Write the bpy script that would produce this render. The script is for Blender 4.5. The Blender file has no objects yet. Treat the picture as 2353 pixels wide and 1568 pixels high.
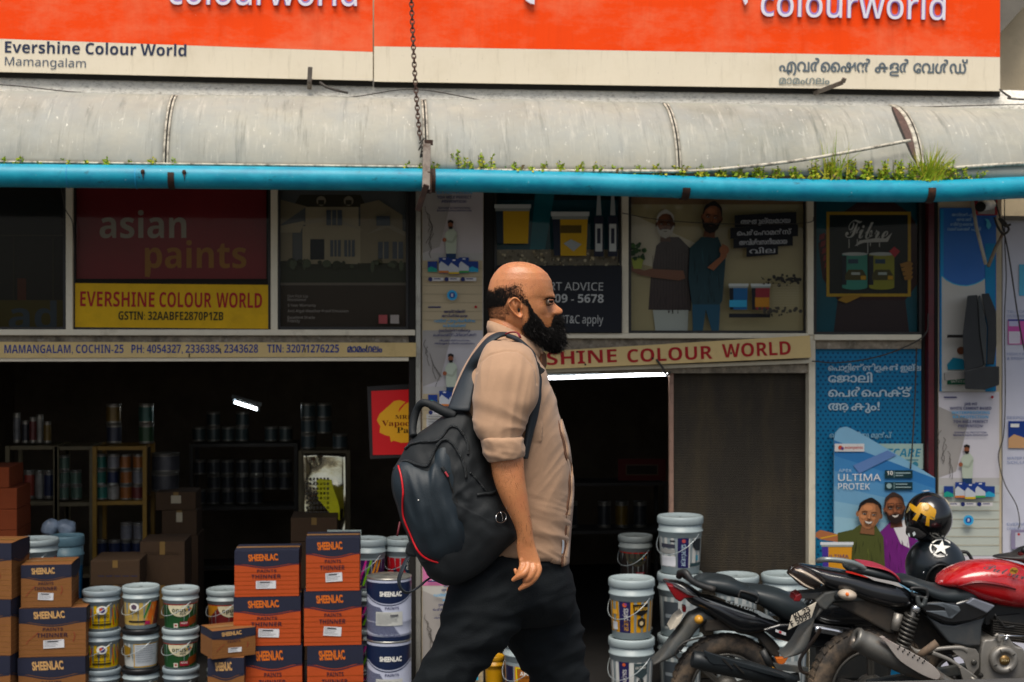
import bpy, bmesh, math, random
from mathutils import Vector, Matrix, noise
from mathutils.geometry import tessellate_polygon
R = random.Random(11)
sc = bpy.context.scene
col = sc.collection
# ------------------------------------------------------------------ camera, light
F = 3268.0; CX = 1176.5; CY = 784.0      # 50 mm lens measured on a 2353 px wide view of the photo
H = 2.3                                   # eye height above the shop floor
YAW = math.radians(5.8)
FW = Vector((math.sin(YAW), math.cos(YAW), 0)); RT = Vector((math.cos(YAW), -math.sin(YAW), 0)); UP = Vector((0, 0, 1))
CAM = Vector((0, 0, H))
cd = bpy.data.cameras.new('camera'); cam = bpy.data.objects.new('camera', cd); col.objects.link(cam)
cam.location = CAM; cam.rotation_euler = (math.pi/2, 0, -YAW)
cd.lens = 50; cd.sensor_width = 36; cd.clip_end = 500; cd.clip_start = 0.05
cd.dof.use_dof = True; cd.dof.focus_distance = 4.15; cd.dof.aperture_fstop = 7.0
sc.camera = cam
wd = bpy.data.worlds.new('World'); sc.world = wd; wd.use_nodes = True
nt = wd.node_tree; bg = nt.nodes['Background']
sky = nt.nodes.new('ShaderNodeTexSky'); sky.sky_type = 'NISHITA'; sky.sun_disc = False
SUN_EL = math.radians(63); SUN_AZ = math.radians(196)   # sun behind the camera, a little to the left
sky.sun_elevation = SUN_EL; sky.sun_rotation = SUN_AZ; sky.air_density = 1.0; sky.dust_density = 4.0; sky.ozone_density = 1.0
hsv = nt.nodes.new('ShaderNodeHueSaturation'); hsv.inputs['Saturation'].default_value = 0.7
nt.links.new(sky.outputs[0], hsv.inputs['Color']); nt.links.new(hsv.outputs[0], bg.inputs['Color'])
bg.inputs['Strength'].default_value = 0.10
sd = bpy.data.lights.new('sun', 'SUN'); so = bpy.data.objects.new('sun', sd); col.objects.link(so)
sd.energy = 2.4; sd.angle = math.radians(34); sd.color = (1, .93, .82)
sv = Vector((math.sin(SUN_AZ)*math.cos(SUN_EL), math.cos(SUN_AZ)*math.cos(SUN_EL), math.sin(SUN_EL)))
so.rotation_euler = (-sv).to_track_quat('-Z', 'Y').to_euler(); so.location = (0, -5, 12)
sc.view_settings.view_transform = 'Standard'; sc.view_settings.look = 'None'
sc.view_settings.gamma = 1; sc.view_settings.exposure = 0.34
sc.cycles.use_denoising = True; sc.cycles.max_bounces = 8; sc.cycles.transparent_max_bounces = 12
sc.cycles.sample_clamp_indirect = 6; sc.cycles.use_adaptive_sampling = False

# ------------------------------------------------------------------ placing
def P(px, py, Y):
    "the point seen at (px, py) on the vertical plane y = Y"
    d = FW + RT*((px-CX)/F) - UP*((py-CY)/F)
    return CAM + d*(Y/d.y)
def C(px, py, dep):
    "the point seen at (px, py) at a distance dep along the view axis"
    return CAM + (FW + RT*((px-CX)/F) - UP*((py-CY)/F))*dep
def ppm(px, Y): return F/((FW + RT*((px-CX)/F)).y and Y/(FW + RT*((px-CX)/F)).y)   # px per metre on plane Y

# ------------------------------------------------------------------ materials
def lin(h):
    if isinstance(h, str):
        h = h.lstrip('#'); h = [int(h[i:i+2], 16)/255 for i in (0, 2, 4)]
    return [c/12.92 if c <= .04045 else ((c+.055)/1.055)**2.4 for c in h]
MATS = {}
def mat(name, h, rough=.6, metal=0., var=.12, vs=6., bump=0., bs=60., coat=0., dirt_sheen=None, spec=.5, stretch=None, emit=0., sss=0., sheen=0., alpha=1.):
    if name in MATS: return MATS[name]
    m = bpy.data.materials.new(name); m.use_nodes = True; MATS[name] = m
    N = m.node_tree.nodes; L = m.node_tree.links; b = N['Principled BSDF']
    c = lin(h)
    b.inputs['Roughness'].default_value = rough; b.inputs['Metallic'].default_value = metal
    b.inputs['Specular IOR Level'].default_value = spec; b.inputs['Coat Weight'].default_value = coat; b.inputs['Coat Roughness'].default_value = .12
    b.inputs['Base Color'].default_value = (*c, 1)
    if sss:
        b.inputs['Subsurface Weight'].default_value = sss; b.inputs['Subsurface Radius'].default_value = (.012, .004, .002); b.inputs['Subsurface Scale'].default_value = 1
    if sheen: b.inputs['Sheen Weight'].default_value = sheen; b.inputs['Sheen Roughness'].default_value = .5
    if emit:
        b.inputs['Emission Color'].default_value = (*c, 1); b.inputs['Emission Strength'].default_value = emit
    tc = None
    def coords():
        nonlocal tc
        if tc is None:
            t = N.new('ShaderNodeTexCoord'); tc = t.outputs['Object']
            if stretch:
                mp = N.new('ShaderNodeMapping'); mp.inputs['Scale'].default_value = stretch; L.new(tc, mp.inputs[0]); tc = mp.outputs[0]
        return tc
    src = None
    if var:
        n = N.new('ShaderNodeTexNoise'); n.inputs['Scale'].default_value = vs; n.inputs['Detail'].default_value = 6; n.inputs['Roughness'].default_value = .65; L.new(coords(), n.inputs['Vector'])
        r = N.new('ShaderNodeValToRGB'); r.color_ramp.elements[0].position = .3; r.color_ramp.elements[1].position = .7
        r.color_ramp.elements[0].color = (*[x*(1-var) for x in c], 1); r.color_ramp.elements[1].color = (*[min(1, x*(1+var)) for x in c], 1)
        L.new(n.outputs['Fac'], r.inputs['Fac']); src = r.outputs[0]
    for k, dd in enumerate(dirt_sheen if isinstance(dirt_sheen, list) else [dirt_sheen] if dirt_sheen else []):
        dh, amt, ds, p0, p1 = dd[:5]
        n2 = N.new('ShaderNodeTexNoise'); n2.inputs['Scale'].default_value = ds; n2.inputs['Detail'].default_value = 8; n2.inputs['Roughness'].default_value = .7
        if len(dd) > 5:
            mp = N.new('ShaderNodeMapping'); mp.inputs['Scale'].default_value = dd[5]; mp.inputs['Location'].default_value = (k*3.1, 1.7*k, 0)
            t = N.new('ShaderNodeTexCoord'); L.new(t.outputs['Object'], mp.inputs[0]); L.new(mp.outputs[0], n2.inputs['Vector'])
        else: L.new(coords(), n2.inputs['Vector'])
        mr = N.new('ShaderNodeMapRange'); mr.inputs[1].default_value = p0; mr.inputs[2].default_value = p1; mr.inputs[3].default_value = 0; mr.inputs[4].default_value = amt
        L.new(n2.outputs['Fac'], mr.inputs[0])
        mx = N.new('ShaderNodeMix'); mx.data_type = 'RGBA'; L.new(mr.outputs[0], mx.inputs[0])
        if src: L.new(src, mx.inputs[6])
        else: mx.inputs[6].default_value = (*c, 1)
        mx.inputs[7].default_value = (*lin(dh), 1); src = mx.outputs[2]
    if src: L.new(src, b.inputs['Base Color'])
    if bump:
        n3 = N.new('ShaderNodeTexNoise'); n3.inputs['Scale'].default_value = bs; n3.inputs['Detail'].default_value = 5; L.new(coords(), n3.inputs['Vector'])
        bp = N.new('ShaderNodeBump'); bp.inputs['Strength'].default_value = bump; bp.inputs['Distance'].default_value = .01
        L.new(n3.outputs['Fac'], bp.inputs['Height']); L.new(bp.outputs[0], b.inputs['Normal'])
    return m
def ink(h, rough=.55): return mat('ink_'+h, h, rough, var=.05, vs=3, spec=.25)
def glass_mat(name, tint, gl=.03, rough=.06):
    m = bpy.data.materials.new(name); m.use_nodes = True; N = m.node_tree.nodes; L = m.node_tree.links
    N.remove(N['Principled BSDF']); t = N.new('ShaderNodeBsdfTransparent'); t.inputs[0].default_value = (*tint, 1)
    g = N.new('ShaderNodeBsdfGlossy'); g.inputs['Roughness'].default_value = rough; mx = N.new('ShaderNodeMixShader'); mx.inputs[0].default_value = gl
    L.new(t.outputs[0], mx.inputs[1]); L.new(g.outputs[0], mx.inputs[2]); L.new(mx.outputs[0], N['Material Output'].inputs[0]); return m

# ------------------------------------------------------------------ mesh builder
class MB:
    def __init__(s): s.v = []; s.f = []; s.mi = []; s.sm = []; s.mats = []
    def slot(s, m):
        if m not in s.mats: s.mats.append(m)
        return s.mats.index(m)
    def add(s, vs, fs, m, smooth=False):
        o = len(s.v); k = s.slot(m); s.v += [Vector(v) for v in vs]
        for f in fs: s.f.append([i+o for i in f]); s.mi.append(k); s.sm.append(smooth)
    def hexa(s, p, m):   # p: 4 bottom, 4 top
        s.add(p, [(3, 2, 1, 0), (4, 5, 6, 7), (0, 1, 5, 4), (1, 2, 6, 5), (2, 3, 7, 6), (3, 0, 4, 7)], m)
    def box(s, c, size, m, M=None):
        c = Vector(c); x, y, z = [q/2 for q in size]
        p = [Vector(q) for q in ((-x, -y, -z), (x, -y, -z), (x, y, -z), (-x, y, -z), (-x, -y, z), (x, -y, z), (x, y, z), (-x, y, z))]
        if M: p = [M @ q for q in p]
        s.hexa([c+q for q in p], m)
    def bar(s, a, b, w, d, m, up=None):
        a = Vector(a); b = Vector(b); t = (b-a).normalized(); u = Vector(up or (0, 1, 0)); n = t.cross(u)
        if n.length < 1e-4: n = t.cross(Vector((1, 0, 0)))
        n.normalize(); u = n.cross(t); n = n*w/2; u = u*d/2
        s.hexa([a-n-u, a+n-u, a+n+u, a-n+u, b-n-u, b+n-u, b+n+u, b-n+u], m)
    def tube(s, pts, r, m, n=8, closed=False, cap=True, flat=1., smooth=True):
        pts = [Vector(p) for p in pts]; K = len(pts); rs = r if isinstance(r, (list, tuple)) else [r]*K
        vs = []; fs = []; prev = None
        for i in range(K):
            if closed: t = pts[(i+1) % K]-pts[i-1]
            else: t = pts[min(i+1, K-1)]-pts[max(i-1, 0)]
            t.normalize()
            if prev is None:
                u = t.cross(UP)
                if u.length < .05: u = t.cross(Vector((1, 0, 0)))
                u.normalize()
            else:
                u = prev - t*prev.dot(t)
                if u.length < 1e-5: u = t.cross(UP)
                u.normalize()
            prev = u; w = t.cross(u)
            for j in range(n):
                a = 2*math.pi*j/n; vs.append(pts[i]+u*(math.cos(a)*rs[i])+w*(math.sin(a)*rs[i]*flat))
        for i in range(K if closed else K-1):
            for j in range(n):
                a = i*n+j; b = i*n+(j+1) % n; c2 = ((i+1) % K)*n
                fs.append((a, b, c2+(j+1) % n, c2+j))
        if cap and not closed: fs.append(tuple(range(n-1, -1, -1))); fs.append(tuple((K-1)*n+j for j in range(n)))
        s.add(vs, fs, m, smooth)
    def rings(s, rs, m, caps=True, smooth=True):
        n = len(rs[0]); fs = []; vs = [p for r in rs for p in r]
        for i in range(len(rs)-1):
            for j in range(n): fs.append((i*n+j, i*n+(j+1) % n, (i+1)*n+(j+1) % n, (i+1)*n+j))
        if caps: fs.append(tuple(range(n-1, -1, -1))); fs.append(tuple((len(rs)-1)*n+j for j in range(n)))
        s.add(vs, fs, m, smooth)
    def lathe(s, prof, c, m, n=32, ax=None, smooth=True, caps=True):
        c = Vector(c); ax = Vector(ax or (0, 0, 1)).normalized(); u = ax.cross(Vector((0, 1, 0)))
        if u.length < .1: u = ax.cross(Vector((1, 0, 0)))
        u.normalize(); w = ax.cross(u)
        s.rings([[c+ax*z+u*(math.cos(2*math.pi*j/n)*r)+w*(math.sin(2*math.pi*j/n)*r) for j in range(n)] for r, z in prof], m, caps, smooth)
    def ell(s, c, rx, ry, rz, m, n=24, k=14, M=None):
        c = Vector(c); rr = []
        for i in range(k+1):
            a = math.pi*i/k; a = min(max(a, .02), math.pi-.02)
            r = [Vector((math.sin(a)*math.cos(2*math.pi*j/n)*rx, math.sin(a)*math.sin(2*math.pi*j/n)*ry, -math.cos(a)*rz)) for j in range(n)]
            rr.append([c+(M @ q if M else q) for q in r])
        s.rings(rr, m)
    def prism(s, poly, f0, f1, m, smooth=False):
        "poly: list of 2D; f0/f1 map a 2D point to the near and the far side"
        n = len(poly); vs = [f0(*p) for p in poly]+[f1(*p) for p in poly]
        s.add(vs, [tuple(range(n)), tuple(range(2*n-1, n-1, -1))]+[(i, i+n, (i+1) % n+n, (i+1) % n) for i in range(n)], m, smooth)
    def strip(s, a, b, m, smooth=True):
        n = len(a); s.add(list(a)+list(b), [(i, i+1, n+i+1, n+i) for i in range(n-1)], m, smooth)
WM = {}
def put(mb, name, parent=None, label=None, cat=None, group=None, kind=None, bevel=0., seg=2, sub=0, solid=0.):
    me = bpy.data.meshes.new(name)
    if parent is not None: org = WM[parent.name]
    else:
        xs = [v.x for v in mb.v]; ys = [v.y for v in mb.v]; zs = [v.z for v in mb.v]
        org = Matrix.Translation(((min(xs)+max(xs))/2, (min(ys)+max(ys))/2, min(zs)))
    inv = org.inverted(); me.from_pydata([inv @ v for v in mb.v], [], mb.f)
    for m in mb.mats: me.materials.append(m)
    me.polygons.foreach_set('material_index', mb.mi); me.polygons.foreach_set('use_smooth', mb.sm); me.update()
    o = bpy.data.objects.new(name, me); col.objects.link(o)
    if parent is not None: o.parent = parent; WM[o.name] = org
    else: o.matrix_world = org; WM[o.name] = org
    if bevel:
        b = o.modifiers.new('bevel', 'BEVEL'); b.width = bevel; b.segments = seg; b.limit_method = 'ANGLE'; b.angle_limit = math.radians(35); b.harden_normals = False
    if sub: q = o.modifiers.new('sub', 'SUBSURF'); q.levels = sub; q.render_levels = sub
    if solid: q = o.modifiers.new('solid', 'SOLIDIFY'); q.thickness = solid; q.offset = 0
    tag(o, label, cat, group, kind); return o
def tag(o, label=None, cat=None, group=None, kind=None):
    for k, v in (('label', label), ('category', cat), ('group', group), ('kind', kind)):
        if v: o[k] = v
    return o
def empty(name, loc, label, cat, group=None, rotz=0.):
    o = bpy.data.objects.new(name, None); col.objects.link(o); o.empty_display_size = .1
    o.location = loc; o.rotation_euler = (0, 0, rotz); WM[o.name] = Matrix.Translation(Vector(loc)) @ Matrix.Rotation(rotz, 4, 'Z')
    return tag(o, label, cat, group)
def copy_tree(o, parent=None):
    c = o.copy(); col.objects.link(c)
    if parent is not None: c.parent = parent
    for ch in [x for x in bpy.data.objects if x.parent == o]: copy_tree(ch, c)
    return c
def place(o, loc, rotz=0., label=None, group=None):
    o.location = loc; o.rotation_euler = (0, 0, rotz)
    WM[o.name] = Matrix.Translation(Vector(loc)) @ Matrix.Rotation(rotz, 4, 'Z')
    return tag(o, label, None, group)
# ------------------------------------------------------------------ lettering
_tc = bpy.data.curves.new('lettering', 'FONT'); _to = bpy.data.objects.new('lettering', _tc); _ts = bpy.data.scenes.new('lettering'); _ts.collection.objects.link(_to); _cache = {}
def glyph_set(bold, chars):
    "each new letter once, one per line, followed by a bar that marks its advance"
    LD = 6.0; _tc.space_line = LD; _tc.offset = bold; _tc.resolution_u = 3; _tc.body = '\n'.join([c+' |' for c in chars]+[' |'])
    _ts.view_layers[0].update(); e = _to.evaluated_get(_ts.view_layers[0].depsgraph); me = e.to_mesh()
    co = [v.co.copy() for v in me.vertices]; ln = [int(round((-c.y+.3)/LD)) for c in co]; rows = {}
    for i, l in enumerate(ln): rows.setdefault(l, []).append(i)
    fs = {}
    for p in me.polygons: fs.setdefault(ln[p.vertices[0]], []).append(list(p.vertices))
    ref = max(co[i].x for i in rows[len(chars)]); out = {' ': ([], [], ref*.55)}
    for k, ch in enumerate(chars):
        r = rows.get(k, []); mx = max((co[i].x for i in r), default=ref); bar = {i for i in r if co[i].x > mx-.16}
        ids = [i for i in r if i not in bar]; ix = {i: n for n, i in enumerate(ids)}
        out[ch] = ([Vector((co[i].x, co[i].y+k*LD, 0)) for i in ids], [[ix[i] for i in f] for f in fs.get(k, []) if all(i in ix for i in f)], mx-ref)
    e.to_mesh_clear(); return out
def glyphs(s, bold=0.):
    bold = .04 if bold > .02 else 0.; G = _cache.setdefault(bold, {}); new = [c for c in dict.fromkeys(s) if c not in G and c != ' ']
    if new or not G: G.update(glyph_set(bold, new))
    x = 0; vs = []; fs = []
    for c in s:
        g, f, a = G.get(c, G[' ']); o = len(vs); vs += [Vector((v.x+x, v.y, 0)) for v in g]; fs += [[i+o for i in q] for q in f]; x += a
    return vs, fs
FONTS = {'s': (0x1D5A0, 0x1D5BA, 0x1D7E2), 'b': (0x1D5D4, 0x1D5EE, 0x1D7EC), 'i': (0x1D63C, 0x1D656, 0x1D7EC), 'S': (0x1D400, 0x1D41A, 0x1D7CE), 'c': (0x1D4D0, 0x1D4EA, 0x1D7CE)}
def styled(t, f):
    "the same words in the sans bold, serif or script letters of the built-in fallback font"
    if not f or f == '0': return t
    A, a, d = FONTS[f]
    return ''.join(chr(A+ord(c)-65) if 'A' <= c <= 'Z' else chr(a+ord(c)-97) if 'a' <= c <= 'z' else chr(d+ord(c)-48) if '0' <= c <= '9' else c for c in t)
class Print:
    "flat printing laid on a surface: fn(x, y, layer) gives the world point"
    def __init__(s, mb, fn, sub=0): s.mb = mb; s.fn = fn; s.L = 1; s.sub = sub
    def poly(s, pts, m):
        if not s.sub: s.mb.add([s.fn(x, y, s.L) for x, y in pts], [tuple(range(len(pts)))], m)
        else:
            T = [[Vector((*pts[i], 0)) for i in t] for t in tessellate_polygon([[Vector((x, y, 0)) for x, y in pts]])]
            for _ in range(s.sub):
                T2 = []
                for a, b, c in T:
                    ab = (a+b)/2; bc = (b+c)/2; ca = (c+a)/2; T2 += [[a, ab, ca], [ab, b, bc], [ca, bc, c], [ab, bc, ca]]
                T = T2
            vs = []; fs = []
            for t in T: fs.append((len(vs), len(vs)+1, len(vs)+2)); vs += [s.fn(q.x, q.y, s.L) for q in t]
            s.mb.add(vs, fs, m, True)
        s.L += 1
    def rect(s, x0, y0, x1, y1, m):
        n = 10 if s.sub else 1
        vs = []; fs = []
        for i in range(n+1):
            x = x0+(x1-x0)*i/n; vs += [s.fn(x, y0, s.L), s.fn(x, y1, s.L)]
        for i in range(n): fs.append((2*i, 2*i+1, 2*i+3, 2*i+2))
        s.mb.add(vs, fs, m, bool(s.sub)); s.L += 1
    def circ(s, x, y, r, m, ry=None, n=28): s.poly([(x+r*math.cos(2*math.pi*i/n), y+(ry or r)*math.sin(2*math.pi*i/n)) for i in range(n)], m)
    def line(s, pts, w, m):
        for (a, b), (c, d) in zip(pts, pts[1:]):
            l = math.hypot(c-a, d-b) or 1; nx = -(d-b)/l*w/2; ny = (c-a)/l*w/2; L = s.L
            s.mb.add([s.fn(a+nx, b+ny, L), s.fn(c+nx, d+ny, L), s.fn(c-nx, d-ny, L), s.fn(a-nx, b-ny, L)], [(0, 1, 2, 3)], m)
        s.L += 1
    def text(s, t, x, y, h, m, w=None, bold=0., al='l', dx=1., dy=0., sh=0., xs=1., up=1., f='s'):
        "baseline at (x, y); h = capital height; w = total width to fit; (dx, dy) = direction of the baseline"
        mal = any(3000 < ord(c) < 4000 for c in t)
        if mal: f = '0'; bold = 0.
        elif f == 's' and bold >= .025: f = 'b'
        if f != '0': bold = 0.
        vs, fs = glyphs(styled(t, f), bold)
        if not vs: return
        k = h/.69; x0 = min(v.x for v in vs); x1 = max(v.x for v in vs)
        kx = k*xs if w is None else w/max(1e-6, x1-x0)
        W = (x1-x0)*kx; o = {'l': 0, 'c': -W/2, 'r': -W}[al]; l = math.hypot(dx, dy); dx, dy = dx/l, dy/l
        for rep in range(3 if mal else 1):
          out = []
          for v in vs:
            a = (v.x-x0)*kx+o+sh*v.y*k+rep*.026*k; b = v.y*k+(rep == 1)*.02*k
            out.append(s.fn(x+a*dx+b*dy*up, y+a*dy-b*dx*up, s.L))
          s.mb.add(out, fs, m); s.L += 1
class CylPrint(Print):
    "printing wrapped round a barrel: x in radians, y in metres"
    def __init__(s, mb, fn, r): super().__init__(mb, fn, 2); s.r = r
    def circ(s, x, y, r, m, ry=None, n=20): super().circ(x, y, r, m, ry or r*s.r, n)
    def text(s, t, x, y, h, m, dx=1, dy=0, **k):
        k['up'] = -1; super().text(t, x, y, h*s.r if dx else h, m, dx=dx, dy=dy, **k)
def plane_print(mb, Y, dl=.0008): return Print(mb, lambda x, y, L: P(x, y, Y-L*dl))
def wbox(mb, px0, py0, px1, py1, Y0, Y1, m):
    "an axis-aligned box whose front face (plane Y0) is seen between the given pixels"
    a = P(px0, (py0+py1)/2, Y0); b = P(px1, (py0+py1)/2, Y0); mx = (px0+px1)/2; zt = P(mx, py0, Y0).z; zb = P(mx, py1, Y0).z
    mb.hexa([(a.x, Y0, zb), (b.x, Y0, zb), (b.x, Y1, zb), (a.x, Y1, zb), (a.x, Y0, zt), (b.x, Y0, zt), (b.x, Y1, zt), (a.x, Y1, zt)], m)
def catmull(pts, n=6, closed=False):
    pts = [Vector(p) if not isinstance(p, Vector) else p for p in pts]; K = len(pts); out = []
    for i in range(K if closed else K-1):
        p0 = pts[i-1] if (closed or i > 0) else pts[0]*2-pts[1]; p1 = pts[i]; p2 = pts[(i+1) % K]
        p3 = pts[(i+2) % K] if (closed or i+2 < K) else pts[-1]*2-pts[-2]
        for j in range(n):
            t = j/n; out.append(.5*((2*p1)+(p2-p0)*t+(2*p0-5*p1+4*p2-p3)*t*t+(3*p1-p0-3*p2+p3)*t**3))
    if not closed: out.append(pts[-1])
    return out
def inpoly(x, y, pl):
    r = False; j = len(pl)-1
    for i in range(len(pl)):
        a, b = pl[i]; c, d = pl[j]
        if (b > y) != (d > y) and x < (c-a)*(y-b)/(d-b)+a: r = not r
        j = i
    return r
# ------------------------------------------------------------------ ground and building
YW = 9.3
mGround = mat('asphalt', '4b4a48', .9, var=.25, vs=9, bump=.5, bs=120)
mConc = mat('old_concrete', '8d8270', .9, var=.3, vs=14, bump=.6, bs=45, dirt_sheen=[('3a342b', .8, 9, .45, .7), ('c9c2b2', .5, 25, .55, .7)])
mPeel = mat('peeling_whitewash', 'efebdf', .95, var=.12, vs=22, bump=1., bs=38, dirt_sheen=[('8f8a80', .7, 30, .52, .66, (1, 1, 2.5)), ('f2efe6', .7, 17, .56, .64), ('5f5a52', .6, 60, .6, .7, (.5, 1, 2))])
mFrame = mat('cream_frame_paint', 'e2d8bf', .55, var=.08, dirt_sheen=[('7d6c4d', .5, 6, .58, .75), ('4a3d2b', .7, 40, .66, .72)])
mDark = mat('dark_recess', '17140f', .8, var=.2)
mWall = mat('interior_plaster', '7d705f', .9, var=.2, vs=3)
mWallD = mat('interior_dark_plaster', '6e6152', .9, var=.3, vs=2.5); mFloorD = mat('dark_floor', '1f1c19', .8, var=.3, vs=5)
mWarm = mat('beige_plaster', 'c6b79a', .9, var=.1, vs=5, bump=.15, bs=80, dirt_sheen=('857a64', .4, 4, .5, .8))
g = MB()
prof = [(-14, .8), (5.9, .8), (6.15, .78), (6.5, .15), (8.3, .02), (8.75, 0.0), (8.75, -.01), (40, -.01)]
for (y0, z0), (y1, z1) in zip(prof, prof[1:]):
    if y0 == y1: continue
    g.add([(-40, y0, z0), (40, y0, z0), (40, y1, z1), (-40, y1, z1)], [(0, 1, 2, 3)], mGround)
put(g, 'ground', kind='structure')

bld = empty('shop_building', (P(CX, 900, YW).x, YW, 0), 'paint shop with open dark doorways under painted transom windows and a grey awning', 'building')
XL = P(-420, CY, YW).x; XR = P(2135, CY, YW).x; ZT = P(CX, -260, YW).z
zc = P(CX, 832, YW).z
def bpart(name, fn, **k):
    m = MB(); fn(m); return put(m, name, bld, **k)
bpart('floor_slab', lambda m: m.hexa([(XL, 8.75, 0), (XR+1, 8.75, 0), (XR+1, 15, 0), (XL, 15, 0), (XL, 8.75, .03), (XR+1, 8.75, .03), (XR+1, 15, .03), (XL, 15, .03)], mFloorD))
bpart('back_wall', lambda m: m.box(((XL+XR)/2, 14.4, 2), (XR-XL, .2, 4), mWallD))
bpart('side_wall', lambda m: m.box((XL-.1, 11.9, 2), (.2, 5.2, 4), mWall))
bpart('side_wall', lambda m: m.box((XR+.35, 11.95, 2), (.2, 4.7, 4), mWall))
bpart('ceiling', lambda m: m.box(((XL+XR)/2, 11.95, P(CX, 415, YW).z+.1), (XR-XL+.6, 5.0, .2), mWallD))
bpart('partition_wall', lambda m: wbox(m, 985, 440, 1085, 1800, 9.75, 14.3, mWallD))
bpart('facade_wall', lambda m: m.box(((XL+XR)/2, 9.5, (P(CX, 415, YW).z+ZT)/2), (XR-XL+.5, .36, ZT-P(CX, 415, YW).z), mWarm))
# rough whitewashed ledge the awning hangs from
def ledge(m):
    a = P(-420, 180, 8.97); b = P(2900, 214, 8.97); n = 160
    zt = P(CX, 190, 8.97).z; zb = P(CX, 250, 8.97).z
    rs = []
    for i in range(n+1):
        x = a.x+(b.x-a.x)*i/n
        w = lambda q: noise.noise(Vector((x*7, q, 2)))*.006
        rs.append([Vector((x, 9.32, zt+.03)), Vector((x, 9.03, zt+.02+w(0))), Vector((x, 8.985+w(1), zt-.012+w(2))), Vector((x, 8.955+w(3), zt-.075)), Vector((x, 8.93+w(4), zb+.02)), Vector((x, 8.97, zb-.02)), Vector((x, 9.32, zb-.02))])
    m.rings(rs, mPeel)
bpart('ledge', ledge)
# pillars
bpart('pillar', lambda m: wbox(m, 969, 425, 1111, 1960, YW, 9.8, mWarm), bevel=.004)
bpart('pillar', lambda m: wbox(m, 2156, 425, 2302, 2000, YW, 9.8, mWarm), bevel=.004)
mSteelG = mat('grey_channel', 'a9a69b', .45, .6, dirt_sheen=('4b453c', .6, 8, .5, .7))
mMaroon = mat('maroon_post_paint', '5a1620', .4, dirt_sheen=('1d0f10', .6, 7, .5, .7))
bpart('door_jamb', lambda m: (wbox(m, 940, 425, 955, 1960, 9.29, 9.4, mDark), wbox(m, 955.5, 425, 967, 1960, 9.27, 9.36, mSteelG)), bevel=.003)
bpart('door_jamb', lambda m: (wbox(m, 1112, 425, 1135, 1960, 9.32, 9.45, mDark),))
bpart('door_jamb', lambda m: (wbox(m, 2118, 440, 2133, 1960, 9.33, 9.45, mDark), wbox(m, 2133.5, 440, 2147, 1990, 9.27, 9.40, mMaroon), wbox(m, 2147.5, 440, 2155, 1990, 9.29, 9.45, mDark)), bevel=.003)
# frames
for a in ((151, 425, 167, 760), (622, 425, 638, 762), (1429, 440, 1444.5, 766), (1855, 440, 1870, 770)):
    bpart('mullion', lambda m: wbox(m, *a, 9.285, 9.4, mFrame), bevel=.004)
bpart('mullion', lambda m: wbox(m, 1859, 771, 1874, 1960, 9.285, 9.4, mFrame), bevel=.004)
bpart('sill', lambda m: wbox(m, -420, 757.5, 954, 771, 9.27, 9.42, mFrame), bevel=.004)
bpart('sill', lambda m: wbox(m, 1136, 766, 1858, 778, 9.27, 9.42, mFrame), bevel=.004)
bpart('sill', lambda m: wbox(m, 1871, 769, 2118, 782, 9.27, 9.42, mFrame), bevel=.004)
bpart('lintel', lambda m: wbox(m, -420, 771, 939, 829, 9.305, 9.55, mConc))
bpart('lintel', lambda m: wbox(m, 1136, 778, 1858, 858, 9.305, 9.55, mConc))
bpart('lintel', lambda m: wbox(m, 1875, 782, 2117, 802, 9.305, 9.55, mConc))
bpart('door_rail', lambda m: wbox(m, -420, 822, 939, 831, 9.275, 9.305, mFrame), bevel=.002)
bpart('door_rail', lambda m: m.bar(P(1136, 857, 9.285), P(1858, 831, 9.285), .024, .03, mFrame), bevel=.002)
# windows
gL = glass_mat('tinted_window_film', (.62, .62, .60), .012); gR = glass_mat('dusty_window_glass', (.93, .93, .91), .02); gM = glass_mat('grey_window_film', (.78, .78, .77), .015)
mGask = mat('dark_gasket', '1c1a17', .5)
for (x0, x1, y1, gm) in ((-420, 151, 757.5, gL), (167, 622, 757.5, gL), (638, 939, 757.5, gL), (1136, 1429, 766, gM), (1444.5, 1855, 766, gR), (1870, 2118, 769, gM)):
    m = MB(); t = 6
    wbox(m, x0, 425, x0+t, y1, 9.315, 9.35, mGask); wbox(m, x1-t, 425, x1, y1, 9.315, 9.35, mGask); wbox(m, x0+t, y1-t, x1-t, y1, 9.315, 9.35, mGask)
    w = put(m, 'window', bld); m = MB()
    a = P(x0+t, 600, 9.33); b = P(x1-t, 600, 9.33); xm = (x0+x1)/2; zb = P(xm, y1-t, 9.33).z; zt = P(xm, 425, 9.33).z
    m.add([(a.x, 9.33, zb), (b.x, 9.33, zb), (b.x, 9.33, zt), (a.x, 9.33, zt)], [(0, 1, 2, 3)], gm)
    put(m, 'pane', w)
bpart('transom_backing', lambda m: (wbox(m, -420, 425, 939, 757, 9.42, 9.46, mDark), wbox(m, 1136, 425, 2117, 766, 9.42, 9.46, mDark)))

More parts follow.
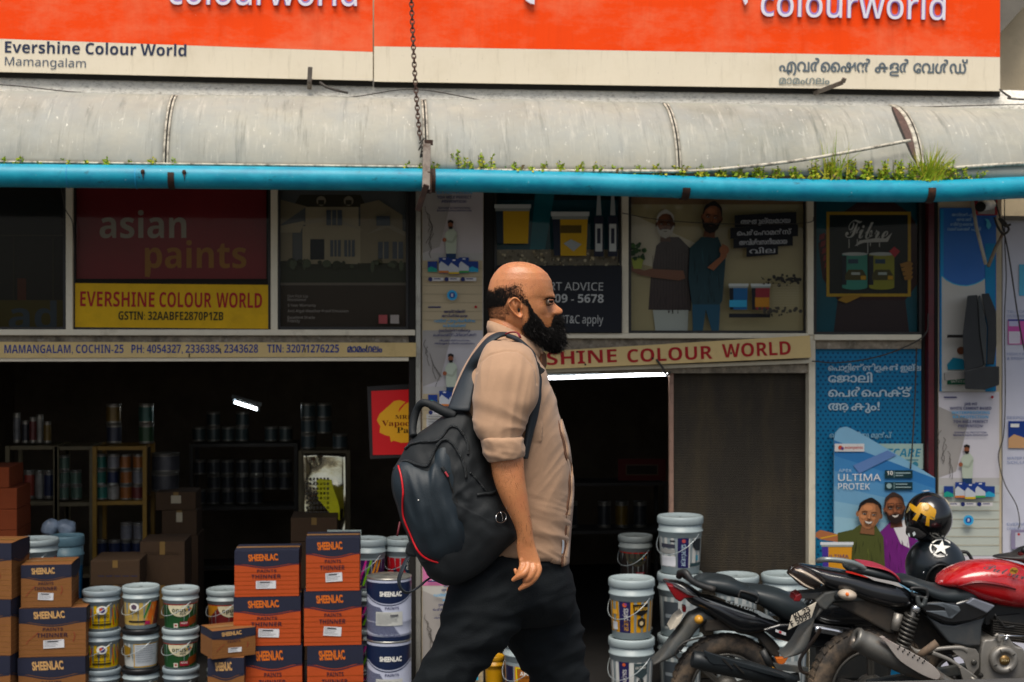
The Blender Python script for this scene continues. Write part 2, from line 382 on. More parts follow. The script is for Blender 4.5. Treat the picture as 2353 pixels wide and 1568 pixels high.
# neighbouring building at the far right
nb = empty('neighbour_building', (P(2350, 800, 9.5).x, 9.5, 0), 'beige neighbouring building with a grey soffit at the far right edge', 'building')
def npart(name, fn, **k):
    m = MB(); fn(m); return put(m, name, nb, **k)
npart('wall', lambda m: wbox(m, 2240, -300, 2700, 500, 9.85, 10.3, mWarm))
npart('wall', lambda m: wbox(m, 2303, 508, 2700, 2000, 9.34, 9.8, mat('white_wall', 'cfcfd2', .8, var=.05, dirt_sheen=('9a9a9c', .4, 6, .5, .8))))
npart('eave_band', lambda m: wbox(m, 2303, 498, 2700, 507.5, 9.3, 9.8, mat('grey_trim', '8b857a', .8)))
mSof = mat('grey_soffit', '6e6a62', .9, var=.15)
npart('soffit', lambda m: m.prism([(2285, -40), (2400, -40), (2353, 15), (2298, 77), (2285, 77)], lambda x, y: P(x, y, 9.5), lambda x, y: P(x, y, 9.8), mSof))

# ------------------------------------------------------------------ awning, gutter pipe
mSheet = mat('weathered_awning_sheet', 'a09f94', .6, var=.08, vs=3, spec=.25,
             dirt_sheen=[('b3b0a0', .7, 1.6, .42, .62, (1, 1, 2)), ('565b53', .65, 3.5, .54, .72, (6, .5, .5)), ('6d7268', .5, 1.1, .5, .7, (1, 1, 1)), ('989e9c', .55, 2.2, .42, .66, (1, 1, 1)), ('d7d2c4', .4, 9, .55, .72, (3, .4, .4)), ('e4e1d4', .9, 30, .64, .69, (1, .5, .5)), ('dcd8c8', .6, 12, .62, .7, (5, .35, .35)), ('7f8483', .5, 7, .6, .75, (4, .5, .5))], bump=.05, bs=30)
mSeam = mat('seam_strip', 'cdc7b5', .7, dirt_sheen=('4b463c', .8, 20, .45, .62))
mSeamD = mat('seam_gap', '26241f', .8)
aw = empty('awning', (P(CX, 300, 8.7).x, 8.7, P(CX, 400, 8.4).z), 'long grey curved sheet awning with weathered panels above the shopfront', 'awning')
zA = P(CX, 236, 9.0).z; zB = P(CX, 396, 8.37).z; dz = zA-zB
def awp(x, t):   # t 0 at the ledge, 1 at the gutter
    a = t*math.pi/2
    # the lip sags slightly to the right, as the gutter does
    return Vector((x, 8.95-.58*math.sin(a), zA+(zB-zA)*(1-math.cos(a))**.92 - .008*noise.noise(Vector((x*1.3, t*2, 0)))))
seams = [P(-420, 300, 8.7).x]+[P(px, 300, 8.55).x for px in (391, 976, 1545, 2092)]+[P(2900, 300, 8.7).x]
for i, (a, b) in enumerate(zip(seams, seams[1:])):
    m = MB(); n = 40; k = 16
    vs = [awp(a+.012+(b-a-.024)*q/n, t/k) for t in range(k+1) for q in range(n+1)]
    m.add(vs, [(t*(n+1)+q, t*(n+1)+q+1, (t+1)*(n+1)+q+1, (t+1)*(n+1)+q) for t in range(k) for q in range(n)], mSheet, True)
    put(m, 'panel', aw, solid=.006)
for i, x in enumerate(seams[1:-1]):
    m = MB(); rows = 18; lo = 4 if i != 3 else 2
    f = lambda dx, t, off: awp(x+dx, t)+Vector((0, -math.sin(t*1.57), math.cos(t*1.57)))*off
    wd_ = .016 if i != 3 else .03
    m.strip([f(-wd_, t/rows, .008) for t in range(lo, rows+1)], [f(-.005, t/rows, .012) for t in range(lo, rows+1)], mSeam)
    m.strip([f(-.005, t/rows, .006) for t in range(lo, rows+1)], [f(.005, t/rows, .006) for t in range(lo, rows+1)], mSeamD)
    m.strip([f(.005, t/rows, .012) for t in range(lo, rows+1)], [f(.016, t/rows, .008) for t in range(lo, rows+1)], mSeam)
    put(m, 'seam_strip', aw, solid=.003)
# torn opening beside the last seam: dark gap with rusty inner rib
m = MB(); x = seams[4]
f = lambda dx, t, off: awp(x+dx, t)+Vector((0, -math.sin(t*1.57), math.cos(t*1.57)))*off
tt = [.2+.68*i/14 for i in range(15)]
m.strip([f(-.03-.09*abs(math.sin((t-.2)/.68*3.1416))**.7*.55, t, .008) for t in tt], [f(-.028, t, .009) for t in tt], mat('rusty_rib', '57433b', .8, var=.3, vs=40))
m.strip([f(-.035-.06*abs(math.sin((t-.2)/.68*3.1416))**.7, t, .006) for t in tt], [f(-.03-.03*abs(math.sin((t-.2)/.68*3.1416))**.7, t, .007) for t in tt], mSeamD)
put(m, 'torn_edge', aw, label='torn sheet edge with a rusty rib showing')
m = MB(); m.tube(catmull([P(-420, 362, 8.36), P(0, 372, 8.36), P(480, 378, 8.36), P(980, 384, 8.36)], 8), .007, mSeam, 6)
m.tube(catmull([P(1090, 392, 8.36), P(1500, 394, 8.34), P(1620, 392, 8.34), P(1800, 374, 8.32), P(1950, 350, 8.32), P(2092, 323, 8.34)], 8), .011, mSeam, 6)
m.tube(catmull([P(2120, 392, 8.36), P(2353, 376, 8.36), P(2700, 366, 8.36)], 6), .012, mSeam, 6)
put(m, 'drip_rail', aw)
mPipe = mat('blue_drain_pipe', '0b98b2', .45, var=.06, vs=5, dirt_sheen=[('0a6f96', .7, 4, .46, .7, (1.2, 3, 3)), ('c9d8d8', .7, 40, .65, .71), ('12303c', .8, 12, .6, .7, (1, 2.2, 1.4)), ('3fc0d8', .5, 2.5, .5, .75)], spec=.4)
mRust = mat('rusty_dark_iron', '3b2a22', .75, .3, var=.35, vs=30, dirt_sheen=('7a4a2c', .6, 14, .5, .7))
gp = empty('gutter_pipe', P(CX, 448, 8.35), 'bright blue plastic drain pipe running along the front edge of the awning', 'drain pipe')
pp = catmull([P(px, py, 8.35) for px, py in ((-420, 398), (0, 403.5), (500, 408.5), (965, 414), (1250, 420), (1700, 434), (2100, 440), (2353, 431), (2700, 414))], 10)
m = MB(); m.tube(pp, .067, mPipe, 24); put(m, 'pipe', gp)
def pipe_at(px):
    return min(pp, key=lambda q: abs((q-P(px, 420, 8.35)).x))
for px in (156, 313):
    m = MB(); c = P(px, 404+px*.011, 8.35); m.lathe([(.0675, -.001), (.0685, 0), (.0685, .006), (.0675, .007)], c, mat('pipe_joint', '1593bd', .4), 24, ax=(1, 0, .01)); put(m, 'coupling', gp)
def clamp(px, py, w, top, bot):
    m = MB(); c = P(px, py, 8.35)
    m.rings([[c+Vector((dx*w/2, -math.cos(a)*r, math.sin(a)*r)) for dx, r in ((-1, .067), (-1, .073), (1, .073), (1, .067))] for a in [top+(bot-top)*i/14 for i in range(15)]], mRust, smooth=False)
    put(m, 'pipe_clamp', gp)
clamp(396, 408, .036, .3, -1.5); clamp(990, 415, .05, 1.2, -2); clamp(1572, 432, .046, -.1, -2); clamp(2132, 440, .046, .2, -2)
for px, py in ((328, 395), (423, 396)):
    m = MB(); c = P(px, py, 8.28); m.ell(c, .012, .01, .014, mRust, 10, 8); m.tube([c, c+Vector((.004, -.008, -.05))], [.006, .001], mRust, 6); put(m, 'stud', gp)

# iron strut with the chain
st = MB(); st.bar(P(981, 324, 8.3), P(979, 436, 8.25), .045, .014, mat('galvanised_strut', '8c8277', .5, .4, var=.25, vs=20, dirt_sheen=('4a2f22', .8, 9, .5, .65)))
st.bar(P(985, 322, 8.3), P(985, 334, 8.3), .05, .02, mRust); st.bar(P(980, 425, 8.24), P(960, 484, 8.3), .034, .02, mRust); st.bar(P(988, 395, 8.27), P(985, 445, 8.27), .03, .02, mRust)
put(st, 'awning_strut', None, 'rusty iron strut standing over the blue pipe where the chain ends', 'bracket', bevel=.002)
ch = MB(); mCh = mat('rusty_chain', '5b463d', .6, .6, var=.3, vs=60)
cp = catmull([P(943, -60, 8.45), P(946, 20, 8.45), P(952, 150, 8.42), P(958, 240, 8.4), P(966, 328, 8.36)], 40)
L = [0]
for a, b in zip(cp, cp[1:]): L.append(L[-1]+(b-a).length)
step = .026; n = int(L[-1]/step); j = 0
for i in range(n):
    s = i*step
    while L[j+1] < s: j += 1
    c = cp[j]+(cp[j+1]-cp[j])*((s-L[j])/(L[j+1]-L[j])); t = (cp[j+1]-cp[j]).normalized()
    u = (Vector((1, 0, 0)) if i % 2 else Vector((.3, 1, 0))); u = (u-t*u.dot(t)).normalized()
    ch.tube([c+t*(math.sin(2*math.pi*q/10)*.019)+u*(math.cos(2*math.pi*q/10)*.0115) for q in range(10)], .0042, mCh, 5, closed=True)
put(ch, 'chain', None, 'rusty link chain hanging in front of the orange sign down to the pipe', 'chain')
kn = MB(); mWire = mat('old_wire', '3c3833', .7)
kn.tube(catmull([P(964, 330, 8.33), P(975, 318, 8.3), P(962, 345, 8.3), P(970, 336, 8.28), P(966, 362, 8.3), P(976, 346, 8.3), P(968, 352, 8.3), P(974, 366, 8.3)], 6), .004, mWire, 5)
put(kn, 'tie_wire', None, 'twisted tie wire knotted at the lower end of the chain', 'wire')
# wires over the awning
def cable(pts, r, label, m=mWire, name='cable'):
    k = MB(); k.tube(catmull([P(*p) for p in pts], 8), r, m, 6); put(k, name, None, label, 'cable')
cable([(-300, 182, 8.85), (0, 195, 8.85), (150, 210, 8.84), (350, 226, 8.83), (600, 233, 8.82), (800, 224, 8.84), (955, 206, 8.85), (1150, 236, 8.82), (1400, 247, 8.82), (1700, 246, 8.84), (2000, 248, 8.84), (2353, 240, 8.85), (2700, 230, 8.86)], .0035, 'thin dark wire sagging along the ledge above the awning')
cable([(735, 190, 8.85), (752, 201, 8.82), (775, 208, 8.8), (800, 214, 8.8)], .009, 'short grey cable stub drooping below the left sign bracket')
cable([(2295, 205, 8.9), (2320, 222, 8.88), (2353, 229, 8.86), (2700, 240, 8.86)], .007, 'dark cable leaving the right end of the signboard')

# ------------------------------------------------------------------ signboards
mOr = mat('orange_sign_vinyl', 'ff4a00', .4, var=.04, vs=2, spec=.2, dirt_sheen=[('f59a72', .55, 1.3, .46, .72, (1, 1, 2)), ('d8390a', .35, 2.2, .5, .8, (3, 1, .4)), ('ffd2b4', .7, 26, .68, .74, (3, 1, .7)), ('d93f08', .4, 4, .55, .8, (4, 1, .3))])
mCr = mat('cream_sign_vinyl', 'ebe0c8', .45, var=.03, spec=.3, dirt_sheen=[('8f866f', .6, 30, .66, .74), ('cfc3a8', .5, 3, .48, .75), ('b5a98e', .45, 5, .55, .75, (5, 1, .5))])
mWh = mat('white_letter', 'e9e6f2', .4, var=.03); mLil = mat('lilac_letter_edge', '9a86c8', .5)
mNavy = ink('2a3550'); mGreyL = ink('4c5a6c'); mSignD = mat('sign_frame_black', '15130f', .7)
YS = 8.9
def signboard(px0, px1, yo0, yo1, yb0, yb1, label):
    s = empty('signboard', P((px0+px1)/2, yb0, YS), label, 'signboard')
    q = lambda x, a, b: a+(b-a)*(x-px0)/(px1-px0)
    m = MB(); xs = [px0+(px1-px0)*i/12 for i in range(13)]
    m.strip([P(x, -170, YS) for x in xs], [P(x, q(x, yo0, yo1), YS) for x in xs], mOr, False)
    put(m, 'orange_panel', s, solid=.012)
    m = MB(); m.strip([P(x, q(x, yo0, yo1)+.3, YS) for x in xs], [P(x, q(x, yb0, yb1), YS) for x in xs], mCr, False); put(m, 'cream_strip', s, solid=.012)
    m = MB(); m.strip([P(x, q(x, yb0, yb1)-6, YS+.05) for x in xs], [P(x, q(x, yb0, yb1)+13, YS+.06) for x in xs], mSignD, False)
    m.strip([P(x, -170, YS+.06) for x in xs], [P(x, q(x, yb0, yb1)+6, YS+.06) for x in xs], mSignD, False); put(m, 'backing_frame', s, solid=.01)
    return s
s1 = signboard(-420, 856.5, 75, 120, 156, 186, 'left orange and cream shop signboard with dark English lettering')
s2 = signboard(859.5, 2297, 107, 132, 188, 210, 'right orange and cream signboard with Malayalam lettering and white raised letters')
m = MB(); pr = plane_print(m, YS-.008); pr.text('Evershine Colour World', 11, 121, 25, mNavy, w=417, bold=.05, dx=1, dy=.02); pr.text('Mamangalam', 11, 150, 18.5, mGreyL, w=186, bold=.014, dx=1, dy=.03); put(m, 'lettering', s1)
def raised(s, t, x, y, h, w, dy):
    m = MB(); 
    for lay, mt, b, d in ((0, mLil, .03, .001), (1, mWh, .012, .02)):
        pr = Print(m, lambda a, b_, L: P(a, b_, YS-.012-d)); pr.text(t, x, y, h, mt, w=w, bold=b, dx=1, dy=dy)
    o = put(m, 'raised_letters', s, solid=.004); return o
raised(s1, 'colourworld', 388, 10, 60, 432, .01); raised(s2, 'colourworld', 1748, 37, 60, 424, .022)
m = MB(); pr = plane_print(m, YS-.008); pr.text('എവർൈഷൻ കളർ േവൾഡ്', 1790, 164, 27, ink('66727a'), w=432, bold=.012, dx=1, dy=.012); pr.text('മാമംഗലം', 1790, 193, 17, ink('8a938f'), w=115, bold=.006, dx=1, dy=.008); put(m, 'lettering', s2)
m = MB(); pr = Print(m, lambda a, b, L: P(a, b, YS-.03))
pr.poly([(1206, -40), (1228, -40), (1228, 11), (1218, 9), (1208, 2), (1203, -12)], mWh); pr.poly([(1708, -40), (1718, -40), (1717, 6), (1712, 13), (1708, 4), (1705, -8)], mWh); put(m, 'logo_tail', s2, solid=.02)
def lamp_bracket(pts, label):
    k = MB()
    for (a, b) in zip(pts, pts[1:]): k.bar(P(*a), P(*b), .028, .012, mat('bracket_steel', '7d756c', .5, .5, var=.2, vs=30, dirt_sheen=('4e3526', .7, 12, .5, .7)))
    put(k, 'sign_bracket', None, label, 'bracket', bevel=.002)
lamp_bracket([(711, 204, 8.93), (711, 190, 8.84), (713, 154, 8.82)], 'small upright steel bracket under the left signboard')
lamp_bracket([(1870, 215, 8.95), (1936, 190, 8.7), (1941, 180, 8.68)], 'angled steel arm poking out below the Malayalam lettering')

# ------------------------------------------------------------------ boards and posters
def poster(name, label, cat, pts, Y, m0, draw, back=.006):
    "a thin board seen between four pixel corners (or a polygon) on the plane Y, with its print"
    m = MB(); m.prism(pts, lambda x, y: P(x, y, Y), lambda x, y: P(x, y, Y)+Vector((0, back, 0)), m0)
    pr = plane_print(m, Y); draw(pr); return put(m, name, None, label, cat)
def quad(x0, y0, x1, y1): return [(x0, y0), (x1, y0), (x1, y1), (x0, y1)]
mTan = mat('cream_board', 'd8bc80', .5, var=.06, vs=4, spec=.3, dirt_sheen=[('8a6c3c', .45, 5, .55, .8), ('3b2f20', .7, 50, .69, .73)])
iRed = ink('a5151c'); iBlue = ink('2b3f86'); iYel = mat('yellow_sign_paint', 'd9ab00', .5, var=.1, vs=5, spec=.25, dirt_sheen=('a37c00', .4, 4, .5, .75)); iWh = ink('e6e4dc'); iBlk = ink('16161a')
def addr(pr):
    pr.text('MAMANGALAM, COCHIN-25', 10, 812, 18.5, iBlue, w=274, bold=.03, dy=-.002); pr.text('PH: 4054327, 2336385, 2343628', 302, 811.5, 18.5, iBlue, w=291, bold=.03, dy=-.002)
    pr.text('TIN: 32071276225', 614, 810.5, 18, iBlue, w=165, bold=.03); pr.text('മാമംഗലം', 798, 810, 17, iBlue, w=79, bold=.01)
    for x, y in ((434, 812), (505, 800), (700, 800), (842, 793)): pr.poly([(x, y), (x+2.5, y+1), (x+1.5, y+11), (x-.5, y+10)], iBlk)
poster('address_board', 'cream board with blue address and phone numbers over the left doorway', 'sign board', [(-420, 785), (956, 788), (956, 820), (-420, 824)], 9.262, mTan, addr, .01)
def head(pr):
    pr.text('EVERSHINE', 1128, 845.5, 29, iRed, w=290, bold=.05, dx=1, dy=-.045); pr.text('COLOUR', 1442, 833.5, 29, iRed, w=196, bold=.05, dx=1, dy=-.045); pr.text('WORLD', 1660, 822.5, 30, iRed, w=158, bold=.05, dx=1, dy=-.048)
    for x, y in ((1326, 809), (1345, 838), (1500, 824), (1680, 812)): pr.circ(x, y, 2.4, iBlk, n=8)
poster('name_board', 'tilted cream board with red shop name over the right doorway', 'sign board', [(1112, 816), (1861, 771), (1864, 822), (1112, 855)], 9.2, mTan, head, .02)
def ybd(pr):
    pr.text('EVERSHINE', 184, 704, 33, iRed, w=171, bold=.05, dy=.012); pr.text('COLOUR', 366, 706, 33, iRed, w=120, bold=.05, dy=.01); pr.text('WORLD', 497, 707, 33, iRed, w=105, bold=.05, dy=.01)
    pr.text('GSTIN: 32AABFE2870P1ZB', 272, 735, 18.5, ink('2f2a10'), w=241, bold=.035, dy=.006)
poster('shop_sign', 'yellow sign with red shop name and black tax number in the window', 'sign board', [(172.5, 651), (616, 655), (616, 756), (172.5, 752)], 9.312, iYel, ybd, .003)
iMar = mat('maroon_backlit_panel', 'a5202c', .5, var=.12, vs=2); 
def asian(pr):
    pr.text('asian', 229, 547, 58, ink('c9bfae'), w=199, bold=.035); pr.text('paints', 333, 616, 58, ink('c98a3c'), w=233, bold=.035)
    pr.poly([(335, 600), (347, 600), (346, 628), (341, 639), (337, 628)], ink('c98a3c'))
poster('poster', 'dark maroon window poster with faint grey and orange lettering', 'poster', quad(176, 430, 612, 641), 9.37, iMar, asian)
iHs = ink('d8c8a6'); iHs2 = ink('b8a98a'); iRoof = ink('55503f'); iWin = ink('6a7480'); iGrs = ink('474c38')
def house(pr):
    pr.rect(640, 600, 935, 650, ink('4c5040')); pr.rect(640, 650, 935, 656, ink('8f8578')); pr.rect(640, 656, 935, 757, ink('54493f'))
    pr.poly([(672, 478), (690, 448), (828, 448), (842, 476)], iRoof); pr.poly([(640, 458), (705, 475), (640, 520)], iHs2)
    pr.rect(702, 476, 824, 530, iHs); pr.poly([(640, 520), (700, 508), (690, 535), (640, 535)], iHs); pr.poly([(828, 470), (870, 460), (925, 495), (925, 540), (828, 540)], iHs2)
    pr.rect(695, 520, 828, 607, iHs); pr.poly([(672, 522), (752, 492), (838, 530), (752, 508)], ink('d0c3a8')); pr.rect(828, 535, 935, 605, iHs2); pr.poly([(840, 540), (890, 512), (935, 535), (935, 545), (890, 524)], ink('c6b99f'))
    pr.rect(640, 535, 672, 600, iHs2); pr.rect(713, 550, 745, 597, ink('32383e'))
    for x in (759, 791): pr.rect(x, 552, x+24, 590, iWin); pr.rect(x+7, 552, x+9, 590, iHs); pr.rect(x+15, 552, x+17, 590, iHs)
    for x in (869, 902): pr.rect(x, 556, x+24, 595, iWin); pr.rect(x+11, 556, x+13, 595, iHs)
    pr.rect(750, 483, 786, 518, iWin); pr.rect(761, 483, 763, 518, iHs); pr.rect(773, 483, 775, 518, iHs); pr.rect(865, 497, 896, 519, iWin)
    for x in (738, 801): pr.circ(x, 462, 11, ink('c9bda6')); pr.rect(x-7, 460, x+7, 471, iRoof)
    for i in range(30): pr.circ(645+R.random()*285, 600+R.random()*14, 3+R.random()*8, iGrs, ry=4+R.random()*10, n=9)
    iT = ink('8d857b')
    for t, y in (('Dirt Pick Up', 684), ('Resistance', 692), ('5 Year Warranty', 705), ('Anti Algal Weather Proof Emulsion', 718), ('Excellent Shade', 733), ('Fidelity', 741)): pr.text(t, 661, y, 6, iT, bold=.015)
    pr.rect(870, 724, 890, 744, ink('a24b4b')); pr.rect(897, 724, 917, 744, ink('9d938b'))
poster('poster', 'dim window poster showing a pale two storey house with gables', 'poster', quad(640, 430, 935, 757), 9.37, ink('7d8182'), house)
def win_reflection(pr):
    pr.rect(-200, 690, 148, 757, ink('544a1a')); pr.text('ad', 20, 757, 60, ink('46525a'), w=110, bold=.03); pr.rect(40, 640, 60, 690, ink('5a3020'))
    pr.rect(0, 540, 150, 543, ink('4a4636')); pr.rect(30, 545, 33, 690, ink('3a382a')); pr.rect(120, 545, 124, 690, ink('3a382a'))
poster('poster', 'almost black far left window board with painted yellow signage reflection', 'poster', quad(-300, 430, 147, 757), 9.37, ink('2b2a26'), win_reflection)  # no real poster: signage reflection and dark interior painted on a board
# window with buckets and gun tubes
iY2 = ink('c69a10'); iPale = ink('bfc3bd')
def bucket_print(pr, cx, y0, y1, w, body, lid=None, dark=None):
    h = y1-y0; lid = lid or iPale
    pr.poly([(cx-w*.46, y0+h*.12), (cx+w*.46, y0+h*.12), (cx+w*.42, y1), (cx-w*.42, y1)], body)
    if dark: pr.poly([(cx-w*.46, y0+h*.16), (cx-w*.26, y0+h*.16), (cx-w*.25, y1), (cx-w*.42, y1)], dark)
    pr.rect(cx-w*.5, y0, cx+w*.5, y0+h*.1, lid); pr.rect(cx-w*.47, y0+h*.1, cx+w*.47, y0+h*.17, ink('8f9690'))
def adv(pr):
    pr.rect(1140, 460, 1429, 610, ink('0e5360')); pr.poly([(1230, 440), (1275, 440), (1250, 590), (1215, 600)], ink('17808e'))
    pr.rect(1140, 574, 1429, 610, ink('9b8f76'))
    for i in range(130): pr.circ(1140+R.random()*285, 574+R.random()*36, 1.5+R.random()*2.5, R.choice([ink('c2b493'), ink('7c6f58'), ink('b3a37f'), ink('5d5442')]), n=6)
    bucket_print(pr, 1178, 470, 560, 84, iY2, dark=ink('1b2a36')); bucket_print(pr, 1310, 487, 588, 88, iY2, dark=ink('1b2233'))
    pr.rect(1288, 518, 1336, 536, ink('5a4708')); pr.poly([(1295, 560), (1312, 550), (1336, 562), (1318, 578)], ink('9fa4a2'))
    for x in (1376, 1408): pr.poly([(x-3, 440), (x+3, 440), (x+6, 495), (x-6, 495)], ink('9aa09d')); pr.rect(x-11, 497, x+11, 590, ink('1d2030')); pr.rect(x-8, 515, x+8, 578, ink('b9bcb8')); pr.rect(x-4, 525, x+4, 560, ink('2a2d3c'))
    pr.rect(1140, 611, 1429, 765, ink('14171f')); g2 = ink('b5b6b2')
    pr.text('EXPERT ADVICE', 1386, 668, 17.5, g2, w=182, bold=.012, al='r', dy=.008); pr.text('1800 - 209 - 5678', 1387, 696, 18.5, g2, w=210, bold=.045, al='r', dy=.006); pr.text('*T&C apply', 1386, 744, 18, g2, w=96, al='r', dy=.01)
poster('poster', 'dark window poster with paint buckets above the advice phone number', 'poster', quad(1136, 440, 1429, 765), 9.37, ink('12222b'), adv)
skin1 = ink('8a5638'); skin2 = ink('70432c'); hairk = ink('1a1512')
def shade(h, k): return ink('%02x%02x%02x' % tuple(max(0, min(255, int(int(h[i:i+2], 16)*k))) for i in (0, 2, 4)))
def folds(pr, x0, y0, x1, y1, h, n, sl=.2):
    "printed cloth creases: thin slivers a little lighter or darker than the cloth"
    L = pr.L
    for _ in range(n):
        x = R.uniform(x0, x1); y = R.uniform(y0, y1); l = R.uniform(.15, .4)*(y1-y0); w = R.uniform(.6, 2.2); s = R.uniform(-sl, sl); pr.L = L+(_ % 3)
        pr.poly([(x, y), (x+w+s*l*.4, y+l*.5), (x+s*l, min(y1, y+l)), (x-w*.4+s*l*.4, y+l*.5)], shade(h, R.choice((.62, .75, .8, 1.2, 1.35))))
    pr.L = L+3
def face(pr, x, y, w, h, sk, hair, beard=None, grey=None, smile=0, tilt=0.):
    hx_ = sk.name[4:]; ct, st_ = math.cos(tilt), math.sin(tilt)
    T = lambda u, v: (x+u*w*ct-v*h*st_, y+v*h*ct+u*w*st_*.9)
    def pl(pts, m): pr.poly([T(*q) for q in pts], m)
    def el(u, v, a, b, m, n=14): pl([(u+a*math.cos(2*math.pi*i/n), v+b*math.sin(2*math.pi*i/n)) for i in range(n)], m)
    pl([(-.5, .5), (.5, .5), (.62, 1.35), (-.62, 1.35)], shade(hx_, .72))
    el(-1.0, .05, .16, .2, shade(hx_, .85)); el(1.0, .05, .14, .2, shade(hx_, .65))
    pl([(.97*math.cos(a)*(1 if math.sin(a) < 0 else 1-.16*math.sin(a)), math.sin(a)) for a in [2*math.pi*i/26 for i in range(26)]], sk)
    pl([(.97*math.cos(a)*(1 if math.sin(a) < 0 else 1-.16*math.sin(a)), math.sin(a)) for a in [-1.3+2.7*i/12 for i in range(13)]]+[(.42, .7), (.55, .1), (.4, -.6)], shade(hx_, .78))
    el(-.2, -.42, .42, .2, shade(hx_, 1.14)); el(-.5, .2, .24, .16, shade(hx_, 1.14)); el(.36, .22, .2, .13, shade(hx_, 1.05))
    pts = [(1.04*math.cos(a)*(1+.03*math.sin(a*9)), -.18+.92*math.sin(a)*(1+.04*math.sin(a*7))) for a in [math.pi+math.pi*i/18 for i in range(19)]]
    pl(pts+[(.96, -.1), (.84, -.42), (.6, -.7), (.15, -.8), (-.35, -.76), (-.76, -.5), (-.94, -.1)], hair)
    for s in (-.42, .38):
        pl([(s-.26, -.13), (s, -.2), (s+.24, -.15), (s+.24, -.1), (s, -.14), (s-.25, -.07)], shade(hx_, .25)); el(s, .0, .2, .075, shade(hx_, .6)); el(s, .01, .13, .04, ink('b9aca0')); el(s+.02, .01, .065, .045, hairk)
    pl([(-.06, .0), (.1, .0), (.2, .3), (.02, .36), (-.17, .3)], shade(hx_, .85)); pl([(-.04, .0), (.03, .0), (.06, .28), (-.08, .28)], shade(hx_, 1.15)); pl([(-.15, .31), (.2, .31), (.14, .36), (-.1, .36)], shade(hx_, .5))
    if beard:
        pl([(1.0*math.cos(a)*(1+.03*math.sin(a*11)), .1+.98*math.sin(a)*(1+.03*math.sin(a*13))) for a in [math.pi*i/18 for i in range(19)]]+[(-.86, .2), (-.62, .48), (-.3, .4), (0, .42), (.3, .4), (.62, .48), (.86, .2)], beard)
    if smile: pl([(-.4, .44), (-.2, .48), (0, .5), (.2, .48), (.4, .42), (.3, .6), (.12, .7), (-.12, .7), (-.3, .62)], shade(hx_, .45)); pl([(-.33, .47), (0, .53), (.33, .46), (.24, .58), (.08, .64), (-.1, .64), (-.25, .58)], ink('cfc6ba'))
    else: pl([(-.26, .56), (0, .54), (.26, .56), (0, .62)], shade(hx_, .55))
def two(pr):
    pr.poly([(1447, 490), (1600, 560), (1600, 640), (1447, 600)], ink('bcb49e')); pr.rect(1447, 440, 1855, 470, ink('84694c'))
    sh = ink('33272a'); pr.poly([(1508, 565), (1530, 545), (1560, 545), (1590, 575), (1588, 715), (1490, 712), (1495, 640)], sh)
    for x in range(1500, 1588, 7): pr.line([(x, 570+abs(x-1545)*.4), (x, 712)], 1, ink('46383a'))
    pr.poly([(1500, 713), (1582, 713), (1580, 760), (1506, 760)], ink('aab0a8')); folds(pr, 1500, 560, 1580, 705, '33272a', 30); face(pr, 1529, 515, 20, 30, skin2, ink('b9b5ad'), ink('a9a59c'))
    pr.poly([(1575, 640), (1570, 622), (1495, 618), (1480, 622), (1452, 612), (1450, 622), (1470, 632), (1500, 638), (1560, 645)], skin2); pr.poly([(1450, 592), (1480, 592), (1474, 618), (1456, 618)], ink('8f9a2a'))
    for i in range(26): pr.circ(1449+R.random()*32, 560+R.random()*36, 2+R.random()*5, ink(R.choice(['2c4a24', '3c5d2c', '1f3a1c'])), n=7)
    tl = ink('1d3a40'); pr.poly([(1585, 570), (1612, 545), (1650, 545), (1668, 590), (1660, 690), (1655, 700), (1590, 700), (1582, 640)], tl); pr.poly([(1590, 700), (1655, 700), (1652, 760), (1635, 760), (1622, 712), (1615, 760), (1592, 760)], ink('1c4a5e'))
    folds(pr, 1592, 560, 1655, 690, '1d3a40', 24); face(pr, 1636, 500, 22, 34, skin1, hairk, hairk, tilt=.15); pr.poly([(1625, 615), (1655, 590), (1660, 560), (1668, 565), (1670, 590), (1640, 622)], skin1); pr.circ(1664, 575, 11, skin1)
    bn = ink('14171f'); t3 = ink('b9bcc0')
    for (x0, y0, x1, y1), t in (((1688, 491, 1830, 520), 'അതുല്യമായ'), ((1678, 520, 1834, 546), 'െപർേഫാമൻസ്'), ((1685, 545, 1822, 568), 'അവിശ്വസനീയമായ'), ((1715, 566, 1788, 588), 'വില')):
        pr.poly([(x0, y0+4), (x1, y0-4), (x1, y1-3), (x0, y1+3)], bn); pr.text(t, (x0+x1)/2, y1-6, 11, t3, w=(x1-x0)*.8, al='c', dy=-.03, bold=.006)
    bucket_print(pr, 1697, 652, 712, 46, ink('175a8a'), dark=bn); bucket_print(pr, 1748, 652, 712, 46, ink('8a2a30'), dark=bn)
    pr.rect(1676, 690, 1716, 706, ink('2f9ac0')); pr.rect(1735, 684, 1768, 706, ink('b87a1c')); pr.rect(1675, 721, 1770, 730, bn)
    for i in range(60): pr.circ(1750+R.random()*90, 643+R.gauss(0, 5)-(0), 1+R.random()*4, ink('2a2722'), n=6)
    for i in range(40): pr.circ(1745+R.random()*95, 716+R.gauss(0, 5), 1+R.random()*4, ink('3a352c'), n=6)
    for y in range(655, 708, 6): pr.line([(1775, y), (1835, y)], .8, ink('a89f80'))
poster('poster', 'beige window poster with two standing men and dark caption bands', 'poster', quad(1445, 440, 1855, 766), 9.37, ink('a3976f'), two)
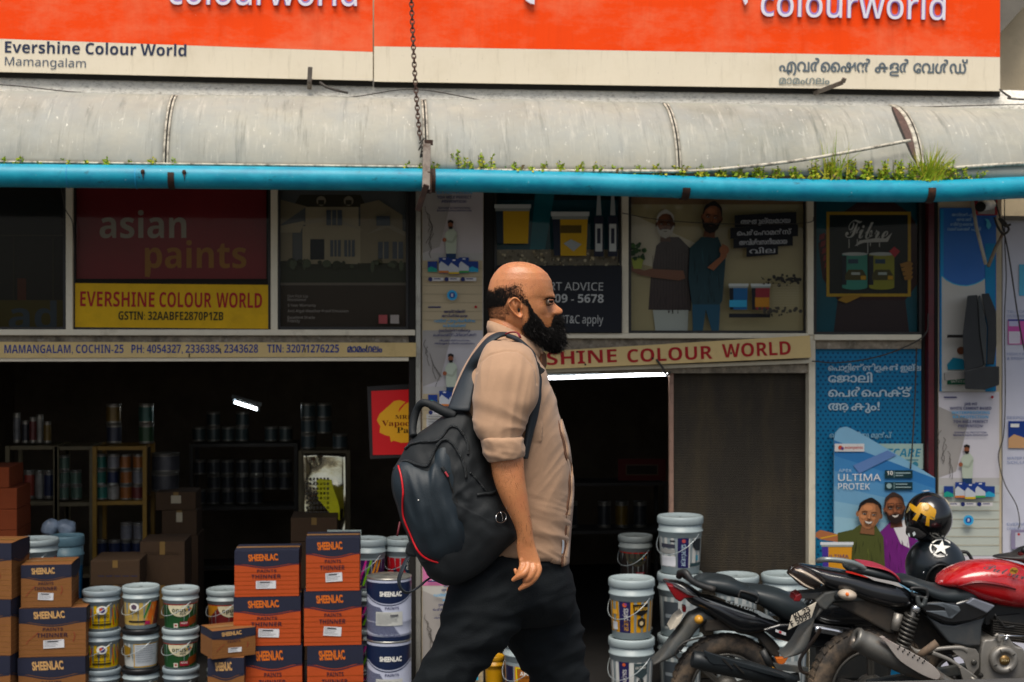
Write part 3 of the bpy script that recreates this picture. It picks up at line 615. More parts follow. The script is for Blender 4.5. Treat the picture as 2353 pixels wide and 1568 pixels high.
def fibre(pr):
    pr.poly([(1935, 490), (1975, 462), (2050, 462), (2090, 490), (2130, 560), (2118, 640), (2080, 690), (2090, 770), (1915, 770), (1925, 690), (1890, 640), (1880, 560)], ink('3c1a1c')); pr.poly([(1925, 690), (2080, 690), (2090, 770), (1915, 770)], ink('3a2e30'))
    for i in range(7): pr.poly([(1884+i*3, 540+i*16), (1896+i*2, 535+i*16), (1894+i*2, 549+i*16), (1882+i*3, 553+i*16)], ink('8a2026'))
    pr.rect(1899, 487, 2093, 682, ink('c9a12a')); pr.rect(1906, 494, 2086, 675, ink('1c2422'))
    pr.text('Fibre', 1942, 546, 46, ink('cfd0ca'), w=98, dy=.06, f='c'); pr.poly([(1964, 566), (1975, 553), (2010, 548), (2035, 548), (2050, 535), (2040, 556), (2010, 557), (1985, 558)], ink('cfd0ca'))
    for x, l in ((1951, 20), (1970, 16), (1994, 34), (2000, 16), (2021, 18)): pr.line([(x, 550), (x, 550+l)], 2, ink('c5c6c0'))
    for x, c in ((1964, '3f9a86'), (2026, '9a9a30')):
        pr.rect(x-29, 584, x+29, 660, ink(c)); pr.circ(x, 660, 29, ink(c), ry=6); pr.circ(x, 584, 29, ink('c6ccc8'), ry=4); pr.rect(x-29, 588, x-19, 655, ink('1a2430'))
        pr.poly([(x-22, 632), (x-14, 620), (x+18, 620), (x+27, 634), (x+27, 644), (x-22, 644)], ink('4f4a20')); pr.rect(x-8, 626, x+12, 632, ink('b9c4bc')); pr.rect(x+14, 634, x+26, 643, ink('d0a01c')); pr.rect(x-15, 596, x+8, 606, ink('2a4a60'))
    pr.poly([(2043, 578), (2055, 567), (2068, 578), (2056, 592)], ink('c0303a'))
    for i in range(4): pr.poly([(2068+i*3, 607+i*10), (2090, 600+i*10), (2098, 606+i*10), (2094, 613+i*10), (2070+i*3, 614+i*10)], ink('a8762c'))
    pr.poly([(1925, 690), (1940, 680), (1985, 678), (1965, 688), (1945, 697)], ink('b78a2a'))
poster('poster', 'teal window poster with figure holding a yellow framed chalkboard of tins', 'poster', quad(1871, 440, 2118, 768), 9.37, ink('0f5a68'), fibre)

# cement posters pasted on the pillars
iSky = ink('cfc6c6'); iSand = ink('c2b08e'); iCy = ink('3aa6d8'); iNv = ink('252e66'); iGr = ink('7d766b')
def cement(pr, x, y, s, lang, cut=0):
    "x, y: top left in px, s: width"
    k = s/140; X = lambda a: x+a*k; Y_ = lambda a: y+a*k
    pr.poly([(X(0), Y_(40)), (X(70), Y_(70)), (X(40), Y_(190)), (X(0), Y_(205))], ink('a8a29c')); pr.rect(X(0), Y_(205), X(140), Y_(222), ink('bdb9b4')); pr.rect(X(0), Y_(222), X(140), Y_(385), iSand if lang == 'm' or cut else ink('bfc4b8'))
    for i in range(7): pr.rect(X(0), Y_(240+i*20), X(140), Y_(241.2+i*20), ink('aa9c80'))
    for c in range(5):
        pts = [(X(6+c*5), Y_(95+c*16))]
        for q in range(6): pts.append((pts[-1][0]+k*R.uniform(-6, 7), pts[-1][1]+k*R.uniform(4, 13)))
        pr.line(pts, 1.1*k, ink('4a4640'))
    pr.rect(X(12), Y_(17), X(42), Y_(20), iNv); pr.circ(X(124), Y_(18), 3.4*k, ink('b8242c'), n=8)
    if lang == 'e': T = [('JAB HO', 37, iNv, 30), ('WHITE CEMENT BASED', 47, iNv, 96), ('WATERPROOFING', 57, iCy, 88), ('KA PROTECTION', 67, iCy, 82), ('TOH MILE PERFECT', 78, iNv, 80), ('PREVENTION!', 88, iNv, 58), ('SEEPAGE SE PROTECTION,', 102, iNv, 76), ('BACHAYE AAPKI REPUTATION', 108, iNv, 80)]
    else: T = [('ൈവറ്റ് സിമന്റ്', 32, iNv, 50), ('അധിഷ്ഠിതമായ', 42, iNv, 60), ('വാട്ടർ പ്രൂഫിംഗിന്റെ', 54, iCy, 96), ('െപ്രാട്ടക്ഷൻ', 65, iCy, 54), ('ഉെണ്ടങ്കിൽ ലഭിക്കും', 76, iNv, 74), ('െപർെഫക്റ്റ് പ്രിെവൻഷൻ!', 87, iNv, 100), ('സീേപജിൽ നിന്ന് സംരക്ഷണം', 99, iNv, 72), ('നിങ്ങളുെട േപരിെന്റ സംരക്ഷണം', 106, iNv, 94)]
    for t, yy, c, w in T: pr.text(t, X(74), Y_(yy), (6.2 if yy < 95 else 4)*k, c, w=w*k, bold=.045, al='c')
    # standing man with folded hands
    sh = ink('b9c2ae'); pr.poly([(X(52), Y_(160)), (X(60), Y_(150)), (X(72), Y_(148)), (X(80), Y_(158)), (X(78), Y_(206)), (X(55), Y_(206))], sh); pr.poly([(X(55), Y_(206)), (X(78), Y_(206)), (X(77), Y_(230)), (X(54), Y_(230))], ink('1e3c60'))
    pr.line([(X(79), Y_(163)), (X(70), Y_(180)), (X(52), Y_(176))], 5*k, ink('a3ac98')); pr.circ(X(51), Y_(174), 5*k, ink('9a5a3c'), n=10); pr.circ(X(65), Y_(139), 6*k, ink('8a5236'), ry=8.5*k, n=14); pr.poly([(X(58), Y_(136)), (X(59), Y_(129)), (X(65), Y_(127)), (X(72), Y_(130)), (X(72), Y_(137)), (X(65), Y_(133))], hairk); pr.poly([(X(60), Y_(143)), (X(71), Y_(143)), (X(69), Y_(149)), (X(62), Y_(149))], hairk)
    for i, (a, c2, h) in enumerate(((12, '1f9a86', 0), (116-8, '27a0c4', 0), (38, 'd07a34', -9), (84, '4a9a4e', -9), (61, 'd2b026', -6))):
        b = i >= 2; pr.rect(X(a), Y_(224+h), X(a+(24 if b else 22)), Y_(249+(h+12 if b else 0)), ink('1c3c86'))
        if b: pr.poly([(X(a), Y_(240+h)), (X(a+6), Y_(233+h)), (X(a+24), Y_(246+h)), (X(a+24), Y_(259+h)), (X(a), Y_(259+h))], ink('c4c8cc')); pr.rect(X(a), Y_(255+h), X(a+24), Y_(260+h), ink(c2)); pr.rect(X(a+9), Y_(226+h), X(a+16), Y_(229+h), ink('d6d6da'))
        else: pr.poly([(X(a), Y_(240)), (X(a+8), Y_(236)), (X(a+22), Y_(242)), (X(a+22), Y_(249)), (X(a), Y_(249))], ink(c2))
    for a in (12, 50, 88): pr.rect(X(a+4), Y_(262), X(a+37), Y_(270), ink('d6d2d0')); pr.circ(X(a+6), Y_(266), 5.2*k, iNv, n=12); pr.rect(X(a+14), Y_(264), X(a+30), Y_(266), iNv)
    pr.circ(X(69), Y_(303), 12*k, iCy); pr.circ(X(69), Y_(303), 7*k, ink('1c4a9a')); pr.text('8', X(69), Y_(306.5), 7*k, iWh, bold=.03, al='c')
yp = 9.298
poster('poster', 'cement poster with English slogan pasted at the top of the middle pillar', 'poster', quad(971, 428, 1110, 694), yp, ink('c4bcbc'), lambda pr: [cement(pr, 971, 380, 138, 'e', 1)])
poster('poster', 'Malayalam cement poster on the middle pillar behind the man', 'poster', quad(971, 695, 1110, 912), yp, ink('c4bfc0'), lambda pr: cement(pr, 972, 688, 137, 'm'))
def green(pr):
    pr.rect(985, 920, 1060, 936, ink('3f8f86')); pr.circ(990, 927, 9, ink('6f7a72')); pr.text('CONQUER', 1000, 932, 8, iWh, w=50, bold=.02); pr.rect(980, 952, 1070, 985, ink('c6c4c0'))
    for y in (957, 963, 969, 975): pr.rect(984, y, 1040, y+1.6, ink('8a8888'))
    pr.text('PAINT', 985, 1002, 9, ink('a8344a'), w=40, bold=.02)
poster('poster', 'white poster with a green banner peeping out above the backpack', 'poster', quad(971, 913, 1110, 1284), yp, ink('bdb7a4'), green)
def pink(pr):
    for x, y in ((985, 1318), (1004, 1300), (1012, 1326)): pr.circ(x, y, 6, ink('c23a8a'), n=9)
    pr.rect(992, 1322, 1020, 1336, ink('d8d4e0'))
poster('poster', 'pink poster on the middle pillar beside the hanging bag strap', 'poster', quad(971, 1285, 1110, 1346), yp, ink('d87aa8'), pink)
poster('poster', 'lowest Malayalam cement poster on the middle pillar behind the rear leg', 'poster', quad(971, 1347, 1110, 1790), yp, ink('c3bfb6'), lambda pr: cement(pr, 971, 1318, 138, 'm'))
poster('poster', 'English cement poster on the right pillar next to the black yellow helmet', 'poster', quad(2157, 901, 2296, 1312), yp, ink('d3ced2'), lambda pr: cement(pr, 2157, 895, 139, 'e'))
poster('poster', 'white poster low on the right pillar just above the red tank', 'poster', quad(2157, 1313, 2296, 1780), yp, ink('c9cad8'), lambda pr: (pr.circ(2283, 1268+60, 3, ink('c0242c')), pr.text('trucare', 2165, 1290+35, 10, iNv, w=60, bold=.03), pr.circ(2283, 1318, 3.4, ink('c0242c'))))
mBluB = mat('blue_board', '1566b8', .45, var=.06, vs=3); 
def blue(pr):
    pr.rect(2161, 482, 2168, 900, ink('1c8fc6')); pr.poly([(2164, 634), (2175, 644), (2190, 652), (2205, 656), (2222, 657), (2240, 653), (2255, 646), (2263, 640), (2268, 900), (2164, 900)], ink('c9c5bb'))
    pr.line([(2164, 634), (2175, 644), (2190, 652), (2205, 656), (2222, 657), (2240, 653), (2255, 646), (2263, 640)], 2.2, ink('49b6d8')); pr.rect(2264, 560, 2287, 900, ink('1583b4'))
    for i, t in enumerate(('അസ്സൽ പുട്ടി', 'അതാണ്', 'ബിർള ൈവറ്റ്', 'വാൾെകയർ പുട്ടി')): pr.text(t, 2215, 497+i*11, 6.5, ink('a9cfe6'), w=(56, 34, 62, 76)[i], bold=.02, al='c')
    pr.poly([(2262, 502), (2272, 505), (2278, 518), (2272, 528), (2266, 520), (2268, 510)], ink('5ac0d6'))
    pr.poly([(2176, 838), (2190, 822), (2212, 825), (2225, 850), (2178, 850)], ink('1b7f98')); pr.circ(2208, 806, 9, skin2); pr.poly([(2178, 868), (2222, 868), (2230, 884), (2176, 884)], ink('1d6a4e')); pr.text('white', 2185, 880, 7, iWh, w=34)
poster('advert_board', 'tall blue and white Malayalam advert board behind the black floodlight', 'sign board', quad(2160, 478, 2289, 899), 9.285, mBluB, blue, .012)
def wallp(pr):
    b = ink('7f8fb8')
    for t1, t2, y, w in (('TRUTONE', 'DISTEMPER', 720, 50), ('HIGHLY AFFORDABLE', '& BRIGHT PAINT', 817, 90), ('SEEPGUARD', '', 963, 70), ('WATER PROOFING', 'SOLUTION', 1056, 90), ('EVER WHITE', 'CEMENT WASH', 1208, 70)):
        pr.text(t1, 2314, y, 6, b, bold=.02, w=w); 
        if t2: pr.text(t2, 2314, y+10, 6, b, bold=.02, w=w*.85)
    pr.rect(2342, 608, 2400, 680, ink('58b4d6')); pr.rect(2316, 735, 2400, 792, ink('cf5aa6')); pr.rect(2318, 738, 2340, 750, ink('c6c2de')); pr.rect(2318, 762, 2344, 790, ink('dcd2dc')); pr.rect(2316, 734, 2400, 738, ink('4a4a9a'))
    pr.rect(2317, 968, 2400, 1030, ink('1c3c86')); pr.poly([(2317, 1008), (2330, 998), (2370, 1012), (2400, 1020), (2400, 1030), (2317, 1030)], ink('d0a070')); pr.rect(2322, 974, 2342, 982, iWh); pr.rect(2323, 1218, 2400, 1262, ink('8f86a0')); pr.rect(2333, 1224, 2370, 1258, ink('c4c2cc')); pr.circ(2341, 1228, 3, ink('c0242c'))
poster('poster', 'large white product poster with blue captions at the far right wall', 'poster', quad(2304, 512, 2500, 1800), 9.335, ink('cfcfda'), wallp, .003)

# lower right panel: dotted blue poster and the standee before it
mDot = ink('1277a4')
def dots(pr):
    d = ink('0c4a72')
    for r in range(56):
        for c in range(22):
            X = 1880+c*11.4+(r % 2)*5.7; Y_ = 812+r*8.9
            if X < 2112: pr.L = 1; pr.circ(X, Y_, 2.9, d, n=6)
    pr.L = 3; w = ink('bcd3dc')
    pr.text('െപാളിഞ്ഞിളകൽ ഇല്ല', 1903, 852, 13, w, w=212, bold=.012); pr.text('േജാലി', 1903, 879, 19, w, w=100, bold=.02); pr.text('െപർെഫക്ട്', 1903, 912, 19, w, w=190, bold=.02); pr.text('ആകും!', 1903, 943, 19, w, w=117, bold=.02)
    pr.text('െപയിന്റിനു മുൻപ്', 1906, 1006, 11, ink('8fb9ca'), w=142, bold=.008); pr.rect(2000, 1020, 2121, 1078, ink('a9c3b8')); pr.text('SMARTCARE', 2113, 1050, 18, ink('1c86a8'), w=150, bold=.05, al='r', sh=.2); pr.rect(2040, 1056, 2110, 1059, ink('4a8a9a')); pr.circ(2103, 1068, 7, ink('3a8aa0'))
poster('dotted_poster', 'blue dotted wall poster with white Malayalam words beside the doorway', 'poster', quad(1874, 802, 2119, 1780), 9.34, mDot, dots)
sk = [(1917, 1010), (1920, 995), (1930, 984), (1945, 981), (1958, 986), (2000, 1009), (2060, 1044), (2110, 1074), (2148, 1098), (2150, 1500), (1915, 1500)]
def standee(pr):
    for i in range(9): pr.poly([(1917, 1012+i*35), (2149, 1100+i*23), (2149, 1125+i*23), (1917, 1048+i*35)], ink(['2f74ae', '3f82b6', '5590bb', '6ea0c0', '83b0c6', '93bccc', '9cc3d0', 'a3c8d2', 'a8cad4'][i]))
    pr.poly([(1960, 1070), (2040, 1035), (2060, 1046), (1975, 1088)], ink('5f80b4'))
    pr.rect(1918, 1020, 1986, 1038, ink('d8d4cf')); pr.text('asianpaints', 1941, 1032, 6.5, ink('b8342c'), w=42, bold=.03); pr.circ(1931, 1029, 5, ink('c24a2c')); pr.circ(1936, 1031, 3.5, ink('6a3a7a'))
    pr.text('APEX', 1927, 1085, 6.5, ink('b9cfdc'), w=30); pr.text('ULTIMA', 1926, 1105, 15, iWh, w=98, bold=.008); pr.text('PROTEK', 1926, 1125, 13.5, iWh, w=73, bold=.02)
    for y in (1081, 1108): pr.rect(2033, y, 2097, y+18, ink('12343a')); pr.rect(2054, y+1, 2055.5, y+17, ink('7f9a9a'))
    pr.text('10', 2038, 1092, 9, iWh, bold=.03); pr.rect(2058, 1086, 2092, 1088.5, ink('9db4b4')); pr.rect(2058, 1092, 2075, 1094, ink('9db4b4')); pr.circ(2043, 1117, 6, ink('8fa8a8')); pr.rect(2058, 1112, 2085, 1114, ink('9db4b4')); pr.rect(2058, 1119, 2093, 1121, ink('9db4b4'))
    pu = ink('6e1f72'); pr.poly([(2020, 1225), (2045, 1200), (2090, 1200), (2125, 1240), (2125, 1330), (2010, 1330)], pu); pr.poly([(2045, 1195), (2082, 1195), (2090, 1260), (2070, 1250)], ink('d6d2d0'))
    face(pr, 2056, 1168, 23, 33, ink('8e5638'), ink('3a2a22'), ink('231712'), smile=1, tilt=-.1); 
    for sx in (2047, 2066): pr.line([(sx-7, 1158), (sx+7, 1157), (sx+7, 1166), (sx-7, 1167), (sx-7, 1158)], 1.4, ink('2a1a14'))
    ol = ink('4a4f22'); pr.poly([(1925, 1225), (1960, 1217), (1975, 1206), (2012, 1206), (2030, 1235), (2035, 1330), (1950, 1330), (1950, 1245), (1925, 1248)], ol)
    folds(pr, 1960, 1225, 2025, 1320, '4a4f22', 26); folds(pr, 2035, 1230, 2110, 1320, '6e1f72', 18); face(pr, 1998, 1182, 27, 34, ink('b0754c'), hairk, smile=1, tilt=.12)
    pr.poly([(1875, 1224), (1885, 1218), (1925, 1228), (1925, 1246), (1885, 1240), (1874, 1234)], ink('a4643e')); pr.poly([(1885, 1236), (1924, 1228), (1924, 1231), (1886, 1239)], ink('c9982a'))
    bucket_print(pr, 1923, 1246, 1310, 76, ink('c98a1c'), ink('d6d9da'), ink('43308a')); pr.text('ULTIMA', 1900, 1283, 8, ink('4a2c6a'), w=50)
poster('standee', 'freestanding sky blue paint standee with two smiling men near the helmets', 'standee', sk, 9.22, ink('7fb0cc'), standee, .012)
# sliding ribbed screen panel of the right doorway
scn = empty('ribbed_screen', P(1700, 1700, 9.36), 'brown ribbed screen panel closing the right half of the doorway', 'screen')
mRib = mat('brown_ribbed_sheet', '2f291f', .8, var=.2, vs=3, dirt_sheen=[('57492f', .6, 1.6, .45, .7, (2, 1, .5)), ('241f18', .7, 2.5, .5, .75, (4, 1, .5)), ('1c1915', .8, 26, .68, .73)])
m = MB(); x0 = P(1546, 1050, 9.36).x; x1 = P(1860, 1050, 9.36).x; zt = P(1700, 836, 9.36).z; nrib = 190; rows = []
for i in range(nrib*2+1):
    z = zt-(zt-.04)*i/(nrib*2); y = 9.36+(.003 if i % 2 else 0); rows.append([Vector((x0, y, z)), Vector(((x0+x1)/2, y, z)), Vector((x1, y, z))])
for a, b in zip(rows, rows[1:]): m.strip(a, b, mRib, False)
put(m, 'sheet', scn, solid=.004)
m = MB(); m.box((x0-.012, 9.36, (zt+.04)/2), (.03, .03, zt-.04), mat('pinkish_edge_strip', '9c7a68', .6, dirt_sheen=('4a3a30', .6, 12, .5, .7))); put(m, 'edge_strip', scn, bevel=.003)
m = MB(); m.box((P(1548, 1205, 9.3).x, 9.335, P(1548, 1205, 9.3).z), (.03, .03, .025), mDark); put(m, 'latch', scn)
# lamps
def tube_lamp(a, b, r, label, e, parent_h):
    c = (Vector(a)+Vector(b))/2; t = empty('tube_lamp', c, label, 'lamp')
    m = MB(); m.tube([a, b], r, mat('fluorescent_tube', 'f4fbff', .3, var=0, emit=e), 10); put(m, 'glass_tube', t)
    d = (Vector(b)-Vector(a)).normalized(); m = MB()
    m.bar(Vector(a)-d*.03+UP*parent_h, Vector(b)+d*.03+UP*parent_h, .03, .04, mat('lamp_batten', 'b9c4cc', .5)); m.box(Vector(a)-d*.012+UP*.01, (.02, .04, .05), mat('lamp_holder', '9aa6ae', .5)); m.box(Vector(b)+d*.012+UP*.01, (.02, .04, .05), MATS['lamp_holder']); put(m, 'batten', t, bevel=.003)
tube_lamp(P(1196, 871, 9.40), P(1540, 859.5, 9.40), .012, 'lit fluorescent tube under the tilted name board at the right doorway', 9., .035)
tube_lamp(P(541, 925, 12.0), P(593, 941, 11.6), .013, 'lit fluorescent tube deep inside the dark left shop', 150., .045)
# things on the right wall
fl = empty('floodlight', P(2250, 890, 9.1), 'black twin box floodlight fixed to the right pillar', 'floodlight')
mBx = mat('black_lamp_housing', '121517', .5, var=.2, dirt_sheen=('2f3332', .4, 6, .5, .75)); mBxT = mat('grey_lamp_top', '2e3232', .6, var=.25, vs=12)
def tilted(name, pts, dpt, m0, Y):
    m = MB(); m.prism(pts, lambda x, y: P(x, y, Y), lambda x, y: P(x, y, Y+dpt), m0); return put(m, name, fl, bevel=.004)
tilted('housing', [(2212, 770), (2223, 680), (2246, 678), (2252, 770), (2262, 840), (2216, 858)], .14, mBx, 9.1)
tilted('front_face', [(2247, 682), (2252, 678), (2268, 752), (2266, 838), (2262, 838), (2252, 770)], .05, mBxT, 9.09)
tilted('housing', [(2255, 676), (2272, 674), (2289, 716), (2290, 790), (2284, 838), (2268, 838), (2270, 752)], .13, mBx, 9.11)
tilted('ballast_box', [(2216, 853), (2258, 843), (2296, 842), (2296, 885), (2262, 896), (2218, 894)], .12, mBx, 9.08)
m = MB(); m.bar(P(2178, 773, 9.2), P(2214, 773, 9.2), .02, .02, mDark); put(m, 'mounting_arm', fl); m = MB(); m.bar(P(2170, 866, 9.2), P(2220, 862, 9.2), .05, .012, mat('grey_flat_bar', '8d8a84', .6)); put(m, 'mounting_arm', fl)
sl = empty('socket_lamp', P(2260, 500, 9.2), 'white swivel lamp on a red plate under the blue pipe', 'lamp')
m = MB(); wbox(m, 2243, 452, 2292, 494, 9.24, 9.28, mat('red_plate', 'b3222c', .5)); put(m, 'back_plate', sl); m = MB(); wbox(m, 2250, 460, 2286, 492, 9.22, 9.24, mat('grey_plate', 'a9a39a', .5)); put(m, 'mount', sl)
m = MB(); m.tube([P(2255, 475, 9.06), P(2262, 473, 9.1), P(2276, 470, 9.2)], [.022, .034, .036], mat('white_lamp_body', 'd8d6d0', .35), 16); put(m, 'lamp_head', sl); m = MB(); m.lathe([(.02, 0), (.034, .006), (.034, .02)], P(2253, 476, 9.05), mDark, 16, ax=(-.4, -1, 0)); put(m, 'lens_ring', sl)
m = MB(); m.tube([P(2233, 455, 9.12), P(2243, 520, 9.1), P(2265, 608, 9.05)], .012, mat('old_white_conduit', 'b9b2a2', .6, dirt_sheen=('6d5a42', .7, 10, .5, .7)), 8); put(m, 'conduit', None, 'thin whitish conduit slanting down in front of the blue board', 'pipe')
m = MB(); m.tube([P(2271, 612, 9.05), P(2288, 570, 9.1), P(2306, 535, 9.15)], [.012, .012, .01], mat('rusty_arm', '8a7a62', .6, dirt_sheen=('6a3f22', .8, 12, .45, .65)), 8); put(m, 'bracket_arm', None, 'rusty bracket arm rising to the cable knot beside the conduit', 'bracket')
m = MB(); m.tube(catmull([P(2285, 500, 9.15), P(2292, 520, 9.12), P(2305, 538, 9.1), P(2318, 528, 9.1), P(2308, 510, 9.12), P(2296, 503, 9.13), P(2310, 520, 9.1), P(2322, 516, 9.1)], 6), .008, mWire, 6); put(m, 'cable_knot', None, 'dark knotted cable end at the corner of the right pillar', 'cable')
cable([(2285, 455, 9.2), (2306, 530, 9.15), (2320, 600, 9.2), (2338, 720, 9.25), (2353, 800, 9.25), (2380, 900, 9.25)], .005, 'thicker dark cable running down over the far right poster')
cable([(2308, 440, 9.2), (2309, 560, 9.2), (2312, 640, 9.22), (2308, 740, 9.25), (2310, 900, 9.26), (2306, 1000, 9.26), (2294, 1050, 9.26), (2308, 1110, 9.26), (2335, 1160, 9.27), (2343, 1200, 9.27), (2340, 1215, 9.27)], .0035, 'thin grey wire hanging in a wave along the right pillar edge')
cable([(1866, 830, 9.25), (1920, 834, 9.24), (1990, 826, 9.24), (2060, 806, 9.24), (2125, 770, 9.24), (2133, 720, 9.24)], .005, 'black cable crossing the top of the dotted blue panel')
cable([(2106, 800, 9.24), (2103, 900, 9.24), (2098, 1000, 9.21), (2092, 1078, 9.2)], .005, 'black cable hanging straight down in front of the blue standee')
cable([(1508, 826, 9.18), (1522, 845, 9.18), (1532, 862, 9.2), (1540, 855, 9.22)], .008, 'short black lead dropping from the name board to the tube lamp')
cable([(1430, 490, 9.24), (1500, 503, 9.25), (1600, 512, 9.25), (1740, 516, 9.25), (1855, 512, 9.25), (1871, 498, 9.25)], .003, 'fine wire strung across the window with two printed men')
cable([(140, 430, 9.25), (150, 480, 9.24), (166, 510, 9.24), (170, 560, 9.25)], .003, 'fine wire curling round the leftmost window post')

# ------------------------------------------------------------------ weeds along the gutter
mW1 = mat('weed_leaf', '86a022', .6, var=.3, vs=20, spec=.2); mW2 = mat('weed_leaf_yellow', 'b4b034', .6, var=.3, vs=20, spec=.2); mW3 = mat('weed_stem_brown', '5a4a24', .7)
def leaf(m, p, d, l, w, mt):
    d = d.normalized(); s = d.cross(Vector((R.uniform(-.4, .4), -1, R.uniform(-.3, .5)))); s = s.normalized() if s.length > .01 else RT
    m.add([p, p+d*l*.45+s*w/2, p+d*l, p+d*l*.45-s*w/2], [(0, 1, 2, 3)], mt)
wm = MB()
def sprig(px, hgt, dens, Yb=8.34):
    b = pipe_at(px)+Vector((R.uniform(-.02, .02), R.uniform(0, .05), .055)); top = b+Vector((R.uniform(-.03, .03), R.uniform(-.03, .01), hgt))
    wm.tube([b, (b+top)/2+Vector((R.uniform(-.01, .01), 0, 0)), top], .0018, R.choice([mW1, mW3]), 3, cap=False)
    for _ in range(dens):
        t = R.uniform(.25, 1); p = b+(top-b)*t
        leaf(wm, p, Vector((R.uniform(-1, 1), R.uniform(-1, .3), R.uniform(-.3, .7))), R.uniform(.012, .026), R.uniform(.007, .014), R.choice([mW1, mW1, mW2]))
for a, b, n, h in ((-300, 420, 60, .05), (930, 1010, 10, .05), (1040, 1130, 26, .075), (1140, 1560, 70, .05), (1560, 1880, 130, .055), (1880, 2190, 300, .085), (2190, 2260, 14, .05)):
    for _ in range(n):
        if R.random() < .12 and b < 1500: continue
        px = a+(b-a)*R.random()**.9; sprig(px, h*R.uniform(.35, 1.2)*(1.35 if px > 1040 else 1.), 9)
for _ in range(700):
    px = R.uniform(1560, 2180) if R.random() < .85 else R.uniform(1100, 1560)
    p = pipe_at(px)+Vector((R.uniform(-.03, .03), R.uniform(-.03, .06), .062+R.random()*.03*(1 if px < 1880 else 2.4)))
    leaf(wm, p, Vector((R.uniform(-1, 1), R.uniform(-1, .2), R.uniform(-.5, .5))), R.uniform(.02, .04), R.uniform(.012, .022), R.choice([mW1, mW1, mW2, mW3]))
put(wm, 'gutter_weeds', None, 'low green weeds and creepers growing along the top of the blue pipe', 'weeds', kind='stuff')
def tuft(px, n, h, spread, label):
    m = MB(); b0 = pipe_at(px)+Vector((0, .03, .05))
    for _ in range(n):
        b = b0+Vector((R.gauss(0, .035), R.gauss(-.04, .012), 0)); d = Vector((R.gauss(.15, spread), R.gauss(-.1, .15), 1)).normalized(); l = h*R.uniform(.45, 1.1); pts = []
        for i in range(6):
            t = i/5; pts.append(b+d*l*t+Vector((d.x*.5, -.05, -.25))*l*t*t*abs(d.x)*1.6)
        w = .0048
        m.strip([p+RT*w*(1-i/5.3) for i, p in enumerate(pts)], [p-RT*w*(1-i/5.3) for i, p in enumerate(pts)], R.choice([mW1, mW2, mW1]))
    put(m, 'grass_tuft', None, label, 'grass tuft', group='grass tufts on the gutter')
tuft(1905, 26, .30, .38, 'sparse tall grass tuft with thin bent blades, left of two on the pipe'); tuft(2128, 120, .24, .42, 'dense bushy grass tuft on the blue pipe below the torn awning seam')
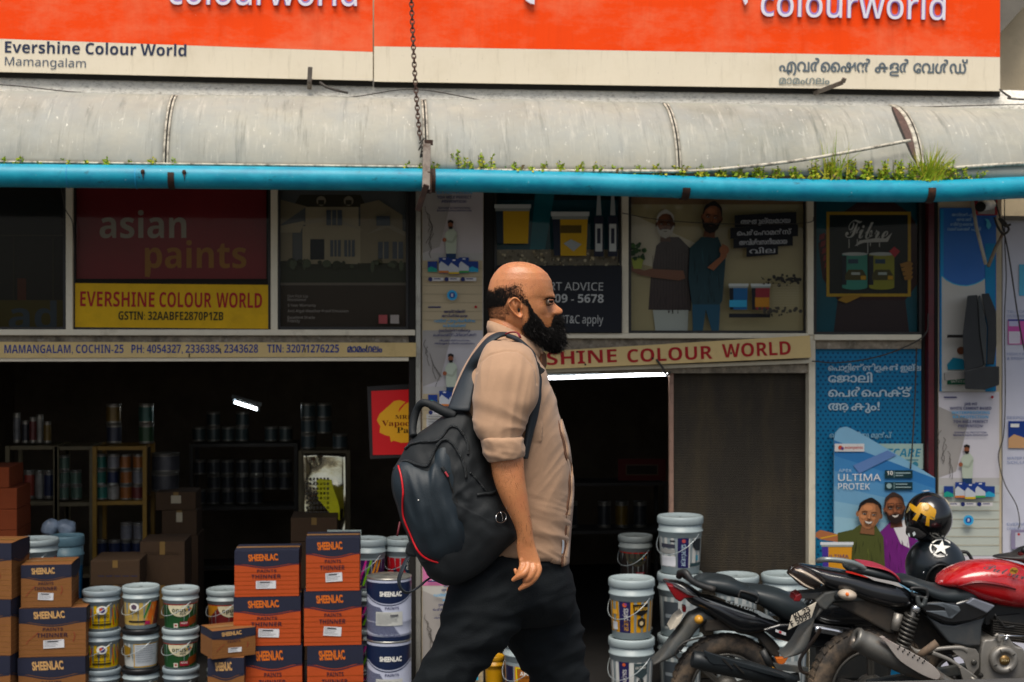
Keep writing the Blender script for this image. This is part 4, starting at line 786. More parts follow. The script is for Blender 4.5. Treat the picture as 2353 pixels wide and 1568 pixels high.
# ------------------------------------------------------------------ goods: pails, drums, cartons
mPl = mat('white_pail_plastic', '9ca9ab', .38, var=.04, vs=5, spec=.45, dirt_sheen=('8f9492', .35, 9, .55, .75))
mPlG = mat('grey_pail_plastic', '87949a', .4, var=.05, vs=5, dirt_sheen=('6f7676', .4, 9, .55, .75))
mPlB = mat('black_pail_lid', '141416', .4, var=.1)
mWireH = mat('pail_handle_wire', 'b9c2c4', .35, .5)
mTeal = mat('blue_translucent_pail', '1c6f9c', .4, var=.1); mTealG = mat('grey_blue_pail_rim', '5f7f8c', .4)
SL = .03   # floor slab
def mm(h): return ink(h, .4)
def lab_asian(pr, h, kind):
    bg = {'gold': 'c08a12', 'white': 'b9b9b4', 'ultima': 'c9cac6', 'grey': 'aeb2b0'}[kind]; nv = mm('23204f')
    pr.rect(-1.9, .12*h, 1.9, .64*h, mm(bg))
    if kind == 'gold':
        pr.rect(-.62, .12*h, -.05, .64*h, nv); pr.text('asian', -.16, .15*h, .26, mm('d29a1c'), w=.15*h*1.15, bold=.02, dx=0, dy=1, up=-1); pr.text('paints', -.16, .33*h, .26, iWh, w=.2*h, bold=.02, dx=0, dy=1, up=-1); pr.circ(-.33, .585*h, .1, mm('c85a2c')); pr.circ(-.28, .60*h, .06, mm('8a3f7a'))
        pr.poly([(.06, .60*h), (.86, .60*h), (.86, .46*h), (.5, .40*h), (.12, .45*h)], mm('1c1a18')); pr.text('ULTIMA', .16, .535*h, .1, mm('c9962a'), w=.45, bold=.01); pr.text('PROTEK', .16, .495*h, .14, mm('e0b040'), w=.7, bold=.03)
        pr.poly([(.3, .34*h), (.5, .38*h), (.72, .34*h), (.72, .24*h), (.5, .2*h), (.3, .24*h)], mm('2a2620')); pr.circ(.5, .28*h, .1, mm('c9b48a')); pr.rect(-1.05, .42*h, -.72, .5*h, mm('d9a23a')); pr.rect(-1.05, .16*h, -.72, .29*h, mm('cfd2d6'))
    elif kind == 'white':
        pr.rect(-.12, .12*h, .42, .64*h, nv); pr.text('asianpaints', .26, .15*h, .24, mm('b9d2de'), w=.38*h, bold=.02, dx=0, dy=1, up=-1); pr.circ(.17, .59*h, .09, mm('b04a4a'))
        pr.rect(-1.1, .46*h, -.25, .53*h, mm('3b3c48')); pr.rect(-.5, .57*h, -.25, .6*h, mm('2c2c34')); pr.rect(-1.15, .36*h, -.25, .44*h, mm('8f8f8c')); pr.rect(-1.1, .14*h, -.22, .32*h, mm('d8d8dc')); pr.poly([(.62, .62*h), (1.2, .62*h), (1.2, .4*h), (.8, .42*h), (.62, .5*h)], mm('23292e')); pr.rect(.5, .14*h, 1.3, .2*h, mm('2a3f44')); pr.rect(.85, .24*h, 1.0, .33*h, mm('2f86a0'))
    elif kind == 'ultima':
        pr.rect(-.62, .06*h, -.12, .64*h, nv); pr.text('asianpaints', -.24, .08*h, .22, iWh, w=.44*h, bold=.02, dx=0, dy=1, up=-1); pr.circ(-.36, .6*h, .08, mm('c85a2c'))
        pr.poly([(.12, .62*h), (.82, .62*h), (.82, .44*h), (.47, .36*h), (.12, .44*h)], mm('3b4a4e')); pr.text('ULTIMA', .2, .53*h, .12, iWh, w=.54, bold=.02); pr.circ(.47, .32*h, .16, mm('2c3438')); pr.text('6', .41, .30*h, .16, iWh, bold=.03)
    else:
        pr.rect(-.9, .16*h, -.1, .56*h, mm('3d444a')); pr.rect(-.8, .3*h, -.25, .36*h, mm('7d858a')); pr.rect(.1, .2*h, .7, .5*h, mm('9aa0a0'))
def lab_indigo(pr, h, kind):
    y = mm('c9a400'); pr.rect(-1.9, .06*h, 1.9, .68*h, y)
    for s in (-1, 1):
        for i, c in enumerate(('b3261c', '2c7a3a', 'd2741c', 'b3261c')): pr.poly([(s*(.72+i*.16), .12*h+i*.05*h), (s*(.80+i*.16), .12*h+i*.05*h), (s*(.62+i*.12), .58*h), (s*(.58+i*.12), .58*h)], mm(c))
    pr.circ(0, .53*h, .3, iWh, ry=.11*h); pr.circ(.02, .53*h, .16, mm('4a3a7a'), ry=.07*h); pr.circ(-.06, .55*h, .09, mm('c24a2c'), ry=.04*h)
    pr.text('INDIGO', 0, .33*h, .2, iBlk, w=.78, bold=.04, al='c'); pr.rect(-.5, .23*h, .5, .25*h, mm('5a4a10')); pr.rect(-.56, .14*h, .56, .19*h, mm('3a3410'))
def lab_gold(pr, h, kind):
    if kind == 'back':
        pr.rect(-1.9, .06*h, 1.9, .68*h, mm('b9bcb8')); pr.rect(-.45, .04*h, 1.25, .7*h, mm('b08a2a')); pr.rect(-.38, .07*h, 1.18, .62*h, mm('aeb4b8'))
        for i in range(8): pr.rect(-.3, (.57-.055*i)*h, R.uniform(.5, 1.05), (.583-.055*i)*h, mm('7f8890'))
        pr.poly([(-1.2, .35*h), (-.7, .3*h), (-.6, .55*h), (-1.2, .6*h)], mm('8a6a1c')); return
    pr.rect(-1.9, .1*h, 1.9, .66*h, mm('b59a52')); pr.poly([(.2, .1*h), (1.5, .1*h), (1.5, .66*h), (.7, .66*h)], mm('c9641c')); pr.poly([(.75, .1*h), (1.6, .1*h), (1.6, .66*h), (1.15, .66*h)], mm('5c2f2a')); pr.poly([(.15, .3*h), (.5, .66*h), (.66, .66*h), (.2, .26*h)], mm('2f7a3c'))
    pr.circ(-.42, .54*h, .3, iWh, ry=.1*h); pr.circ(-.42, .54*h, .17, mm('5a4a5a'), ry=.065*h); pr.text('INDIGO', -.42, .38*h, .17, mm('4a3c18'), w=.6, bold=.04, al='c'); pr.rect(-.8, .17*h, .3, .21*h, iBlk); pr.rect(.25, .12*h, .55, .2*h, mm('a02050'))
def lab_opus(pr, h, kind):
    c = {'green': '1f4a26', 'maroon': '6a2020', 'dark': '2a2422'}[kind]
    pr.rect(-1.9, .03*h, 1.9, .64*h, mm(c)); pr.rect(-1.9, .62*h, 1.9, .655*h, mm('b3261c'))
    if kind == 'green': pr.poly([(.3, .05*h), (1.2, .15*h), (1.2, .35*h), (.5, .28*h)], mm('7a3c14'))
    if kind == 'maroon': pr.poly([(-1.3, .2*h), (-.3, .62*h), (-1.3, .62*h)], mm('b0761c'))
    d = {'green': 0, 'maroon': .35, 'dark': .1}[kind]
    pr.poly([(d+.78*math.cos(a), .615*h+.29*h*math.sin(a)) for a in [math.pi+math.pi*i/20 for i in range(21)]], mm('cfc7a6' if kind != 'dark' else '4a4436'))
    pr.text('opus', d-.52, .44*h, .25, mm('17302a'), w=.85, bold=.05); pr.text('style', d-.05, .37*h, .14, mm('2a3a30'), w=.36, bold=.03)
    for x, y, c2 in ((.45, .56, '2a8a8a'), (.6, .52, 'd2741c'), (.5, .49, '2a4a9a'), (.38, .5, 'c8a02c')): pr.circ(d+x, y*h, .075, mm(c2), ry=.026*h, n=10)
    pr.rect(d-.05, .08*h, d+.5, .2*h, mm('8a1c2c')); pr.text('POWER', d+.22, .14*h, .1, iWh, w=.4, al='c', bold=.02); pr.rect(d-.42, .05*h, d-.16, .16*h, mm('c9c4b4')); pr.circ(d-.29, .11*h, .08, mm('a02020'), ry=.025*h)
def lab_stripe(pr, h, kind):
    pr.rect(-1.9, .05*h, 1.9, .6*h, mm('3a1c4a'))
    for i, (c, x) in enumerate((('c22a8a', -.5), ('6aa81c', -.2), ('d2841c', .15), ('d2841c', .38))):
        pr.poly([(x-.3+.25*i*.3, .1*h), (x-.16+.25*i*.3, .1*h), (x+.2, .36*h), (x+.42, .6*h), (x+.3, .6*h), (x+.06, .36*h)], mm(c))
def lab_red(pr, h, kind):
    pr.rect(-1.9, .05*h, 1.9, .6*h, mm('a8121c')); pr.circ(.62, .4*h, .55, mm('12354a'), ry=.17*h); pr.text('true', .2, .44*h, .24, iWh, w=.6, bold=.03); pr.text('coat', .2, .35*h, .24, iWh, w=.7, bold=.03); pr.poly([(.5, .28*h), (.6, .28*h), (.56, .2*h)], iWh); pr.poly([(-.7, .36*h), (-.5, .4*h), (-.35, .3*h), (-.55, .24*h)], mm('2a2040')); pr.text('INTERIOR', .3, .12*h, .1, mm('d8a0a0'), w=.6, bold=.02)
def lab_apex(pr, h, kind):
    pr.rect(-1.9, .04*h, 1.9, .58*h, mm('c8791c')); pr.rect(-1.2, .04*h, -.6, .58*h, mm('201f3c')); pr.poly([(-1.2, .02*h), (1.2, .02*h), (1.2, .2*h), (.2, .1*h), (-.6, .2*h)], mm('1f4a8a'))
    pr.poly([(-.45, .57*h), (.5, .57*h), (.5, .3*h), (.05, .12*h), (-.4, .28*h)], mm('d2c21c')); pr.poly([(-.38, .55*h), (.43, .55*h), (.43, .31*h), (.05, .16*h), (-.33, .3*h)], mm('9a5a14')); pr.text('APEX', -.2, .44*h, .2, iWh, w=.66, bold=.05); pr.text('DUST PROOF', -.2, .39*h, .08, iBlk, w=.6, bold=.02); pr.text('6', -.1, .22*h, .2, iWh, bold=.04); pr.rect(.06, .24*h, .36, .26*h, iWh)
def lab_band(pr, h, kind): pr.rect(-1.9, .5*h, 1.9, .6*h, mm('c0281c')); pr.rect(-1.9, .04*h, 1.9, .5*h, mm('b8b48a'))
def lab_plain(pr, h, kind): pr.rect(-1.9, .08*h, 1.9, .6*h, mm(kind or '5f6468'))
PAILG = 'paint pails stacked at the shop front'
def pail(px, yt, yb, w, Y, label, lab=None, kind=None, body=None, lid=None, rot=0., handle=1, z0=None, group=PAILG, open_=False):
    b = P(px, yb, Y); z0 = b.z if z0 is None else z0; hh = P(px, yt, Y).z-z0; r = w/2/ (F/((b-CAM).dot(FW)))
    body = body or mPl; lid = lid or body
    e = empty('paint_pail', (b.x, Y, z0), label, 'paint pail', group)
    rot += math.atan2(b.x, Y)*-1
    S = lambda rr, z: (r*rr, hh*z)
    m = MB(); prof = [S(.80, 0), S(.82, .008), S(.90, .64), S(.905, .645), S(.93, .65), S(.93, .72), S(.985, .73), S(.985, .755), S(.935, .765), S(.94, .86)]
    m.lathe([(.01, .001)]+prof+[(.01, hh*.86)], (b.x, Y, z0), body, 36, caps=False)
    if lab:
        def fn(x, z, L):
            t = z/hh; rr = r*(.82+(.90-.82)*min(1, max(0, t)/.64))+.0012+L*.00035
            a = x+rot; return Vector((b.x+math.sin(a)*rr, Y-math.cos(a)*rr, z0+z))
        pr = CylPrint(m, fn, r*.9); lab(pr, hh, kind)
    put(m, 'bucket', e)
    m = MB(); m.lathe([(.01, hh*.86)]+[S(.97, .862), S(1., .875), S(1., .955), S(.985, .985), S(.94, 1.), S(.91, .995), S(.90, .975)]+[(.01, hh*.972)], (b.x, Y, z0), lid, 36, caps=False); put(m, 'lid', e)
    if handle:
        m = MB(); pts = []
        for i in range(17):
            a = math.pi*i/16; dn = math.sin(a)*hh*(.36 if handle == 1 else .2)
            pts.append(Vector((b.x-math.cos(a)*r*1.03, Y-math.sin(a)*r*(1.02 if handle == 1 else 1.03)*(.98), z0+hh*.70-dn)))
        M2 = Matrix.Rotation(-.9 if handle == 1 else .5, 4, 'Z'); o = Vector((b.x, Y, 0))
        m.tube([o+(M2 @ (p-o)) for p in pts], .0025, mWireH, 5); put(m, 'handle', e)
    return e
I3 = 'yellow pails with parrot coloured labels'
pail(82, 1237, 1338, 104, 9.42, 'white pail with a red band behind the tan cartons at the far left', lab_band)
pail(82, 1338, 1440, 104, 9.42, 'white pail mostly hidden behind tan cartons, under the red banded pail', lab_plain, '8f9694'); pail(82, 1440, 1600, 104, 9.42, 'lowest white pail hidden behind the tan cartons at far left', lab_plain, '8f9694', z0=SL)
pail(154, 1229, 1402, 78, 9.8, 'tall blue pail with grey rim standing behind the white red banded pail', lab_plain, '14608e', body=mTealG, handle=0); pail(154, 1402, 1600, 78, 9.8, 'blue pail beneath the tall blue one in the left shop', lab_plain, '14608e', body=mTealG, z0=SL, handle=0)
pail(234, 1353, 1444, 87, 9.05, 'yellow label pail on top of the left pail column', lab_indigo, body=mPlG); pail(234, 1444, 1533, 87, 9.05, 'yellow label pail in the middle of the left pail column', lab_indigo, body=mPlG); pail(234, 1533, 1620, 87, 9.05, 'yellow label pail at the bottom of the left pail column', lab_indigo, body=mPlG, z0=SL)
pail(324, 1345, 1440, 85, 9.05, 'gold label pail with orange swoosh topping the second pail column', lab_gold, body=mPl); pail(324, 1440, 1530, 85, 9.05, 'pail with black lid and gold framed text label, second column middle', lab_gold, 'back', lid=mPlB); pail(324, 1530, 1620, 85, 9.05, 'pail with black lid at the bottom of the second column', lab_gold, 'back', lid=mPlB, z0=SL)
pail(415, 1350, 1440, 85, 9.05, 'green label pail with cream half circle topping the third pail column', lab_opus, 'green', body=mPl); pail(415, 1440, 1530, 85, 9.05, 'green label pail half hidden by the small tan carton', lab_opus, 'green', body=mPl); pail(416, 1530, 1620, 85, 9.05, 'grey pail at the bottom of the third column', lab_plain, '3a2c22', body=mPlG, z0=SL)
pail(517, 1352, 1442, 85, 9.3, 'maroon label pail squeezed beside the stacked orange cartons', lab_opus, 'maroon', body=mPl); pail(517, 1442, 1535, 85, 9.3, 'pail hidden below the maroon label pail', lab_plain, '4a3030'); pail(517, 1535, 1620, 85, 9.3, 'lowest pail hidden below the maroon label pail', lab_plain, '4a3030', z0=SL)
pail(847, 1236, 1352, 84, 9.45, 'white pail with rainbow stripes behind the silver drum', lab_stripe, handle=1); pail(847, 1352, 1440, 84, 9.45, 'striped pail hidden below the rainbow striped one', lab_stripe); pail(847, 1440, 1530, 84, 9.45, 'third striped pail of the column behind the drums', lab_stripe); pail(847, 1530, 1620, 84, 9.45, 'bottom striped pail of the column behind the drums', lab_stripe, z0=SL)
pail(926, 1236, 1340, 82, 9.48, 'red label pail with round dark badge beside the backpack', lab_red); pail(926, 1340, 1430, 82, 9.48, 'second red label pail under the one with a dark badge', lab_red); pail(926, 1430, 1520, 82, 9.48, 'third red label pail of the column by the pillar', lab_red); pail(926, 1520, 1620, 82, 9.48, 'bottom red label pail of the column by the pillar', lab_red, z0=SL)
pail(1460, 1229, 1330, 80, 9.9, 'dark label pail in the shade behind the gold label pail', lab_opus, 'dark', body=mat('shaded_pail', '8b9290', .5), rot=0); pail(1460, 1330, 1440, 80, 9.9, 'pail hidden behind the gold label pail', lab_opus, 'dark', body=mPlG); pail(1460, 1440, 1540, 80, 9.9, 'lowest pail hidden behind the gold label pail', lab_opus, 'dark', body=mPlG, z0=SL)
pail(1563, 1184, 1314, 106, 9.12, 'white pail with silver label topping the tall column at the screen', lab_asian, 'white'); pail(1563, 1314, 1456, 106, 9.12, 'grey label pail in the middle of the tall column behind the bike tail', lab_asian, 'grey', handle=0); pail(1563, 1456, 1600, 106, 9.12, 'grey label pail at the foot of the tall column behind the rear wheel', lab_asian, 'grey', z0=SL, handle=0)
pail(1451, 1327, 1462, 107, 8.95, 'gold label pail on top of the short column by the doorway', lab_asian, 'gold'); pail(1451, 1462, 1600, 107, 8.95, 'white label pail with dark shield under the gold label pail', lab_asian, 'ultima', z0=SL)
pail(1692, 1320, 1440, 104, 9.1, 'white lidded pail showing just above the black motorbike seat', lab_asian, 'grey', handle=0); pail(1692, 1440, 1600, 104, 9.1, 'pail hidden behind the black motorbike', lab_asian, 'grey', z0=SL, handle=0)
pail(1803, 1318, 1440, 108, 9.1, 'white lidded pail between the two motorbike tails', lab_asian, 'grey', handle=0); pail(1803, 1440, 1600, 108, 9.1, 'pail hidden behind both motorbikes', lab_asian, 'grey', z0=SL, handle=0)
pail(1204, 1464, 1590, 98, 8.98, 'orange label pail seen between the legs of the walking man', lab_apex, z0=SL)
pail(1136, 1505, 1600, 46, 9.2, 'small yellow tin beside the orange label pail', lab_plain, 'b8860b', body=mat('yellow_tin', 'c08c10', .4), z0=SL, handle=0)

# metal drums
mDrW = mat('white_drum_paint', 'a9aec0', .38, var=.04, dirt_sheen=('8f93a0', .3, 8, .6, .75)); mDrN = mat('navy_drum_paint', '12203f', .3, var=.1); mTin = mat('tin_lid', 'a9a79f', .3, .8, var=.1)
def drum(px, yt, yb, w, Y, label, z0=None):
    b = P(px, yb, Y); z0 = b.z if z0 is None else z0; hh = P(px, yt, Y).z-z0; r = w/2/(F/((b-CAM).dot(FW)))
    e = empty('paint_drum', (b.x, Y, z0), label, 'paint drum', 'metal paint drums'); m = MB()
    m.lathe([(.01, .002), (r*.97, 0), (r, .006), (r, hh*.09), (r*1.015, hh*.1), (r, hh*.115), (r, hh*.28), (r*1.018, hh*.30), (r, hh*.32), (r, hh*.94), (r*.985, hh*.97)], (b.x, Y, z0), mDrW, 48, caps=False)
    ro = -math.atan2(b.x, Y)
    pr = CylPrint(m, lambda x, z, L: Vector((b.x+math.sin(x+ro)*(r+.001+L*.0004), Y-math.cos(x+ro)*(r+.001+L*.0004), z0+z)), r)
    n = 24; top = []; 
    for i in range(n):
        a0 = -1.7+3.4*i/n; a1 = -1.7+3.4*(i+1)/n; f = lambda a: hh*(.60+.12*min(1, (a*.9)**2))
        pr.mb.add([pr.fn(a0, f(a0), 1), pr.fn(a1, f(a1), 1), pr.fn(a1, hh*.93, 1), pr.fn(a0, hh*.93, 1)], [(0, 1, 2, 3)], mDrN, True)
        pr.mb.add([pr.fn(a0, f(a0)-hh*.02, 1), pr.fn(a1, f(a1)-hh*.02, 1), pr.fn(a1, f(a1)-hh*.035, 1), pr.fn(a0, f(a0)-hh*.035, 1)], [(0, 1, 2, 3)], mDrN, True)
    pr.L = 3; pr.rect(-1.7, 0, 1.7, hh*.07, mDrN)
    for i in range(22):     # curved engraved lines
        y = hh*(.09+.022*i); x1 = .55-.045*i
        pts = [(-1.5+(x1+1.5)*q/8, y+hh*.10*(1-q/8)**2-hh*.02*q/8) for q in range(9)]; pr.L = 3; pr.line(pts, .006, mm('5a5f78'))
    pr.L = 5; pr.text('SHEENLAC', -.42, hh*.72, .2, iWh, w=1.0, bold=.05, f='0'); pr.text('PAINTS', -.18, hh*.51, .11, mm('2a2f55'), w=.62, bold=.05)
    pr.rect(-.6, hh*.25, .62, hh*.47, mm('b9bab4'))
    for i in range(9): pr.rect(-.55, hh*(.44-.02*i), -.55+R.uniform(.4, 1.1), hh*(.446-.02*i), mm('8c8d8c'))
    pr.rect(.05, hh*.40, .4, hh*.43, mm('5c5c60')); put(m, 'barrel', e)
    m = MB(); m.lathe([(r*.985, hh*.965), (r*1.01, hh*.975), (r*1.01, hh*.995), (r*.96, hh), (r*.93, hh*.985), (r*.4, hh*.982), (r*.38, hh*1.0), (r*.1, hh*1.0)], (b.x, Y, z0), mTin, 48); put(m, 'lid', e)
drum(894, 1322, 1464, 102, 8.85, 'white and navy metal drum on top, right under the bag strap'); drum(894, 1464, 1610, 102, 8.85, 'white and navy metal drum at the bottom beside orange cartons', SL)

# cartons
mNvC = mat('navy_carton_print', '12172f', .75, var=.1); mOrC = mat('orange_carton', 'ae4204', .8, var=.08, vs=9, bump=.1, bs=60, dirt_sheen=('8a3a0c', .4, 5, .55, .8)); mTaC = mat('tan_carton', '7d4e20', .8, var=.08, vs=9, bump=.1, bs=60, dirt_sheen=('8a5c2c', .4, 5, .55, .8)); mTape = mat('brown_tape', '8a6234', .4); mStk = mat('white_sticker', 'cfd0d2', .5)
def carton(px0, px1, yt, yb, Y, kind, label, rot=0., z0=None, thinner=True, dep=.3, group='thinner cartons stacked at the shop front'):
    pc = (px0+px1)/2; b = P(pc, yb, Y); z0 = b.z if z0 is None else z0; h = P(pc, yt, Y).z-z0; w = P(px1, 1400, Y).x-P(px0, 1400, Y).x
    h -= .003
    e = empty('thinner_carton', (b.x, Y+dep/2, z0), label, 'carton', group, rot)
    base = mOrC if kind == 'o' else mTaC; tx = mm('3a2430'); lt = mm('d06a20') if kind == 'o' else mm('c59a62')
    M = WM[e.name]; m = MB(); T = lambda x, y, z: M @ Vector((x, y, z))
    X = w/2; D = dep/2; zs = [0, h*.71, h]; w2 = lambda q: noise.noise(Vector((q*3, b.x*5, z0*7)))*.008
    for (za, zb2, mt) in ((0, h*.71, base), (h*.71, h, mNvC)):
        c4 = [(-X+w2(1), -D), (X+w2(2), -D), (X+w2(3), D), (-X+w2(4), D)]
        m.add([T(x, y, za) for x, y in c4]+[T(x, y, zb2) for x, y in c4], [(0, 1, 5, 4), (1, 2, 6, 5), (2, 3, 7, 6), (3, 0, 4, 7)], mt)
    m.add([T(-X, -D, 0), T(X, -D, 0), T(X, D, 0), T(-X, D, 0)], [(3, 2, 1, 0)], base)
    for s in (-1, 1): m.add([T(-X+w2(1), s*D, h), T(X, s*D, h), T(X, s*.004, h+.002), T(-X, s*.004, h+.002)], [(0, 1, 2, 3)], base if kind != 'o' else mNvC)
    m.add([T(-X, -.03, h+.0035), T(X, -.03, h+.0035), T(X, .03, h+.0035), T(-X, .03, h+.0035)], [(0, 1, 2, 3)], mTape)
    for side in (0, 1):
        if side == 0: fn = lambda x, z, L: T(x, -D-.0006-L*.0004, z)
        else: fn = lambda x, z, L: T(X+.0006+L*.0004+.004, x*D/X, z)
        pr = Print(m, fn); n = 20
        f = lambda x: h*.71-h*.05*math.cos(x/X*math.pi)*.8-h*.02
        for i in range(n):
            a0 = -X+2*X*i/n; a1 = a0+2*X/n
            m.add([fn(a0, f(a0), 1), fn(a1, f(a1), 1), fn(a1, h*.995, 1), fn(a0, h*.995, 1)], [(0, 1, 2, 3)], mNvC)
            m.add([fn(a0, f(a0)-h*.012, 1), fn(a1, f(a1)-h*.012, 1), fn(a1, f(a1)-h*.035, 1), fn(a0, f(a0)-h*.035, 1)], [(0, 1, 2, 3)], mm('4a2a3a') if kind == 'o' else mNvC)
        pr.L = 3; ln = mm('9a4410') if kind == 'o' else mm('8f6230')
        for i in range(6): pr.L = 2; pr.rect(-X, h*(.06+.095*i), X, h*(.068+.095*i), ln)
        pr.L = 4
        if side == 0:
            pr.text('SHEENLAC', -.05*w, h*.79, h*.135, lt, w=w*.46, bold=.035, al='c', dx=1, dy=.02, up=-1, sh=-.1, f='0'); 
            pr.text('PAINTS', 0, h*.53, h*.062, tx, w=w*.30, bold=.05, al='c', up=-1); 
            if thinner: pr.text('THINNER', -.01*w, h*.40, h*.082, tx, w=w*.46, bold=.03, al='c', up=-1)
            if kind == 't': pr.line([(w*.3, h*.3), (w*.33, h*.42), (w*.31, h*.5)], .004, mm('8a3a2a')); pr.line([(-w*.4, h*.26), (-w*.36, h*.34), (-w*.22, h*.5)], .003, mm('8a3a2a'))
    put(m, 'box', e)
    m = MB(); sx = R.uniform(-.03, .03)*w; sw = w*.155; sh = h*.085; sa = R.uniform(-.08, .08); zc_ = h*.26
    fn = lambda x, z, L: T(sx+x*math.cos(sa)-z*math.sin(sa), -D-.004-L*.0004, zc_+x*math.sin(sa)+z*math.cos(sa))
    pr = Print(m, fn); pr.rect(-sw, -sh, sw, sh, mStk); g_ = mm('8a8c90')
    for i in range(5): pr.L = 2; pr.rect(-sw*.9, sh*(.7-.33*i), sw*R.uniform(.1, .8), sh*(.82-.33*i), g_)
    pr.L = 3; pr.rect(-sw*.6, sh*.5, sw*.4, sh*.78, mm('4f5054')); put(m, 'sticker', e)
    return e
carton(-118, 36, 1247, 1377, 8.8, 't', 'tan carton on top of the stack cut off by the left picture edge', -.12); carton(-120, 34, 1377, 1506, 8.8, 't', 'tan carton second from top of the stack at the left picture edge', -.12); carton(-122, 32, 1506, 1640, 8.8, 't', 'lowest tan carton of the stack at the left picture edge', -.12, SL)
carton(47, 161, 1297, 1396, 8.85, 't', 'small tan carton on top of the second stack, under the white pail', .03); carton(43, 197, 1396, 1509, 8.85, 't', 'wide tan carton in the middle of the second stack, bracketed 1 written on', .03); carton(40, 195, 1509, 1640, 8.85, 't', 'wide tan carton at the bottom of the second stack', .02, SL)
carton(539, 687, 1265, 1371, 8.82, 'o', 'orange carton on top of the shorter orange stack', 0); carton(537, 691, 1371, 1484, 8.82, 'o', 'orange carton with tilted sticker in the middle of the shorter orange stack', 0); carton(560, 694, 1484, 1620, 8.82, 'o', 'orange carton at the bottom of the shorter orange stack', 0, SL)
carton(703, 827, 1236, 1358, 8.8, 'o', 'orange carton with two stickers topping the taller orange stack', 0); carton(699, 831, 1358, 1483, 8.8, 'o', 'orange carton in the middle of the taller stack beside the drums', 0); carton(706, 835, 1483, 1620, 8.8, 'o', 'orange carton at the bottom of the taller stack beside the drums', 0, SL)
carton(468, 572, 1446, 1511, 8.72, 't', 'small squat tan carton turned to show its side, before the green pail', .42, thinner=False, dep=.22); carton(478, 560, 1511, 1640, 8.72, 't', 'narrow navy topped carton holding up the small squat carton', 0, SL, dep=.25)

# ------------------------------------------------------------------ inside the dark shop
mRack = mat('olive_brown_rack', '6d6246', .6, var=.2); mYRack = mat('yellow_rack_paint', '8a660a', .55, var=.2)
def rack(label, px0, px1, levels, ybot, Y, dep, mt, t=.03, name='shelf_rack'):
    e = empty(name, P((px0+px1)/2, ybot, Y), label, 'shelf rack'); zb = SL
    zt = P(px0, levels[0], Y).z
    for px in (px0, px1):
        for d in (0, dep):
            m = MB(); x = P(px, 1100, Y).x; m.box((x, Y+d, (zt+zb)/2), (t, t, zt-zb), mt); put(m, 'post', e)
    for y in levels:
        z = P((px0+px1)/2, y, Y).z; m = MB(); xa = P(px0, y, Y).x+t/2; xb = P(px1, y, Y).x-t/2; m.box(((xa+xb)/2, Y+dep/2, z-.014), (xb-xa, dep-.002, .028), mt); put(m, 'shelf', e)
    return e
rack('olive brown shelf rack with tins along the left wall of the shop', 18, 128, [1025, 1153, 1320], 1500, 11.0, .4, mRack, .03); rack('second olive rack right beside the yellow rack', 131, 211, [1026, 1155, 1320], 1500, 11.0, .4, mRack, .03)
rack('bright yellow rack holding three rows of paint tins', 218, 333, [1026, 1152, 1285], 1500, 10.9, .4, mYRack, .03)
rack('dark rack with tins at the back right of the left shop', 440, 680, [1020, 1165, 1300], 1500, 12.3, .4, mat('dark_rack', '2a2622', .7, var=.2), .03); rack('narrow rack with stacked dark tins near the foil sheet', 690, 800, [1036, 1240], 1500, 11.2, .4, mRack, .025)
tinc = {}
def tin(px, yb, w, hpx, Y, colr, label, group):
    if Y > 11.3 and R.random() < .22: return
    px += R.uniform(-1.6, 1.6); Y += R.uniform(-.03, .05)
    b = P(px, yb, Y); k = F/((b-CAM).dot(FW)); r = w/2/k; h = hpx/k; key = (colr, round(r, 3), round(h, 3))
    if key not in tinc:
        e = empty('paint_tin', (0, 0, -50), label, 'tin', group); M = WM[e.name]; m = MB(); o = M.translation
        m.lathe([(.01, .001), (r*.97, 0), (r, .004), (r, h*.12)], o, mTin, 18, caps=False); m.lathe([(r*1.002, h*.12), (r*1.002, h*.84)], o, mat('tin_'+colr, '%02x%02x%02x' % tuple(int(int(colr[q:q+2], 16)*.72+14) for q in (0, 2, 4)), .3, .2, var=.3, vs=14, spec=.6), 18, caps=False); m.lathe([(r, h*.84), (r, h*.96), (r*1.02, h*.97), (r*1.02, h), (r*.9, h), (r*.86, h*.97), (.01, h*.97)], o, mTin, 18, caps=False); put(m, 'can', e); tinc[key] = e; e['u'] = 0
    src = tinc[key]
    if src.location.z < -40: o = src
    else: o = copy_tree(src)
    o.pop('u', None) if 'u' in o.keys() else None
    place(o, b, 0, label, group); o.rotation_euler = (0, 0, 0)
cols = ['1f7a68', 'a8a49c', 'b0601c', '24305a', '8a8a90', '7a2a28', '3c5a34']
for r_ in range(3):
    for c_ in range(4):
        tin(232+c_*28.5, 1148-r_*35, 27, 34.5, 11.0, [['1f7a68', 'a8a49c', 'b0601c', '7a2a28'], ['1f7a68', '24305a', 'b0601c', '8a8a90'], ['1f7a68', '8a8a90', 'b0601c', 'b0601c']][r_][c_], 'small paint tin in the three tin rows of the yellow rack', 'tins in the yellow rack')
for c_ in range(4): tin(234+c_*28, 1281, 27, 40, 11.0, '24305a', 'dark blue tin on the lowest shelf of the yellow rack', 'tins low in the yellow rack')
for c_ in range(2): tin(292+c_*28, 1241, 27, 40, 11.0, '8a8a90', 'grey tin standing on the dark blue tins of the yellow rack', 'grey tins low in the yellow rack')
for i, (x, h) in enumerate(((40, 70), (58, 52), (76, 60), (92, 66), (110, 50))): tin(x, 1018.5, 17, h, 11.1, ['8a8a90', '3c3c48', '7a2a28', 'a8a49c', '8a6a1c'][i], ['slim grey tin at the left end of the top olive shelf', 'short dark tin on the top olive shelf', 'slim red tin on the top olive shelf', 'slim pale tin on the top olive shelf', 'short ochre tin on the top olive shelf'][i], 'slim tins on the olive rack')
